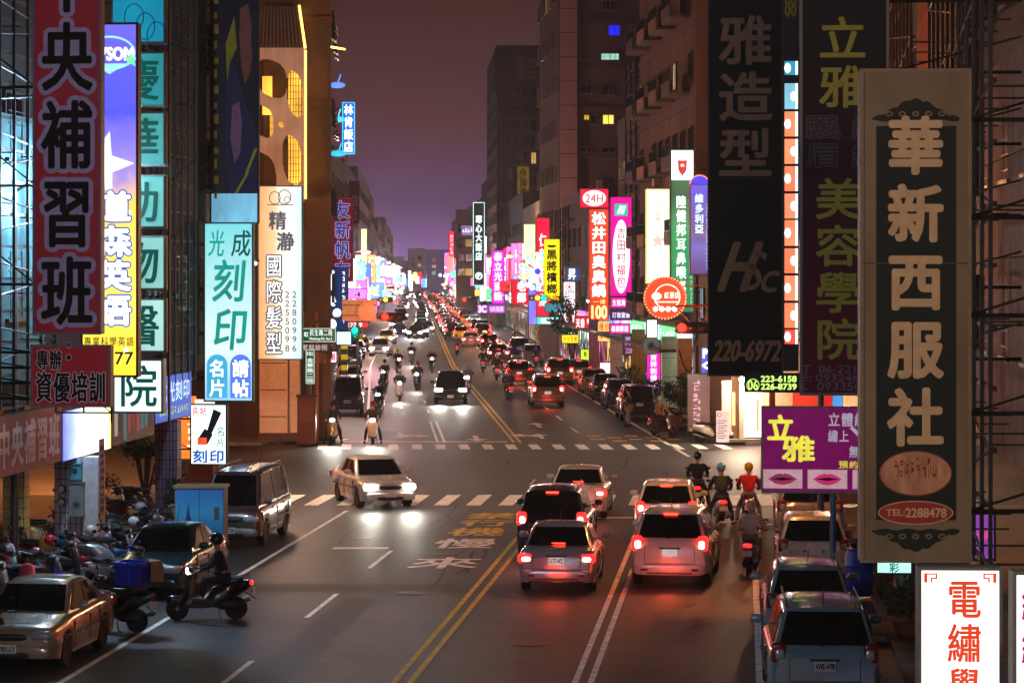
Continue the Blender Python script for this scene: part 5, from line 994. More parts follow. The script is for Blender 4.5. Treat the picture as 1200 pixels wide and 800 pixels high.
def car(kind, label, pos, yaw, paint, tail=0, head=0, plate=None, cat='car', rails=False, group=None, far=False, name=None, spot=0, rbump=None):
    """yaw = direction of travel measured from +x"""
    m = car_meshes(kind); d = m['d']; t = thing(name or {'van': 'parked_van', 'suv': 'suv'}.get(kind, 'car'), label, cat, pos, yaw, group)
    put('body', m['body'], paint, t); put('cabin', m['cabin'], paint, t); put('rear_window', m['rw'], GLASS, t); put('windshield', m['ws'], GLASS, t)
    for s in (1, -1):
        tl_ = put('taillight', m['tail%d' % s], TAILON if tail else TAIL, t); (put('lamp_core', m['core%d' % s], TAILCORE if tail else HEADOFF, tl_) if not far else None); put('headlight', m['head%d' % s], HEADON if head else HEADOFF, t)
        for w in ('f', 'r', 'q'): put('side_window', m['s'+w+str(s)], GLASS, t)
        if not far: put('side_mirror', m['mir%d' % s], paint, t); put('door_handle', m['hnd%d' % s], paint, t); put('door_seam', m['seam%d' % s], BLACK, t)
    for x in d['wx']:
        for s in (1, -1):
            w = put('wheel', m['tyre'], RUBBER, t, (x, s*(d['W']/2-.12), d['rw']))
            if s < 0: w.rotation_euler = (0, 0, math.pi)
            if not far: put('rim', m['rim'], ALLOY, w)
    put('rear_bumper', m['rbump'], rbump or paint, t); put('front_bumper', m['fbump'], rbump or paint, t)
    if far: return t
    put('grille', m['grille'], BLACK, t); pm = M((215, 220, 215), .4, 0, .25 if tail else 0)
    for nm, xx in (('plate', -d['L']/2-.058), ('fplate', d['L']/2+.058)):
        pp = put('license_plate', m[nm], pm, t)
        if plate:
            mb = MB(); cells(mb, plate, -.15, -.05, .15, .05, 's', .05); o = mb.build('number', BLACK, pp); o.location = (xx, 0, m['pz'] if nm == 'plate' else .44); o.rotation_euler = (0, 0, -math.pi/2 if xx < 0 else math.pi/2)
    put('tailgate_seam', m['gate'], BLACK, t); put('bumper_reflector', m['refl'], TAIL, t); put('wiper', m['wiper'], BLACK, t)
    if rails: put('roof_rail', m['rails'], STEEL, t)
    if tail: put('high_brake_light', m['hstop'], LIT((255, 40, 25), 7), t)
    put('antenna', m['ant'], BLACK, t)
    if spot:
        for s in (1, -1):
            l = bpy.data.lights.new('headlight_beam', 'SPOT'); l.energy = spot; l.color = (1, .93, .8); l.spot_size = R(70); l.spot_blend = .8; l.shadow_soft_size = .08; o = bpy.data.objects.new('headlight_beam', l); COL.objects.link(o); o.parent = t; o.location = (d['L']/2+.1, s*.6, .68); o.rotation_euler = (R(85.5), 0, R(-90))
    if tail:
        l = bpy.data.lights.new('tail_glow', 'POINT'); l.energy = 9; l.color = (1, .08, .03); l.shadow_soft_size = .3; o = bpy.data.objects.new('tail_glow', l); COL.objects.link(o); o.parent = t; o.location = (-d['L']/2-.7, 0, .45)
    return t
YN, YF = math.pi/2+AN, math.pi/2+AF              # headings away from the camera on each street part
def P(c, r=.22, mt=.35): return M(c, r, mt, 0, .06, 3, 0, .6)
SILV, WHT_, PBLK, NAVY, GOLD, TEALC, DRED = P((150, 160, 172)), P((205, 202, 200), .25, .05), P((16, 20, 24)), P((24, 34, 70)), P((172, 156, 130)), P((24, 60, 66)), P((70, 26, 26))
LBLUE = P((132, 164, 176)); LSILV = P((148, 150, 146)); MAROON = P((46, 22, 24))
# stopped traffic, near side
car('sedan', 'silver sedan with red tail lamps, last of the stopped cars in the middle lane', G(662, 697)+Vector((0, 2.2, 0)), YN, SILV, 1, 0, '5177-WZ')
car('suv', 'black off-roader with red tail lamps ahead of the silver sedan', G(661, 661)+Vector((-.1, 3.2, 0)), YN, PBLK, 1, 0, '3306-GJ', rails=True)
car('sedan', 'white sedan foremost in the middle lane, brake lamps lit', G(696, 610)+Vector((-.3, 2.2, 0)), YN, WHT_, 1, 0, '6R-0217')
car('suv', 'big white off-roader in the right lane behind the white hatchback', G(801, 690)+Vector((0, 2.3, 0)), YN-.05, WHT_, 1, 0, None)
car('hatch', 'white hatchback stopped at the line in the right lane', G(789, 637)+Vector((0, 2.2, 0)), YN, WHT_, 1, 0, None)
# parked, right kerb
car('suv', 'silver-blue off-roader with roof rails parked nearest on the right', (W(962, 0, 43.6).x, 44.0, .0), YN+.02, LBLUE, 0, 0, 'AWE-4190', rails=True)
car('hatch', 'pale blue estate parked behind the nearest off-roader, right kerb', (W(944, 0, 51).x, 51.0, 0), YN+.01, P((150, 176, 186)), 0, 0, '8102-DY', rails=True)
car('hatch', 'white rounded hatchback parked beside the blue barrel', (W(951, 0, 61).x, 61.0, 0), YN, WHT_, 0, 0, None)
car('suv', 'silver estate parked under the purple beauty board', (W(949, 0, 70).x, 70.4, 0), YN, LSILV, 0, 0, '2831-QT')
# left kerb
car('sedan', 'beige sedan parked at the bottom left facing the camera', (W(50, 0, 48.4).x, 48.4, 0), YN+math.pi-.02, GOLD, 0, 0, '3901-LY')
car('sedan', 'dark teal sedan parked beside the painted power cabinet', (W(199, 0, 58.8).x, 58.8, 0), YN+math.pi-.04, TEALC, 0, 0, None)
car('van', 'old two-tone minivan parked before the crosswalk on the left', (W(301, 0, 71).x-.15, 69.8, 0), YN+math.pi-.02, P((92, 76, 70)), 0, 0, 'U2-7250', 'van', rails=True, name='minivan', rbump=M((140, 138, 130), .4, .5))
# oncoming car that draws the white curve: shown at rest with its head lamps on
car('sedan', 'white sedan turning in from the left with glaring head lamps on the near crosswalk', G(432, 597)+Vector((0, 2.2, 0)), -math.pi/2+.30, WHT_, 0, 1, None, spot=70)
# far side, parked left
car('van', 'navy van parked under the awning beyond the junction, left', G(404, 487)+Vector((0, 2.4, 0)), YF, NAVY, 0, 0, '7A-2296', 'van', name='van')
car('sedan', 'gold sedan parked ahead of the navy van', G(407, 458)+Vector((0, 2.4, 0)), YF, P((190, 150, 90)), 0, 0, None)
for (px, py, kd, pt, lb) in [(408, 432, 'suv', NAVY, 'dark blue car by the yellow-black striped post, left kerb'), (414, 421, 'hatch', P((60, 80, 130)), 'blue hatchback farther up the left kerb'), (420, 412, 'sedan', PBLK, 'dark saloon farthest up the left kerb')]:
    car(kd, lb, G(px, py)+Vector((0, 2.4, 0)), YF, pt, 0, 0, None)
# far side, parked right
for (px, py, kd, pt, tl, lb) in [(748, 494, 'suv', PBLK, 0, 'black off-roader first in the parked row right of the junction'), (727, 480, 'hatch', P((60, 76, 110)), 0, 'blue-grey hatchback second in the parked row'), (711, 470, 'sedan', PBLK, 0, 'dark sedan third in the parked row, right'), (697, 462, 'sedan', P((150, 110, 60)), 0, 'brownish sedan with a taxi-like roof shine in the parked row'), (678, 450, 'hatch', LSILV, 1, 'light hatchback beside the brown estate'), (655, 452, 'suv', P((90, 74, 64)), 1, 'brown estate with amber lamps double-parked right of the trails'), (624, 427, 'hatch', LSILV, 0, 'white-grey hatchback parked deeper along the right kerb'), (608, 420, 'suv', NAVY, 0, 'navy car behind the deep white-grey hatchback')]:
    car(kd, lb, G(px, py)+Vector((0, 2.4, 0)), YF-.02, pt, tl, 0, None)
# oncoming group in the left lanes
car('suv', 'black off-roader coming towards the junction with white head lamps', G(527, 474)+Vector((0, 2.2, 0)), -math.pi/2+.02, PBLK, 0, 1, None, spot=220)
car('sedan', 'dark sedan with two bright head lamps behind the oncoming off-roader', G(487, 397)+Vector((0, 2.2, 0)), -math.pi/2-AF, P((40, 40, 60)), 0, 1, None, spot=220)
car('sedan', 'pale taxi-like sedan with head lamps in the left inner lane', G(452, 404)+Vector((0, 2.2, 0)), -math.pi/2-AF, P((170, 160, 110)), 0, 1, None)
car('hatch', 'white hatchback with head lamps near the left kerb cars', G(445, 418)+Vector((0, 2.2, 0)), -math.pi/2-AF, WHT_, 0, 1, None)
# leaving cars beyond the junction, right lanes
for (px, py, kd, pt, lb) in [(607, 452, 'hatch', P((120, 90, 60)), 'brown hatchback pulling away on the right side of the yellow line'), (640, 478, 'suv', P((110, 96, 84)), 'grey off-roader turning away past the parked row'), (583, 425, 'sedan', DRED, 'dark red sedan in the right lane far ahead'), (551, 407, 'sedan', LSILV, 'light sedan with red lamps at the tail of the jam, left lane'), (573, 411, 'hatch', DRED, 'red hatchback at the tail of the jam, right lane')]:
    car(kd, lb, G(px, py)+Vector((0, 2.2, 0)), YF-.01, pt, 1, 0, None)
# jam further up
r6 = random.Random(5); Y = 275
while Y < 820:
    for u in (1.7, 4.7):
        if r6.random() < .88:
            cn, pt = r6.choice([('silver', LSILV), ('dark', PBLK), ('white', WHT_), ('reddish', DRED), ('navy', NAVY), ('yellow', P((200, 160, 20)))]); kd = r6.choice(['sedan', 'hatch', 'suv']); Y2 = Y+r6.uniform(-1, 1)
            car(kd, f'{nth((cn, kd, u))} {cn} {dict(sedan="saloon", hatch="hatchback", suv="off-roader")[kd]} with red lamps up the distant jam, {"inner" if u < 3 else "outer"} lane', F(u+r6.uniform(-.45, .45), Y2), YF+r6.uniform(-.04, .04), pt, 0, 0, None, group='cars in the distant jam', far=True)
    Y += r6.uniform(7, 12)
for o in list(COL.objects):
    if o.get('group') == 'cars in the distant jam':
        for c in o.children:
            if c.name.startswith('taillight'): c.material_slots[0].material = LIT((255, 36, 22), 9)
Y = 290
while Y < 820:
    for u in (-4.6, -1.6):
        if r6.random() < .6:
            cn, pt = r6.choice([('silver', LSILV), ('dark', PBLK), ('white', WHT_), ('navy', NAVY)]); kd = r6.choice(['sedan', 'hatch', 'suv'])
            t = car(kd, f'{nth((cn, kd, u))} oncoming {cn} {dict(sedan="saloon", hatch="hatchback", suv="off-roader")[kd]} with lit lamps, {"left" if u < -3 else "inner"} lane far up the road', F(u+r6.uniform(-.45, .45), Y+r6.uniform(-2, 2)), YF+math.pi, pt, 0, 1, None, group='oncoming cars far up the road', far=True)
    Y += r6.uniform(11, 22)
# ------------------------------------------------------------------ people
def skin(name, pts, edges, rad, mat, sub=1, root=0):
    me = bpy.data.meshes.new(name); me.from_pydata([tuple(p) for p in pts], edges, []); o = bpy.data.objects.new(name, me); COL.objects.link(o)
    md = o.modifiers.new('s', 'SKIN'); md.use_smooth_shade = True
    for i, r in enumerate(rad):
        v = me.skin_vertices[0].data[i]; v.radius = (r, r) if not isinstance(r, tuple) else r
        v.use_root = (i == root)
    if sub: ms = o.modifiers.new('u', 'SUBSURF'); ms.levels = sub; ms.render_levels = sub
    bpy.context.view_layer.update(); dg = bpy.context.evaluated_depsgraph_get(); m2 = bpy.data.meshes.new_from_object(o.evaluated_get(dg)); bpy.data.objects.remove(o)
    m2.materials.clear(); m2.materials.append(None); m2.polygons.foreach_set('use_smooth', [True]*len(m2.polygons)); return m2
POSE = {  # x forward, y left, z up
 'ride': dict(pel=(-.28,0,.86), ch=(-.20,0,1.22), nk=(-.16,0,1.42), hd=(-.12,0,1.56), sh=(-.18,.19,1.36), el=(-.02,.30,1.12), wr=(.24,.28,1.02), hp=(-.26,.10,.84), kn=(.12,.17,.84), an=(.16,.15,.42), toe=(.32,.15,.36)),
 'foot': dict(pel=(-.28,0,.86), ch=(-.24,0,1.22), nk=(-.20,0,1.42), hd=(-.17,0,1.57), sh=(-.22,.19,1.36), el=(-.05,.30,1.12), wr=(.22,.28,1.02), hp=(-.27,.11,.84), kn=(.02,.27,.55), an=(-.02,.34,.10), toe=(.16,.36,.05)),
 'stand': dict(pel=(0,0,.92), ch=(0,0,1.25), nk=(0,0,1.45), hd=(.02,0,1.6), sh=(0,.19,1.4), el=(-.02,.24,1.12), wr=(.08,.25,.88), hp=(0,.10,.9), kn=(.03,.11,.5), an=(-.02,.11,.09), toe=(.15,.13,.04))}
def body_meshes(pose):
    if ('body', pose) in _c: return _c[('body', pose)]
    p = {k: Vector(v) for k, v in POSE[pose].items()}; pts = []; ed = []; rad = []
    def A(v, r, par=None): pts.append(v); rad.append(r); i = len(pts)-1; (ed.append((par, i)) if par is not None else None); return i
    def mir(v, s): return Vector((v.x, v.y*s, v.z))
    a = A(p['pel'], (.13, .10)); w = A((p['pel']+p['ch'])/2, (.12, .09), a); c = A(p['ch'], (.14, .10), w); n = A(p['nk'], .055, c); h = A(p['hd'], (.085, .095), n); h2 = A(p['hd']+Vector((0, 0, .10)), (.08, .09), h); A(p['hd']+Vector((.10, 0, .01)), .018, h)
    for s in (1, -1):
        sh = A(mir(p['sh'], s), .055, c); el = A(mir(p['el'], s), .042, sh); wr = A(mir(p['wr'], s), .028, el); dv = (mir(p['wr'], s)-mir(p['el'], s)).normalized()
        pm = A(mir(p['wr'], s)+dv*.07, (.036, .018), wr); side_ = Vector((0, 1, 0)) if pose != 'stand' else Vector((1, 0, 0))
        for f in range(4):
            o_ = side_*(.027-.018*f); b_ = A(mir(p['wr'], s)+dv*(.115+.006*(f in (1, 2)))+o_, .0085, pm); A(mir(p['wr'], s)+dv*(.145+.008*(f in (1, 2)))+o_+Vector((0, 0, -.025)), .008, b_)
        t1 = A(mir(p['wr'], s)+dv*.05-side_*.045*s+Vector((0, 0, -.015)), .010, pm); A(mir(p['wr'], s)+dv*.09-side_*.05*s+Vector((0, 0, -.03)), .009, t1)
        hp = A(mir(p['hp'], s), .085, a); kn = A(mir(p['kn'], s), .055, hp); an = A(mir(p['an'], s), .036, kn); A(mir(p['toe'], s), .032, an)
    out = {'body': skin('b', pts, ed, rad, None)}
    # jacket
    pts, ed, rad = [], [], []; a = A(p['pel']+Vector((0, 0, .06)), (.175, .135)); w = A((p['pel']+p['ch'])/2+Vector((0, 0, .03)), (.165, .125), a); c = A(p['ch'], (.19, .13), w); n = A(p['nk']+Vector((0, 0, -.05)), .075, c)
    for s in (1, -1): sh = A(mir(p['sh'], s), .078, c); el = A(mir(p['el'], s), .062, sh); A(mir(p['wr'], s)*.9+mir(p['el'], s)*.1, .045, el)
    out['jacket'] = skin('j', pts, ed, rad, None)
    pts, ed, rad = [], [], []; a = A(p['pel'], (.165, .13))
    for s in (1, -1): hp = A(mir(p['hp'], s), .10, a); kn = A(mir(p['kn'], s), .075, hp); A(mir(p['an'], s)*.92+mir(p['kn'], s)*.08, .058, kn)
    out['trousers'] = skin('t', pts, ed, rad, None)
    for s in (1, -1):
        v = (mir(p['an'], s)+mir(p['toe'], s))/2; out['shoe%d' % s] = MB().blob(v.x, v.y, v.z-.01, .14, .052, .05, 12, 6, .7).mesh(40)
    hd = p['hd']
    mb = MB(); mb.blob(hd.x-.01, 0, hd.z+.07, .145, .125, .135, 16, 9, 1.0); mb.blob(hd.x+.08, 0, hd.z+.10, .09, .10, .02, 12, 6, .8); out['helmet'] = mb.mesh(50)
    mb = MB(); mb.blob(hd.x-.02, 0, hd.z+.06, .105, .09, .10, 14, 8, 1.); out['hair'] = mb.mesh(50)
    mb = MB(); [mb.blob(hd.x+.088, s*.034, hd.z+.03, .012, .014, .008, 8, 5, 1) for s in (1, -1)]; out['eyes'] = mb.mesh(50)
    _c[('body', pose)] = out; return out
SKIN = M((182, 128, 98), .55)
def person(label, pos, yaw, pose, jacket, trousers, helmet=None, group=None, bag=None):
    m = body_meshes(pose); t = put('person', m['body'], SKIN, None, pos, yaw); tag(t, label, 'person', group)
    put('jacket', m['jacket'], jacket, t); put('trousers', m['trousers'], trousers, t); put('eyes', m['eyes'], BLACK, t)
    for s in (1, -1): put('shoe', m['shoe%d' % s], BLACK, t)
    put('helmet', m['helmet'], helmet, t) if helmet else put('hair', m['hair'], BLACK, t)
    if bag:
        p = {k: Vector(v) for k, v in POSE[pose].items()}; b = MB(); b.blob(p['ch'].x-.19, 0, p['ch'].z-.02, .09, .15, .2, 14, 8, .6); put('backpack', b.mesh(50), bag, t)
        b = MB(); [b.path([(p['ch'].x-.12, s*.11, p['ch'].z+.12), (p['nk'].x, s*.12, p['nk'].z-.03), (p['ch'].x+.14, s*.12, p['ch'].z)], .014, 5) for s in (1, -1)]; put('strap', b.mesh(), BLACK, t)
    return t
# ------------------------------------------------------------------ scooters
def scooter_meshes():
    def c(nm, f, sm=45): return cached(('sc', nm), f, sm)
    o = {}
    o['tyre'] = c('tyre', lambda: MB().lathe([(.15, -.045), (.21, -.05), (.235, -.02), (.235, .02), (.21, .05), (.15, .045)], 18, 'y'))
    def rim():
        b = MB(); b.lathe([(.155, -.03), (.155, .03), (.13, .03), (.13, -.03)], 16, 'y'); b.lathe([(.04, -.05), (.04, .05)], 10, 'y')
        for i in range(5): a = 6.2832*i/5; b.tube((.03*math.cos(a), 0, .03*math.sin(a)), (.145*math.cos(a), 0, .145*math.sin(a)), .014, n=5)
        return b
    o['rim'] = c('rim', rim)
    def shield():
        b = MB(); S = [(.62, .33, .10), (.50, .40, .16), (.47, .60, .20), (.44, .80, .21), (.40, .93, .15)]
        for i, (x, z, w) in enumerate(S):
            for s in (-1, -.5, 0, .5, 1): b.v.append((x+.07*(1-s*s)+.02, s*w, z)); 
        for i in range(len(S)-1):
            for j in range(4): a = i*5+j; b.f.append((a, a+1, a+6, a+5))
        n = len(b.v)
        for i, (x, z, w) in enumerate(S):
            for s in (-1, -.5, 0, .5, 1): b.v.append((x-.05, s*w*.95, z))
        for i in range(len(S)-1):
            for j in range(4): a = n+i*5+j; b.f.append((a, a+5, a+6, a+1))
            for j, k in ((0, 0), (4, 4)): a = i*5+j; b.f.append((a, a+5, n+a+5, n+a))
        b.f.append(tuple(range(20, 25))+tuple(range(n+24, n+19, -1))); b.f.append(tuple(range(0, 5))[::-1]+tuple(range(n, n+5))); return b
    o['leg_shield'] = c('shield', shield)
    def tail():
        b = MB(); S = [(.10, .24, .40, .15), (-.05, .26, .66, .17), (-.25, .34, .74, .18), (-.5, .46, .78, .15), (-.72, .58, .80, .10), (-.84, .68, .79, .05)]
        for x, z0, z1, w in S:
            for k in range(8):
                a = 6.2832*(k+.5)/8; b.v.append((x, w*1.08*math.copysign(abs(math.cos(a))**.6, math.cos(a)), (z0+z1)/2+(z1-z0)/2*math.copysign(abs(math.sin(a))**.6, math.sin(a))))
        for i in range(len(S)-1):
            for k in range(8): b.f.append((i*8+k, i*8+(k+1) % 8, (i+1)*8+(k+1) % 8, (i+1)*8+k))
        b.f.append(tuple(range(8))); b.f.append(tuple(range(40, 48))); return b
    o['rear_body'] = c('tail', tail)
    o['floorboard'] = c('floor', lambda: MB().blob(.25, 0, .30, .30, .17, .05, 14, 6, .4))
    o['seat'] = c('seat', lambda: (lambda b: (b.blob(-.12, 0, .80, .25, .14, .05, 14, 6, .6), b.blob(-.48, 0, .83, .22, .13, .05, 14, 6, .6), b)[2])(MB()))
    o['front_fender'] = c('ff', lambda: MB().blob(.68, 0, .40, .20, .075, .10, 12, 7, .7))
    def fork(): b = MB(); [b.tube((.68, s*.07, .24), (.50, s*.06, .62), .02, n=6) for s in (1, -1)]; b.tube((.5, 0, .55), (.36, 0, 1.0), .028, n=6); return b
    o['fork'] = c('fork', fork)
    def bar(): b = MB(); b.path([(.20, -.33, 1.0), (.34, -.14, 1.04), (.34, .14, 1.04), (.20, .33, 1.0)], .016, 6); b.blob(.36, 0, 1.02, .11, .13, .07, 12, 7, .7); [b.tube((.20+.0, s*.33, 1.0), (.27, s*.22, 1.02), .024, n=7) for s in (1, -1)]; return b
    o['handlebar'] = c('bar', bar)
    def mirr(s): return lambda: (lambda b: (b.tube((.30, s*.2, 1.03), (.26, s*.29, 1.2), .008, n=4), b.blob(.25, s*.31, 1.24, .02, .065, .04, 10, 6, .7), b)[2])(MB())
    o['mir1'] = c('m1', mirr(1)); o['mir-1'] = c('m2', mirr(-1))
    o['headlight'] = c('hl', lambda: MB().blob(.455, 0, 1.0, .035, .10, .06, 12, 7, .8)); o['taillight'] = c('tl', lambda: MB().blob(-.83, 0, .74, .04, .10, .045, 10, 6, .7))
    o['engine'] = c('en', lambda: (lambda b: (b.blob(-.40, .08, .30, .26, .08, .10, 12, 6, .6), b.blob(-.15, 0, .36, .14, .12, .12, 10, 6, .7), b)[2])(MB()))
    o['exhaust'] = c('ex', lambda: (lambda b: (b.tube((-.1, -.14, .24), (-.35, -.17, .26), .02, n=6), b.tube((-.35, -.17, .27), (-.80, -.18, .40), .05, .055, n=10), b)[2])(MB()))
    o['license_plate'] = c('lp', lambda: MB().cb(-.89, 0, .56, .015, .22, .13), None)
    o['rear_fender'] = c('rf', lambda: (lambda b: (b.hull8([(-.72, -.06, .56), (-.72, .06, .56), (-.72, .06, .53), (-.72, -.06, .53)], [(-.93, -.05, .42), (-.93, .05, .42), (-.92, .05, .40), (-.92, -.05, .40)]), b)[1])(MB()))
    o['grab_rail'] = c('gr', lambda: MB().path([(-.45, .13, .82), (-.75, .12, .9), (-.82, 0, .91), (-.75, -.12, .9), (-.45, -.13, .82)], .014, 5))
    o['stand'] = c('st', lambda: MB().path([(-.15, .12, .26), (-.22, .18, .02), (-.30, .18, .01)], .013, 5))
    return o
SCM = scooter_meshes()
def scooter(label, pos, yaw, body, seat=None, head=0, tail=0, lean=0, group=None, simple=False, plate=None, spot=0):
    t = thing('scooter', label, 'scooter', pos, yaw, group); t.rotation_euler = (lean, 0, yaw)
    for x in (.66, -.52):
        w = put('wheel', SCM['tyre'], RUBBER, t, (x, 0, .235)); 
        if not simple: put('rim', SCM['rim'], ALLOY, w)
    for n_, m_ in (('leg_shield', body), ('rear_body', body), ('floorboard', DSTEEL), ('seat', seat or BLACK), ('front_fender', body), ('fork', STEEL), ('handlebar', BLACK), ('engine', DSTEEL), ('exhaust', STEEL), ('rear_fender', BLACK), ('headlight', HEADON if head else HEADOFF), ('taillight', TAILON if tail else TAIL), ('license_plate', WHITE)):
        if simple and n_ in ('engine', 'exhaust', 'license_plate', 'rear_fender'): continue
        put(n_, SCM[n_], m_, t)
    if not simple:
        put('side_mirror', SCM['mir1'], BLACK, t); put('side_mirror', SCM['mir-1'], BLACK, t); put('grab_rail', SCM['grab_rail'], STEEL, t); put('kickstand', SCM['stand'], STEEL, t)
    if spot:
        l = bpy.data.lights.new('headlight_beam', 'SPOT'); l.energy = spot; l.color = (1, .9, .75); l.spot_size = R(75); l.spot_blend = .8; l.shadow_soft_size = .05; o = bpy.data.objects.new('headlight_beam', l); COL.objects.link(o); o.parent = t; o.location = (.55, 0, 1.0); o.rotation_euler = (R(80), 0, R(-90))
    return t
J = lambda c: M(c, .8, var=.25)
def rider(sl, pl, pos, yaw, body, jacket, helmet, head=0, tail=0, pose='ride', spot=0, trousers=None, group=None, bag=None):
    s = scooter(sl, pos, yaw, body, None, head, tail, spot=spot); person(pl, pos, yaw, pose, jacket, trousers or J((30, 32, 40)), helmet, bag=bag); return s
# three waiting riders seen from behind
rider('dark scooter of the rider in black at the stop line', 'rider in black jacket and dark helmet, leftmost of three waiting', G(819, 600)+Vector((0, .5, 0)), YN, PBLK, J((26, 24, 30)), P((20, 22, 30)), 0, 1, 'foot')
rider('white scooter of the rider with the pale blue helmet', 'rider in dark coat and pale blue helmet, middle of three waiting', G(846, 618)+Vector((0, .5, 0)), YN+.1, WHT_, J((34, 40, 44)), P((110, 190, 200)), 0, 1, 'foot', bag=J((60, 70, 60)))
rider('scooter of the red-jacketed rider, number plate showing', 'rider in bright red jacket and yellow helmet, rightmost of three waiting', G(880, 618)+Vector((0, .7, 0)), YN, P((60, 50, 50)), J((205, 24, 24)), P((225, 190, 40)), 0, 1, 'foot', trousers=J((120, 116, 112)))
rider('pale scooter riding alone in the right lane beside the parked cars', 'rider in pale clothes below the red-jacketed rider', G(884, 676)+Vector((0, .7, 0)), YN-.12, P((190, 160, 140)), J((196, 176, 160)), P((200, 190, 180)), 0, 1, 'ride', trousers=J((150, 130, 120)))
rider('dark scooter crossing in front of the dark teal sedan with its lamp on', 'rider in dark clothes crossing beside the dark teal sedan', G(245, 727)+Vector((0, .2, 0)), math.pi+.12, PBLK, J((22, 26, 32)), P((24, 28, 32)), 1, 1, 'ride', spot=40)
rider('cream scooter with lit lamp waiting left of the other, beyond the junction', 'rider with dark helmet on the cream scooter beyond the junction', G(389, 521)+Vector((0, .7, 0)), -math.pi/2-.02, P((190, 170, 130)), J((60, 50, 46)), P((40, 40, 44)), 1, 0, 'foot', spot=160)
rider('white scooter with lit lamp by the left edge line beyond the junction', 'rider with a red helmet on the white scooter beyond the junction', G(436, 521)+Vector((0, .7, 0)), -math.pi/2+.02, WHT_, J((70, 60, 60)), P((170, 30, 50)), 1, 0, 'foot', spot=160)
for k, (px, py, b, j, h, lb) in enumerate([(468, 470, WHT_, (60, 60, 70), (190, 190, 200), 'white'), (450, 455, PBLK, (40, 44, 40), (50, 50, 60), 'black'), (489, 458, P((60, 80, 140)), (80, 70, 70), (190, 60, 50), 'blue'), (466, 438, DRED, (60, 40, 40), (200, 200, 60), 'dark red'), (482, 428, LSILV, (50, 60, 80), (60, 60, 70), 'silver'), (506, 437, PBLK, (90, 40, 40), (220, 220, 220), 'glossy black'), (444, 486, P((40, 50, 50)), (40, 40, 44), (40, 44, 50), 'greenish'), (548, 462, WHT_, (110, 110, 120), (180, 180, 190), 'pearl white')]):
    rider(f'{lb} scooter with lit head lamp in the oncoming swarm', f'rider on the {lb} scooter in the oncoming swarm', G(px, py)+Vector((0, .6, 0)), -math.pi/2+r6.uniform(-.15, .2), b, J(j), P(h), 1, 0, 'ride', spot=110 if k < 5 else 0)
for k, (px, py, b, j, h, lb) in enumerate([(596, 470, PBLK, (40, 40, 60), (160, 40, 40), 'black'), (582, 446, WHT_, (60, 50, 50), (200, 200, 205), 'white'), (566, 437, DRED, (40, 50, 40), (60, 70, 160), 'wine red'), (622, 462, P((200, 120, 40)), (90, 60, 40), (40, 40, 44), 'orange')]):
    rider(f'{lb} scooter leaving with its tail lamp on beyond the junction', f'rider on the {lb} scooter leaving beyond the junction', G(px, py)+Vector((0, .6, 0)), YF+r6.uniform(-.15, .1), b, J(j), P(h), 0, 1, 'ride')
for k, (u, Y, cn, b, j, h) in enumerate([(3.2, 182, 'mint', (110, 180, 160), (70, 60, 60), (230, 230, 230)), (6.2, 196, 'maroon', (90, 20, 30), (50, 60, 90), (40, 40, 44)), (3.3, 214, 'lemon', (210, 190, 60), (60, 50, 50), (200, 60, 50)), (.9, 226, 'ink black', (20, 20, 24), (90, 90, 100), (60, 120, 190)), (6.3, 238, 'snow white', (220, 220, 222), (60, 70, 60), (30, 30, 34)), (3.1, 254, 'steel blue', (70, 100, 140), (110, 50, 50), (220, 220, 220))]):
    rider(f'{cn} scooter threading the jam with its tail lamp on', f'rider on the {cn} scooter threading the jam', F(u, Y), YF, P(b), J(j), P(h), 0, 1, 'ride')
for k, (u, Y, ya, cn, j, tr) in enumerate([(9.9, 113, 2.6, 'pink top', (220, 120, 150), (40, 44, 70)), (10.6, 111.5, 1.2, 'dark coat', (40, 40, 46), (60, 56, 52)), (-9.9, 111, .3, 'white shirt', (225, 225, 220), (40, 44, 60)), (8.9, 131, 1.9, 'yellow jacket', (210, 180, 60), (50, 50, 60)), (9.2, 134, -1, 'grey hoodie', (120, 120, 124), (40, 50, 80))]):
    person(f'pedestrian in a {cn} on the {"left" if u < 0 else "right"} pavement beyond the junction', F(u, Y, .13), ya, 'stand', J(j), J(tr))
person('pedestrian in pale trousers standing behind the first parked off-roader', G(737, 500), YF+1.2, 'stand', J((60, 56, 60)), J((190, 170, 140)))
# parked scooters: left pavement and arcade
HEL = lambda c: P(c, .2, .0)
def helmet(label, pos, col, group=None, yaw=0):
    t = thing('helmet', label, 'helmet', pos, yaw, group); mb = MB(); mb.blob(0, 0, .11, .14, .12, .12, 14, 8, 1.); mb.build('shell', HEL(col), t, 60); mb = MB(); mb.blob(.09, 0, .08, .07, .10, .05, 10, 6, .8); mb.build('visor', GLASS, t, 60); return t
SC_L = [(-9.6, 50.5, .25, (40, 120, 130), 'teal'), (-10.1, 53.3, .4, (150, 160, 170), 'grey'), (-9.3, 54.6, .2, (30, 60, 120), 'dark blue'), (-10.6, 55.8, .5, (120, 190, 200), 'pale turquoise'), (-9.7, 57.4, .3, (60, 66, 70), 'graphite'), (-11.2, 58.2, .2, (180, 184, 190), 'silver grey'), (-10.3, 59.7, .45, (150, 20, 40), 'crimson'),
        (-9.4, 64.2, .3, (60, 130, 150), 'sea blue'), (-9.7, 65.6, .5, (180, 180, 184), 'chalk white'), (-9.4, 67.2, .2, (40, 40, 44), 'charcoal'), (-9.9, 68.6, .4, (200, 160, 110), 'sand'), (-10.9, 70.2, .2, (110, 60, 40), 'copper'), (-11.4, 67, .6, (90, 60, 50), 'brown'), (-12, 71.5, .3, (190, 170, 150), 'cream'), (-11.6, 74.5, .5, (60, 50, 46), 'umber')]
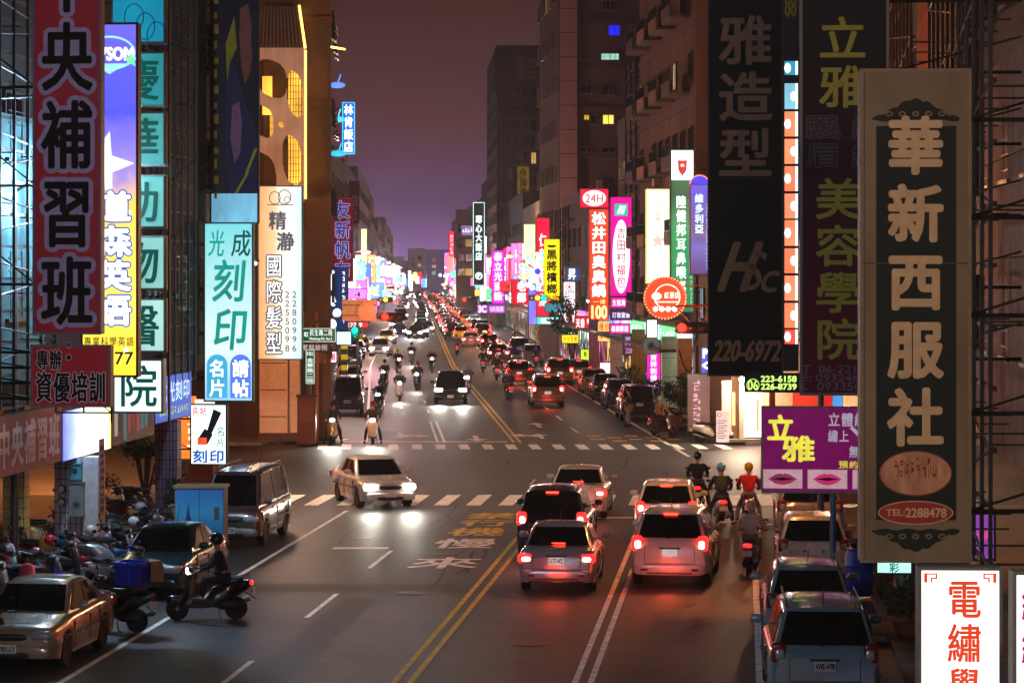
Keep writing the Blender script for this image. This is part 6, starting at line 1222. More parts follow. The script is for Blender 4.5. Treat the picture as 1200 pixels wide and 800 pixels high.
SC_L += [(-9.2, 60.4, .3, (170, 176, 180), 'pale grey'), (-9.9, 61.2, .5, (30, 90, 140), 'cobalt'), (-10.9, 56.6, .1, (150, 40, 60), 'ruby'), (-11.6, 60.5, .4, (80, 84, 90), 'iron grey'), (-9.0, 62.9, .2, (36, 40, 50), 'midnight'), (-9.1, 69.8, .4, (150, 150, 156), 'ash'), (-11.9, 64.8, .2, (180, 150, 110), 'beige'), (-11.9, 56.9, .3, (50, 120, 120), 'bottle green')]
for u, Y, a, c, cn in SC_L:
    p = N(u, Y, .13); scooter(f'{cn} parked scooter in the row on the left pavement', p, AN+a-.3+r6.uniform(-.2, .2), P(c), lean=R(7), group='scooters parked on the left pavement')
helmet('red helmet on a scooter left of the white pillar', N(-9.93, 57.9, 1.06), (205, 20, 50)); helmet('white helmet next to the red helmet, left of the white pillar', N(-9.5, 59.7, 1.10), (210, 205, 196)); helmet('silver helmet on a scooter right of the white pillar', N(-9.25, 62.9, 1.0), (180, 190, 196)); helmet('shiny helmet between the white pillar and the bush', N(-9.8, 66.0, 1.08), (150, 150, 150))
# scooter with the blue crate
bs = scooter('black scooter with a blue crate standing between the two parked sedans', G(130, 742)+Vector((0, .3, 0)), 2.75, P((24, 26, 28)), lean=R(6))
p = G(130, 742)+Vector((.42, .15, .93)); bx = thing('blue_crate', 'blue plastic crate strapped on a scooter seat behind the beige sedan', 'crate', p, 2.75)
mb = MB(); mb.add([(-.26,-.22,0),(.26,-.22,0),(.26,.22,0),(-.26,.22,0),(-.31,-.26,.42),(.31,-.26,.42),(.31,.26,.42),(-.31,.26,.42)], [(0,3,2,1),(0,1,5,4),(1,2,6,5),(2,3,7,6),(3,0,4,7)]); mb.build('shell', M((16, 40, 190), .4), bx)
mb = MB(); mb.box(-.34,.34,-.29,-.25,.40,.46); mb.box(-.34,.34,.25,.29,.40,.46); mb.box(-.34,-.30,-.25,.25,.40,.46); mb.box(.30,.34,-.25,.25,.40,.46); mb.build('rim', M((24, 56, 210), .4), bx)
for s in (-1, 1):
    for i in range(4): mb = MB(); mb.box(-.28+.155*i, -.26+.155*i, min(s*.27, s*.235), max(s*.27, s*.235), .03, .4); mb.build('rib', M((12, 30, 150), .4), bx)
cb = thing('cardboard_box', 'crumpled cardboard box tied beside the blue crate', 'box', p+Vector((.42, .1, .06)), .3); mb = MB(); mb.box(-.12,.12,-.18,.18,0,.34); mb.build('carton', M((150, 110, 70), .9, bump=.4), cb); mb = MB(); mb.hull8([(-.12,-.18,.34),(.12,-.18,.34),(.12,.18,.34),(-.12,.18,.34)], [(-.15,-.2,.40),(.06,-.2,.42),(.06,.2,.40),(-.15,.2,.43)]); mb.build('flap', M((166, 124, 84), .9), cb)
scooter('white step-through scooter nosed between the crate scooter and the teal sedan', G(150, 700)+Vector((-.2, .3, 0)), .5, P((180, 182, 184)), lean=R(7))
scooter('black scooter cut by the bottom left corner of the frame', (W(12, 0, 47).x, 47.0, 0), YN+2.9, PBLK, lean=R(6), plate=1)
# right far corner scooters
SC_R = [(812, 505, .5, (40, 44, 52), 'dark'), (822, 508, .7, (130, 130, 140), 'grey'), (800, 502, .4, (60, 30, 40), 'plum'), (790, 497, .5, (30, 60, 90), 'blue'), (830, 498, .9, (70, 70, 76), 'slate'), (818, 494, .4, (120, 90, 60), 'tan'), (806, 490, .5, (20, 20, 24), 'jet black')]
for px, py, a, c, cn in SC_R: scooter(f'{cn} scooter parked on the far right corner', G(px, py-2), AF+math.pi*.0-.6+a*.5, P(c), lean=R(7), group='scooters parked on the far right corner')
scooter('white scooter with an open front wheel standing side-on at the far right corner', G(835, 519), -.25, WHT_, lean=R(6))
rider('brown scooter of the seated rider at the far right corner', 'rider in a tan jacket and pale helmet sitting at the far right corner', G(777, 512), -.9, P((90, 70, 60)), J((150, 110, 80)), P((170, 210, 210)), 0, 1, 'foot')
# ------------------------------------------------------------------ street furniture
def tlight(label, pos, yaw, n, lit, vert=False, s=1.0, pole=None, cols=None):
    """signal head hung at pos; lit: index -> colour name"""
    CN = {'r': LIT((255, 14, 8), 14, .05), 'g': LIT((0, 235, 150), 10, .05), 'a': LIT((255, 170, 30), 10, .05)}; t = thing('traffic_light', label, 'traffic light', pos, yaw)
    ln = .36*n*s; mb = MB()
    mb.blob(0, 0, 0, (ln/2 if not vert else .19*s)+.02, .10, .19*s if not vert else ln/2+.02, 20, 9, .3); mb.build('housing', BLACK if not cols else M((60, 56, 30), .5), t, 50)
    for i in range(n):
        o_ = (-ln/2+.36*s*(i+.5)); c = (o_, 0, 0) if not vert else (0, 0, -o_); r = .14*s
        mb = MB(); mb.lathe([(r, 0), (r*.7, -.03), (r*.2, -.045)], 16, 'y', (c[0], -.10, c[2])); mb.build('lens', CN[lit[i]] if i in lit else M((34, 26, 20), .3), t, 50)
        mb = MB(); v = []
        for k in range(9): a = math.pi*k/8; v += [(c[0]+r*1.12*math.cos(a), -.10, c[2]+r*1.12*math.sin(a)), (c[0]+r*1.12*math.cos(a), -.30*s, c[2]+r*1.12*math.sin(a)), (c[0]+r*1.2*math.cos(a), -.10, c[2]+r*1.2*math.sin(a)), (c[0]+r*1.2*math.cos(a), -.30*s, c[2]+r*1.2*math.sin(a))]
        f = []
        for k in range(8): b_ = 4*k; f += [(b_, b_+4, b_+5, b_+1), (b_+2, b_+3, b_+7, b_+6), (b_+1, b_+5, b_+7, b_+3)]
        mb.add(v, f); mb.build('visor', BLACK, t)
    if lit:
        l = bpy.data.lights.new('signal_glow', 'POINT'); k0 = list(lit)[0]; l.energy = 25; l.color = {'r': (1, .08, .03), 'g': (0, 1, .5), 'a': (1, .5, .1)}[lit[k0]]; l.shadow_soft_size = .12; o = bpy.data.objects.new('signal_glow', l); COL.objects.link(o); o.parent = t; o.location = (-ln/2+.18*s if not vert else 0, -.5, 0)
    return t
def mast(label, foot, arm_to, h, mat=STEEL, r=.09, curve=True):
    t = thing('signal_mast', label, 'signal mast', foot); mb = MB(); mb.tube((0,0,0), (0,0,h-.5), r, r*.8, 12); mb.lathe([(r*2, 0), (r*2, .05), (r*1.2, .12)], 12); mb.build('post', mat, t, 50)
    ax = arm_to-foot[0]; s = math.copysign(1, ax); mb = MB(); pts = [(0, 0, h-.55)]+[(s*.9*(1-math.cos(a)), 0, h-.55+.5*math.sin(a)) for a in (.4, .8, 1.2, 1.57)]+[(ax, 0, h-.02)]
    mb.path(pts, r*.6, 8); mb.build('arm', mat, t, 50); return t
# left mast with plates and red light (over the left lanes beyond the junction)
ym = 108.2; fp = W(363, 0, ym); fp.z = 0; zt = W(0, 371, ym).z
mast('curved signal mast rising by the green street name boards', fp, W(470, 0, ym).x, zt)
tlight('horizontal traffic light showing red on the left mast arm', W(461, 371, ym-.25), 0, 3, {0: 'r'}, s=.95)
pl_ = thing('direction_sign', 'pale back of a direction board with a round sign on the left mast arm', 'sign', W(421, 378, ym-.1), 0); k = ym/FPX
mb = MB(); mb.box(-20*k, 20*k, .0, .04, 2*k, 27*k); mb.build('plate', M((225, 205, 180), .6, .0), pl_); mb = MB(); mb.lathe([(11*k, .02), (11*k, -.01)], 24, 'y', (9*k, -.05, 13*k)); mb.build('round_plate', M((235, 220, 200), .6, .0), pl_); mb = MB(); [mb.box(-20*k, 20*k, -.02, -.004, z*k, (z+1)*k) for z in (8, 20)]; mb.build('strap', STEEL, pl_)
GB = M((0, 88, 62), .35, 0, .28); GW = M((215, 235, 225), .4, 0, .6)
def nameboard(label, x0, y0, x1, y1, Y, texts):
    a, b = W(x0, y1, Y), W(x1, y0, Y); w, h = b.x-a.x, b.z-a.z; t = thing('street_name_sign', label, 'street sign', ((a.x+b.x)/2, Y, a.z), 0); mb = MB(); mb.box(-w/2, w/2, -.03, .03, 0, h); mb.build('plate', GB, t)
    mb = MB(); e_ = .03; mb.path([(-w/2+e_, -.032, e_), (w/2-e_, -.032, e_), (w/2-e_, -.032, h-e_), (-w/2+e_, -.032, h-e_), (-w/2+e_, -.032, e_)], .01, 4); mb.build('edge_line', GW, t)
    for s, fx0, fy0, fx1, fy1, d, bo in texts: mb = MB(); cells(mb, s, -w/2+fx0*w, h*(1-fy1), -w/2+fx1*w, h*(1-fy0), d, bo, -.036); mb.build('lettering', GW, t)
    mb = MB(); mb.tube((-w*.3, .05, -.4), (-w*.3, .05, h+.1), .03, n=6); mb.build('clamp', STEEL, t); return t
nameboard('green horizontal street name board above the vertical one', 353, 384, 394, 401, ym-.5, [('民生路二段', .24, .08, .90, .58, 'h', .03), ('Minsheng Rd. Sec.2', .24, .66, .88, .88, 's', .04), ('182', .05, .3, .2, .6, 's', .05)])
nameboard('green vertical street name board on the left signal mast', 358, 409, 369, 450, ym-.6, [('金華路二段', .12, .24, .88, .96, 'v', .03), ('182', .2, .08, .8, .18, 's', .05)])
sign('sign_board', 'grey strip with pale characters under the street name board', 352, 402, 386, 412, ym-.4, M((90, 80, 76), .6), [('眼科診所', .05, .1, .95, .9, M((205, 195, 190), .5, 0, .3), 'h', .05)], depth=.08, yaw=0)
# right near signal: big red light on an orange truss
ys = 96; tlight('large red traffic light half hidden behind the green salon sign', W(812, 384, ys), 0, 3, {0: 'r'}, s=1.15)
mm = thing('signal_mast', 'orange truss arm holding the large red light', 'signal mast', (W(905, 0, ys+.3).x, ys+.3, 0)); mb = MB(); mb.tube((0,0,0), (0,0,6.2), .12, .1, 12); mb.build('post', M((150, 60, 30), .5), mm); mb = MB(); L = -(905-790)*ys/FPX
for z in (5.0, 5.9): mb.tube((0, 0, z), (L, 0, z-.1), .035, n=6)
for i in range(5): mb.tube((L*i/5, 0, 5.0), (L*(i+1)/5, 0, 5.85), .02, n=4)
mb.build('arm', M((170, 66, 34), .5), mm)
# lights further away
for (px, py, Y, lit, lb) in [(630, 349, 205, {1: 'a', 2: 'g'}, 'small amber and green signal beside the teal board'), (549, 351, 300, {0: 'r'}, 'small red signal left of the magenta telecom sign'), (452, 351, 250, {1: 'a'}, 'small amber signal in the left haze'), (457, 337, 420, {0: 'r'}, 'tiny red signal against the distant left glow')]:
    tlight(lb, W(px, py, Y), 0, 3, lit, s=1.3); foot = W(px+(24 if px > 500 else -24), 0, Y+.3); foot.z = 0
    mast(lb.replace('signal', 'signal mast'), foot, W(px, 0, Y).x, W(0, py, Y).z, r=.1)
tlight('green signal above the cars on the left kerb', W(416, 391, 132), 0, 2, {0: 'g'}, vert=True, s=1.0); pt = thing('pole', 'slim pole carrying the green signal on the left kerb', 'pole', (W(419, 0, 132.2).x, 132.2, 0)); MB().tube((0,0,0), (0,0,4.6), .06, n=8).build('shaft', STEEL, pt)
# street lamps, some of them out of view and added for their light
def lamp(label, foot, arm, h, col, en, kind='POINT', soft=.4, em=14):
    t = thing('street_lamp', label, 'street lamp', foot); mb = MB(); mb.tube((0,0,0), (0,0,h-.3), .09, .06, 10); mb.lathe([(.16, 0), (.16, .08), (.1, .3)], 10); mb.build('post', STEEL, t, 50)
    mb = MB(); mb.path([(0,0,h-.35), (arm*.3, 0, h-.05), (arm*.8, 0, h+.1)], .035, 8); mb.build('arm', STEEL, t); mb = MB(); mb.blob(arm, 0, h+.06, .34, .13, .08, 12, 7, .7); mb.build('lamp_head', STEEL, t, 50)
    mb = MB(); mb.blob(arm, 0, h-.03, .26, .10, .07, 12, 6, .8); mb.build('lens', LIT(col, em, .05), t)
    l = bpy.data.lights.new('lamp_light', kind); l.energy = en; l.color = lin(col)
    if kind == 'SPOT': l.spot_size = R(165); l.spot_blend = .7
    l.shadow_soft_size = soft; o = bpy.data.objects.new('lamp_light', l); COL.objects.link(o); o.parent = t; o.location = (arm, 0, h-.14)
SOD = (255, 150, 74); MRC = (190, 222, 255)
lamp('unseen street lamp added on the left pavement nearest the footbridge', N(-7.2, 14, .13), 2.0, 10, (225, 232, 255), 2200)  # outside the view, added to light sign faces and car rears
lamp('unseen street lamp added on the right pavement nearest the footbridge', N(9.6, 12, .13), -2.0, 10, (255, 190, 140), 1500)  # its out-of-view partner, added for the same surfaces
lamp('unseen street lamp added behind the maroon school sign', Vector((-10.9, 58, .13)), 1.7, 9, MRC, 1300)  # hidden by the sign, added to light left road and cars
lamp('unseen street lamp added behind the tall dark green salon sign', Vector((7.7, 66, .13)), -1.9, 9, SOD, 1000)  # hidden by the sign, added for warm light on the right lanes
lamp('orange street lamp at the mouth of the left side street', Vector((-19, 96, 0)), 2.2, 8.2, SOD, 2400)
lamp('unseen orange street lamp behind the right hand tailor sign', Vector((15.2, 97, 0)), -2.2, 8.2, (255, 196, 150), 2600)  # hidden lamp put in for the junction's light
lamp('unseen street lamp behind the seal engraver sign at the near corner', Vector((-11.0, 84.5, .13)), 2.6, 7.2, (255, 205, 170), 1500)  # out of view behind the sign
lamp('unseen street lamp added behind the red canvas sign', Vector((W(389, 0, 136).x, 136, .13)), .6, 9, (255, 200, 190), 2000)  # concealed lamp, added to brighten the road past the junction
lamp('unseen street lamp added behind the cream sign', Vector((W(790, 0, 151).x, 151, .13)), -1.0, 9, SOD, 1400)  # concealed too, added for the far road and parked row
for i in range(14):  # lamps added for glow in the haze and light on the road
    Y = 205+48*i; sd = i % 2*2-1; cl = [(255, 190, 200), (255, 200, 150), (210, 220, 255)][i % 3]
    lamp(f'{ORD[i]} added roadside lamp lighting the far street, {"right" if sd > 0 else "left"} kerb', F(8.2*sd, Y, .13), -sd*1.8, 8.5, cl, 3000, em=30)
for (px, py, Y, col, lb) in [(585, 346, 268, (255, 190, 110), 'amber star-like street lamp left of the telecom sign foot'), (546, 349, 330, (190, 255, 235), 'greenish white street lamp in the right haze'), (426, 328, 240, (255, 190, 100), 'topmost of three amber lamps at the left sky edge'), (439, 337, 260, (255, 200, 120), 'middle of three amber lamps at the left sky edge'), (441, 345, 285, (255, 190, 100), 'lowest of three amber lamps at the left sky edge'), (692, 352, 176, (255, 220, 170), 'warm shop lamp arm by the hot pot sign'), (520, 333, 460, (255, 230, 255), 'pinkish white lamp glare in the distant centre')]:
    q = W(px, py, Y); f_ = Vector((q.x+(1.6 if px > 500 else -1.6), q.y, 0)); lamp(lb, f_, -1.6 if px > 500 else 1.6, q.z, col, 900, em=60)
# corner shop right: bright doorway, red tubes and lamp
cs = thing('corner_shop', 'glaring white shop doorway with red tube lights on the far right corner', 'shop', (W(862, 0, 108.2).x, 108.2, .13)); k = 108.2/FPX
def bx(nm, x0, y0, x1, y1, d0, d1, mat): mb = MB(); zb_ = W(0, 520, 108.2).z; mb.box((x0-862)*k, (x1-862)*k, d0, d1, max(0, (520-y1)*k-.1), (520-y0)*k-.1); return mb.build(nm, mat, cs)
bx('door_opening', 872, 452, 893, 512, -.05, .05, LIT((255, 236, 216), 2.4)); bx('tube_light', 858, 460, 861, 498, -.16, -.06, LIT((255, 120, 70), 5)); bx('tube_light', 886, 468, 889, 505, -.18, -.08, LIT((255, 70, 50), 5))
bx('door_frame', 866, 442, 871, 516, -.2, .05, M((190, 150, 130), .6)); bx('side_window', 846, 446, 857, 508, -.04, .05, LIT((255, 190, 150), .8)); bx('wall_panel', 893, 446, 934, 516, -.04, .05, M((190, 140, 110), .7)); bx('step', 846, 514, 930, 520, -.6, .05, CONC)
l = bpy.data.lights.new('shop_lamp', 'POINT'); l.energy = 420; l.color = (1, .78, .55); l.shadow_soft_size = .15; o = bpy.data.objects.new('shop_lamp', l); COL.objects.link(o); o.parent = cs; o.location = ((868-862)*k, -.9, (520-447)*k); 
mb = MB(); mb.blob((868-862)*k, -.6, (520-447)*k, .12, .12, .12, 10, 6, 1); mb.build('bulb', LIT((255, 226, 180), 40), cs)
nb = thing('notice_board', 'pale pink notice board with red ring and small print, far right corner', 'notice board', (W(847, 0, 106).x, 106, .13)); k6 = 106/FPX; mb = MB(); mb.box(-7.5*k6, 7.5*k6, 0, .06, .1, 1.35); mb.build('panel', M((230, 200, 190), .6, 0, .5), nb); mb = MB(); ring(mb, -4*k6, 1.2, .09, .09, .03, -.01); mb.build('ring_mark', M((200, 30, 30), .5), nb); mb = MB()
for i in range(8): mb.box(-6*k6, (2+3*(i % 2))*k6, -.012, -.004, .25+.1*i, .28+.1*i)
mb.build('small_print', M((110, 60, 60), .6), nb); mb = MB(); mb.box(-7*k6, -6.4*k6, .01, .05, 0, .1); mb.box(6.4*k6, 7*k6, .01, .05, 0, .1); mb.build('leg', STEEL, nb)
sb = thing('sandwich_board', 'crimson and violet upright shop banner among the parked scooters', 'banner', (W(819, 0, 112).x, 112, .13), .5); mb = MB(); mb.box(-.55, .55, 0, .05, .2, 2.6); mb.build('cloth', GRAD([(0, (200, 60, 60)), (.5, (190, 20, 70)), (1, (170, 60, 150))], .15), sb); mb = MB(); scribble(mb, -.35, .5, .1, 2.4, 7, 5, -.01); mb.build('lettering', M((230, 170, 190), .6, 0, .6), sb); mb = MB(); mb.tube((-.55, .03, 0), (-.55, .03, 2.7), .02); mb.tube((.55, .03, 0), (.55, .03, 2.7), .02); mb.build('stand', STEEL, sb)
# pillars along the far right arcade and shopfronts behind them
for i, (px, Y, col, lb) in enumerate([(784, 124, (190, 214, 160), 'pale green lit arcade pillar, far right'), (802, 120.5, (214, 160, 84), 'ochre arcade pillar with a hanging wire, far right'), (748, 140, (150, 120, 50), 'olive arcade pillar beside the pink shop banner'), (722, 150, (170, 150, 140), 'grey arcade pillar behind the parked cars'), (696, 170, (150, 120, 110), 'brownish arcade pillar deeper on the right')]):
    t = thing('arcade_pillar', lb, 'pillar', (W(px, 0, Y).x, Y, .13)); mb = MB(); mb.box(-.34, .34, -.3, .3, 0, 3.9); mb.build('shaft', M(col, .6, var=.15), t); mb = MB(); mb.box(-.38, .38, -.34, .34, 0, .3); mb.build('plinth', M((90, 80, 74), .7), t); mb = MB(); [mb.box(-.345, .345, -.305, -.301, z, z+.02) for z in (1.1, 2.0, 2.9)]; mb.build('groove', M((90, 80, 70), .7), t)
SHOPC = [((190, 225, 255), 1.2), ((255, 220, 180), 1.1), ((255, 170, 120), .8), ((200, 255, 230), .9), ((255, 130, 190), .8), ((235, 240, 255), 1.5), ((255, 200, 90), .9)]
r8 = random.Random(12)
def shopfront(side, Ya, Yb, i, lb):
    u = -9.62 if side < 0 else 9.02
    a = F(u, Ya if side < 0 else Yb, .13); b = F(u, Yb if side < 0 else Ya, .13); L = (b-a).length; yaw = math.atan2(b.y-a.y, b.x-a.x); t = thing('shopfront', lb, 'shopfront', a, yaw); n = 3
    c, s = r8.choice(SHOPC)
    for k in range(n):
        x0, x1 = L*k/n+.08, L*(k+1)/n-.08; mb = MB(); mb.box(x0, x1, -.04, -.005, .35, 2.9); p = mb.build('shop_window', LIT(c if r8.random() < .6 else r8.choice(SHOPC)[0], s*r8.uniform(.4, 1.3), .6), t)
        mb = MB()
        for q in range(6): xx = r8.uniform(x0, x1-.5); zz = r8.uniform(.4, 2.0); mb.box(xx, xx+r8.uniform(.2, .5), -.07, -.042, zz, zz+r8.uniform(.2, .8))
        mb.build('goods', M(r8.choice([(60, 40, 40), (120, 110, 100), (40, 60, 80), (150, 90, 60)]), .7), p)
        mb = MB(); mb.box(x0-.08, x0, -.10, -.003, 0, 3.0); mb.build('mullion', STEEL, t)
    mb = MB(); mb.box(0, L, -1.6, -.003, 3.2, 3.32); mb.build('canopy', M(r8.choice([(60, 70, 80), (110, 60, 50), (50, 80, 60)]), .7), t)
    mb = MB(); mb.box(.2, L-.2, -.35, -.25, 3.05, 3.18); mb.build('ceiling_light', LIT(c, 3.5), t)
    mb = MB(); mb.box(.1, L-.1, -.12, -.004, 3.45, 4.2); f_ = mb.build('fascia', LIT(r8.choice(PAL)[1], 1.2, .4), t); mb = MB(); scribble(mb, .5, 3.55, L-.5, 4.1, 6, i, -.125, False); mb.build('lettering', LIT((255, 255, 255), 1.2), f_)
for side in (-1, 1):
    Y = 124.5 if side < 0 else 122.5; i = 0
    while Y < 420:
        L = r8.uniform(5, 8); w_ = r8.choice(['bluish', 'warm', 'cluttered', 'glassy', 'narrow', 'deep'])
        shopfront(side, Y, Y+L-.4, i, f'{w_} lit ground floor shopfront, {ORD[i]} past the {"corner tower" if side < 0 else "corner shop"} on the {"left" if side < 0 else "right"}'); i += 1; Y += L
# awning and white kiosk, far left
kz = thing('kiosk', 'small white and cyan glowing kiosk under a blue striped awning', 'kiosk', (W(372, 0, 112).x, 112, .13)); k = 112/FPX
mb = MB(); mb.box(-15*k, 14*k, .4, .5, .1, 2.6); mb.build('back_panel', LIT((225, 245, 255), 1.3, .4), kz); mb = MB(); mb.box(-15*k, -8*k, -.3, .35, .1, 1.9); mb.build('menu_panel', LIT((255, 226, 220), .9), kz); mb = MB(); mb.box(-7*k, 14*k, -.3, .3, .1, 1.0); mb.build('counter', LIT((120, 215, 225), .6), kz)
mb = MB(); scribble(mb, -14*k, .4, -9*k, 1.8, 6, 8, -.32); mb.build('lettering', M((200, 40, 50), .6), kz)
for i in range(9): mb = MB(); x = (-18+4.2*i)*k; mb.hull8([(x, .5, 3.0), (x+4.1*k, .5, 3.0), (x+4.1*k, -1.2, 2.35), (x, -1.2, 2.35)], [(x, .5, 3.04), (x+4.1*k, .5, 3.04), (x+4.1*k, -1.2, 2.39), (x, -1.2, 2.39)]); mb.build('awning_stripe', M((40, 90, 180) if i % 2 else (190, 200, 220), .7), kz)
mb = MB(); [mb.tube((x*k, -1.15, 0), (x*k, -1.15, 2.35), .025) for x in (-17, 18)]; mb.build('leg', STEEL, kz)
sp = thing('striped_post', 'yellow and black striped post by the left kerb cars', 'bollard', (W(403.5, 0, 150).x, 150, 0)); 
for i in range(6): MB().box(-.18, .18, -.12, .12, 1.2+.3*i, 1.5+.3*i).build('stripe', M((230, 200, 20), .5, 0, .2) if i % 2 else BLACK, sp)
MB().box(-.1, .1, -.1, .1, 0, 1.2).build('post', CONC, sp)
ph = thing('junction_box', 'dark red roadside cabinet by the left signal mast', 'cabinet', (W(362, 0, 107.2).x, 107.2, .1)); MB().box(-.45, .3, -.3, .3, 0, 1.9).build('casing', M((96, 50, 40), .6), ph); MB().box(-.5, .35, -.35, .35, 1.9, 1.98).build('lid', M((70, 40, 34), .6), ph); MB().box(-.35, .2, -.32, -.303, .9, 1.6).build('door', M((110, 66, 50), .6), ph)
pt = thing('pole', 'brown pole right of the street name boards', 'pole', (W(371.5, 0, 108.9).x, 108.9, .1)); MB().tube((0,0,0), (0,0,5.3), .08, n=10).build('shaft', M((150, 96, 66), .6), pt); MB().box(-.2, .35, -.08, .08, 3.2, 4.0).build('plate_back', M((160, 120, 96), .6), pt)
# painted power cabinet
pc = thing('power_cabinet', 'street power cabinet painted with a blue sea and a dark peak', 'cabinet', (W(236, 0, 65.5).x, 65.5, .0), AN+.06); w, h, k = 1.22, 1.70, 1
MB().box(-w/2, w/2, -.35, .35, .1, h).build('casing', M((96, 90, 84), .6), pc); MB().box(-w/2-.04, w/2+.04, -.4, .4, h, h+.07).build('lid', M((130, 110, 80), .6), pc); MB().box(-w/2-.02, w/2+.02, -.37, .37, 0, .1).build('plinth', CONC, pc)
for s in (0, 1):
    x0, x1 = (-w/2+.02, -.01) if s == 0 else (.01, w/2-.02); d = MB().box(x0, x1, -.375, -.352, .14, h-.03).build('door', GRAD([(0, (60, 70, 110)), (.22, (70, 84, 130)), (.3, (30, 110, 160)), (.6, (50, 160, 205)), (1, (40, 120, 190))], 0), pc)
    mb = MB(); pts = [(x0+.0, .62), (x0+.12, .70), (x0+.22, .84), (x0+.28, 1.05), (x0+.32, 1.36), (x0+.36, 1.05), (x0+.42, .84), (x0+.52, .70), (x1, .62)] if s == 0 else [(x0, .62), (x0+.2, .66), (x1, .60), (x1, .56), (x0, .56)]; mb.poly([(x, -.378, z) for x, z in pts]); mb.build('mural_shape', M((20, 50, 110), .5), d)
    mb = MB(); mb.box(x0+.03, x1-.03, -.379, -.376, .2, .55); mb.build('lower_print', M((80, 96, 150), .5), d); mb = MB(); cells(mb, '電' if s else '力', x0+.15, .24, x1-.15, .5, 'v', .03, -.382) if 0 else scribble(mb, x0+.05, .25, x1-.05, .5, 5, 3+s, -.382, False); mb.build('small_print', M((180, 190, 215), .5), d)
    if s: MB().box(x1-.22, x1-.1, -.40, -.376, .95, 1.25).build('handle_plate', STEEL, d)
# right pavement: barrel, pots, cupboards
bc = thing('barrel', 'big blue plastic barrel beside the white hatchback', 'barrel', (W(1007, 0, 56.5).x, 56.5, .13)); MB().lathe([(.26, 0), (.30, .06), (.30, .30), (.32, .33), (.30, .36), (.30, .62), (.32, .65), (.30, .68), (.29, .9), (.25, .96)], 24).build('drum', M((10, 60, 170), .35), bc, 40); MB().lathe([(.265, .955), (.265, 1.0), (.2, 1.01)], 24).build('lid', M((6, 40, 120), .4), bc, 40)
hl_ = thing('helmet', 'dark red helmet resting on the blue barrel', 'helmet', (W(1003, 0, 56.4).x, 56.4, 1.14)); MB().blob(0, 0, .11, .15, .13, .12, 14, 8, 1.).build('shell', HEL((90, 16, 40)), hl_, 60); MB().blob(-.02, -.1, .08, .1, .05, .05, 10, 6, .8).build('visor', GLASS, hl_, 60)
LEAF = [M((40, 84, 34), .6, var=.5), M((64, 104, 40), .6, var=.5), M((24, 56, 30), .6, var=.5)]
def plant(label, pos, r, h, n, leaf, name='shrub', cat='shrub', pot=None, trunk=0, seed=1, ls=.09, spiky=False):
    t = thing(name, label, cat, pos); q = random.Random(seed); z0 = (pot or 0)+trunk
    if pot: MB().lathe([(r*.45, 0), (r*.62, pot*.8), (r*.68, pot), (r*.6, pot)], 16).build('pot', M((120, 66, 44), .8), t, 40)
    mb = MB()
    for i in range(9 if not spiky else 4):
        a = q.uniform(0, 6.28); mb.path([(0, 0, (pot or 0)*.9), (.3*r*math.cos(a), .3*r*math.sin(a), z0+h*.35), (.75*r*math.cos(a+.4), .75*r*math.sin(a+.4), z0+h*q.uniform(.5, .9))], .02 if r < 1 else .04, 5)
    if trunk: mb.tube((0, 0, pot or 0), (0, 0, z0+h*.3), .05, .03, 6)
    mb.build('trunk' if trunk else 'stem', M((70, 54, 40), .9), t)
    cl = [(q.gauss(0, .42)*r, q.gauss(0, .42)*r, z0+h*q.uniform(.15, .95), q.uniform(.18, .38)*r) for _ in range(14)]; mbs = [MB(), MB()]
    for i in range(n):
        c = q.choice(cl); d = Vector((q.gauss(0, 1), q.gauss(0, 1), q.gauss(0, 1))).normalized(); p = Vector(c[:3])+d*c[3]*q.uniform(.5, 1.1); a = Vector((q.gauss(0, 1), q.gauss(0, 1), q.gauss(.2, .6))).normalized()*ls*q.uniform(.6, 1.4)*(2.4 if spiky else 1); b_ = a.cross(d).normalized()*ls*(.4 if not spiky else .25)
        mbs[i % 2].add([p, p+a*.5+b_, p+a, p+a*.5-b_], [(0, 1, 2, 3)])
    for m_, l_ in zip(mbs, leaf): o_ = m_.build('foliage', l_, t); o_['kind'] = 'stuff'
    return t
plant('large round bush glowing green inside the left arcade', N(-12.6, 79, .13), 1.3, 3.0, 3800, LEAF[:2], 'tree', 'tree', trunk=.5, seed=3, ls=.11); plant('low bush in front of the large one in the left arcade', N(-13.2, 74, .13), .9, 1.7, 1500, [LEAF[1], M((90, 104, 30), .6)], seed=8)
plant('dark potted shrub at the foot of the slim dark pillar', N(-9.9, 71.2, .13), .6, .9, 1300, [LEAF[2], LEAF[0]], pot=.35, seed=4); plant('small blue-green potted plant in front of the white pillar', N(-9.95, 60.9, .13), .35, .35, 500, [M((70, 140, 120), .6), LEAF[0]], name='potted_plant', cat='plant', pot=.5, seed=5, ls=.06)
plant('yellow-green plant hanging beside the shutter', N(-13.4, 63.5, .13), .7, 2.4, 1500, [M((120, 130, 30), .6), LEAF[1]], seed=6)
plant('potted plant right of the blue barrel', Vector((W(1032, 0, 57).x, 57, .13)), .45, 1.0, 900, LEAF[:2], name='potted_plant', cat='plant', pot=.4, seed=7); plant('dark leafy plant at the door right of the barrel', Vector((W(1066, 0, 50).x, 50, .13)), .5, 1.1, 900, [LEAF[2], LEAF[0]], name='potted_plant', cat='plant', pot=.3, seed=9)
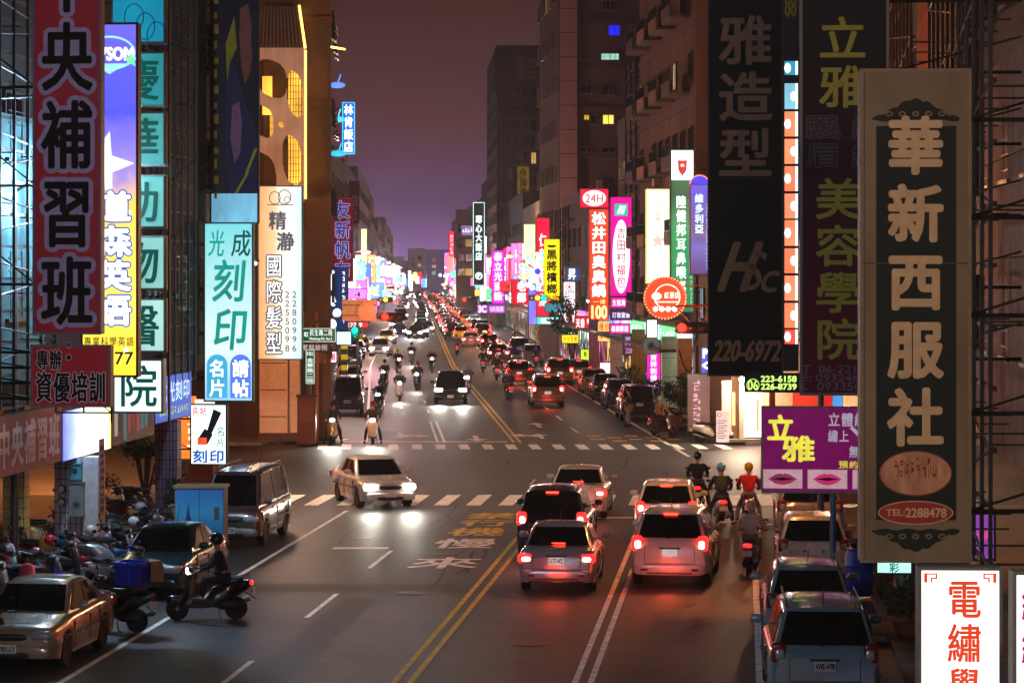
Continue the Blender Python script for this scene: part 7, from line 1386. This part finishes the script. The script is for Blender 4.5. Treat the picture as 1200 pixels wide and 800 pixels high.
for i, (px, Y, r, h, lb) in enumerate([(740, 140, 1.1, 1.6, 'dark shrub left in the planter row behind the parked cars'), (760, 134, 1.1, 1.4, 'middle shrub of the planter row under the magenta banner'), (776, 127, .9, 1.2, 'right shrub of the planter row before the green pillar'), (800, 118, .8, 2.0, 'spiky potted plant before the ochre pillar')]): plant(lb, Vector((W(px, 0, Y).x, Y, .13)), r, h, 1100, [LEAF[2], LEAF[0]], pot=.5, seed=20+i, ls=.14, spiky=i == 3, name='shrub' if i < 3 else 'potted_plant', cat='shrub' if i < 3 else 'plant')
plant('street tree behind the dealer sign, far right', F(8.3, 188, .13), 1.6, 3.0, 1400, [LEAF[2], LEAF[0]], 'tree', 'tree', trunk=2.2, seed=31, ls=.22)
sw = thing('shop_wall', 'pale teal shop side wall and door right of the barrel', 'wall', (W(1049, 0, 58).x, 58.0, .13), AN); MB().box(0, .5, -.1, .1, 0, 3.4).build('panel', M((150, 190, 184), .6), sw); MB().box(-.75, -.02, .0, .08, .1, 3.0).build('door', M((170, 196, 190), .5), sw); MB().box(.5, 1.6, -.1, .1, 0, 3.4).build('brick_panel', M((60, 70, 70), .7), sw); MB().tube((-.1, -.02, 1.2), (-.1, -.02, 1.45), .02).build('handle', STEEL, sw)
sw2 = thing('shop_interior', 'lit shop interior with red white and blue panels above the purple board', 'shopfront', (W(968, 0, 79).x, 79.2, 0), AN); k = 79/FPX
for x0, x1, c in ((-38, -5, (230, 60, 40)), (-3, 8, (225, 40, 36)), (9, 20, (70, 160, 235)), (21, 40, (255, 190, 130)), (41, 66, (240, 180, 140))): MB().box(x0*k, x1*k, 0, .1, W(0, 480, 79).z, W(0, 458, 79).z).build('panel', LIT(c, .8, .3), sw2)
MB().box(-40*k, 70*k, -.05, .15, 0.1, W(0, 481, 79).z).build('base_wall', M((120, 100, 90), .8), sw2); MB().box(-40*k, 70*k, -.3, .2, W(0, 457, 79).z, W(0, 450, 79).z).build('canopy', DSTEEL, sw2)
# orange lit storefront seen behind the left cabinet
of = thing('orange_shop_panel', 'orange and cream lit corner panel with white lettering behind the power cabinet', 'shop panel', (W(206, 0, 81).x, 81, .13), AN); k = 81/FPX
MB().box(0, 22*k, 0, .3, 1.2, 3.1).build('orange_panel', LIT((255, 120, 40), 1.1, .4), of); MB().box(22.5*k, 44*k, .05, .3, 1.2, 3.0).build('cream_panel', LIT((255, 226, 200), 1.3, .3), of); MB().box(-.1, 0, -.05, .32, 0, 3.2).build('edge_post', M((190, 130, 90), .6), of); MB().box(0, 44*k, .02, .28, 0, 1.19).build('base', M((150, 90, 60), .7), of)
mb = MB(); scribble(mb, 12*k, 1.5, 26*k, 2.6, 5, 14, -.01); mb.build('lettering', LIT((255, 250, 240), 2), of)
# air conditioners and balconies on the brick house
ACW = M((176, 160, 136), .6)
def ac(label, pos, yaw, mat=ACW):
    t = thing('air_conditioner', label, 'air conditioner', pos, yaw, 'air conditioners on the facades'); MB().box(-.45, .45, -.35, 0, 0, .62).build('casing', mat, t); mb = MB(); ring(mb, -.1, .31, .24, .24, .03, -.355, 18); ring(mb, -.1, .31, .13, .13, .03, -.355, 18); mb.build('fan_grille', BLACK, t); MB().box(-.5, .5, -.3, 0, -.06, -.01).build('bracket', DSTEEL, t)
br = F(9.1, 0)
for i, (Y, z, lb) in enumerate([(137, 12.4, 'upper of the paired fans'), (137, 11.5, 'lower of the paired fans'), (141, 8.3, 'box over the cream sign'), (138.5, 7.6, 'box right of the cream sign top'), (145, 12.0, 'box near the dark gap'), (143.5, 16.5, 'high box on the brick house')]):
    p = F(9.05, Y, z); ac(f'boxy air conditioner on the brick house, {lb}', p, AF-math.pi/2)
for i, (Y, z) in enumerate([(152, 9.6), (156, 12.5), (165, 9.2), (172, 12.4)]): ac(f'air conditioner on the lower grey house, {ORD[i]} from the brick house', F(9.05, Y, z), AF-math.pi/2)
for j in range(6):
    for i in range(4):
        a = F(9.05, 146-6*i, 4.9+3.55*j); t = thing('balcony', f'{["dark", "tiled", "plant filled", "rusty"][i]} balcony of the brick house, {ORD[j]} storey above the signs', 'balcony', a, AF-math.pi/2)
        MB().box(0, 3.6, -.9, 0, -.12, 0).build('slab', M((110, 90, 80), .8), t); MB().box(0, 3.6, -.92, -.86, .0, .55).build('parapet', M([(86, 70, 64), (150, 104, 70), (120, 90, 60), (96, 70, 60)][i], .8), t)
        mb = MB()
        for q in range(13): mb.box(.02+.29*q, .05+.29*q, -.9, -.87, .56, 1.05)
        mb.box(0, 3.6, -.91, -.86, 1.05, 1.1); mb.build('railing', DSTEEL, t)
# trusses beside the far right signs
facade_frame_r('black ladder truss between the magenta sign and the cream sign', 9.0, 149, 155, 3.8, 19, 2, 16, fn=F, r=.06); facade_frame_r('lattice behind the betel nut sign', 8.6, 196, 212, 5, 12, 5, 7, fn=F, r=.06)
facade_frame_l('black scaffold frame behind the hair salon sign', -9.2, 124, 142, 4.2, 16, 8, 10, fn=F, r=.05); facade_frame_l('tall thin frame below the blue hotel sign', -9.3, 152, 170, 6, 24, 5, 14, fn=F, r=.06)
# blue-white neon scraps on the ochre block
for i, (px, py, c, lb) in enumerate([(395, 100, (90, 130, 255), 'small blue neon scrap highest on the ochre block'), (395, 140, (60, 190, 225), 'teal neon leaf shape beside the blue hotel sign'), (379, 158, (190, 190, 255), 'white-blue tilted tube on the ochre block'), (396, 180, (40, 170, 200), 'teal neon leaf below the blue hotel sign'), (380, 143, (255, 170, 150), 'pink tilted tube on the ochre block')]):
    q = W(px, py, 150); t = thing('neon_tube', lb, 'neon tube', q); 
    if i in (2, 4): MB().tube((-.2, 0, .7), (.3, 0, -.6), .05).build('tube', LIT(c, 3), t)
    else: MB().blob(0, 0, 0, .5, .1, .18, 10, 6, 1).build('leaf', LIT(c, 1.2), t); MB().tube((0, 0, 0), (.2, .1, .6), .03).build('tube', LIT(c, 2), t)
# overhead cables
def cable(label, a, b, sag, r=.03):
    pts = [Vector(a)+(Vector(b)-Vector(a))*i/14+Vector((0, 0, -sag*4*(i/14)*(1-i/14))) for i in range(15)]; o = MB().path([p-Vector(a) for p in pts], r, 4).build('cable', BLACK, None); o.location = a; tag(o, label, 'cable')
for i in range(7): cable(f'drooping black cable behind the tailor sign, {ORD[i]} from the top', N(8.8, 42, 9.6-.9*i), N(9.2, 52, 9.2-.85*i), .4+.15*(i % 3), .02)
cable('thin wire from the corner tower across the left pavement', W(357, 200, 110), W(396, 210, 160), .6); cable('thin wire hanging across the ochre pillar', W(796, 410, 119), W(812, 430, 119), .5)
# clutter on pavements
pile = thing('debris_sack', 'tan sacks slumped by the kerb near the nearest parked car', 'sack', (W(1036, 0, 50.5).x, 50.5, .13)); MB().blob(0, 0, .18, .5, .35, .2, 14, 8, .8).build('sack', M((160, 110, 74), .9, bump=.5), pile, 60); MB().blob(.5, .4, .15, .35, .3, .16, 12, 7, .8).build('second_sack', M((140, 100, 70), .9, bump=.5), pile, 60)
bn = thing('litter_bin', 'small dark bin on the far right corner', 'bin', (W(903, 0, 105.4).x, 105.4, 0)); MB().lathe([(.22, 0), (.26, .5), (.28, .52)], 14).build('bucket', M((80, 50, 40), .6), bn, 40); MB().lathe([(.28, .52), (.1, .6)], 14).build('lid', BLACK, bn, 40)
for i, (u, Y, c, lb) in enumerate([(-10.6, 57.0, (190, 150, 190), 'lilac plastic bag hanging among the left scooters'), (-10.2, 58.6, (200, 150, 50), 'ochre cardboard piece on a scooter left of the white pillar'), (-9.1, 53.0, (200, 60, 80), 'pinkish bag on the scooter behind the beige sedan')]):
    t = thing('bag', lb, 'bag', N(u, Y, 1.0)); MB().blob(0, 0, 0, .16, .12, .2, 12, 7, .8).build('sack', M(c, .6, bump=.5), t, 60); MB().path([(-.05, 0, .18), (0, 0, .3), (.05, 0, .18)], .01, 4).build('handle', M(c, .6), t)
# ------------------------------------------------------------------ humid night air
hz = MB().box(-950, 950, -40, 2600, -1.5, 60).build('haze', None); hz['kind'] = 'stuff'
hm = bpy.data.materials.new('haze_air'); hm.use_nodes = True; t_ = hm.node_tree; t_.nodes.clear(); ou = t_.nodes.new('ShaderNodeOutputMaterial'); pv = t_.nodes.new('ShaderNodeVolumePrincipled')
pv.inputs['Color'].default_value = (.92, .9, .96, 1); pv.inputs['Density'].default_value = .00022; pv.inputs['Anisotropy'].default_value = .6
t_.links.new(pv.outputs[0], ou.inputs['Volume']); hz.material_slots[0].link = 'OBJECT'; hz.material_slots[0].material = hm
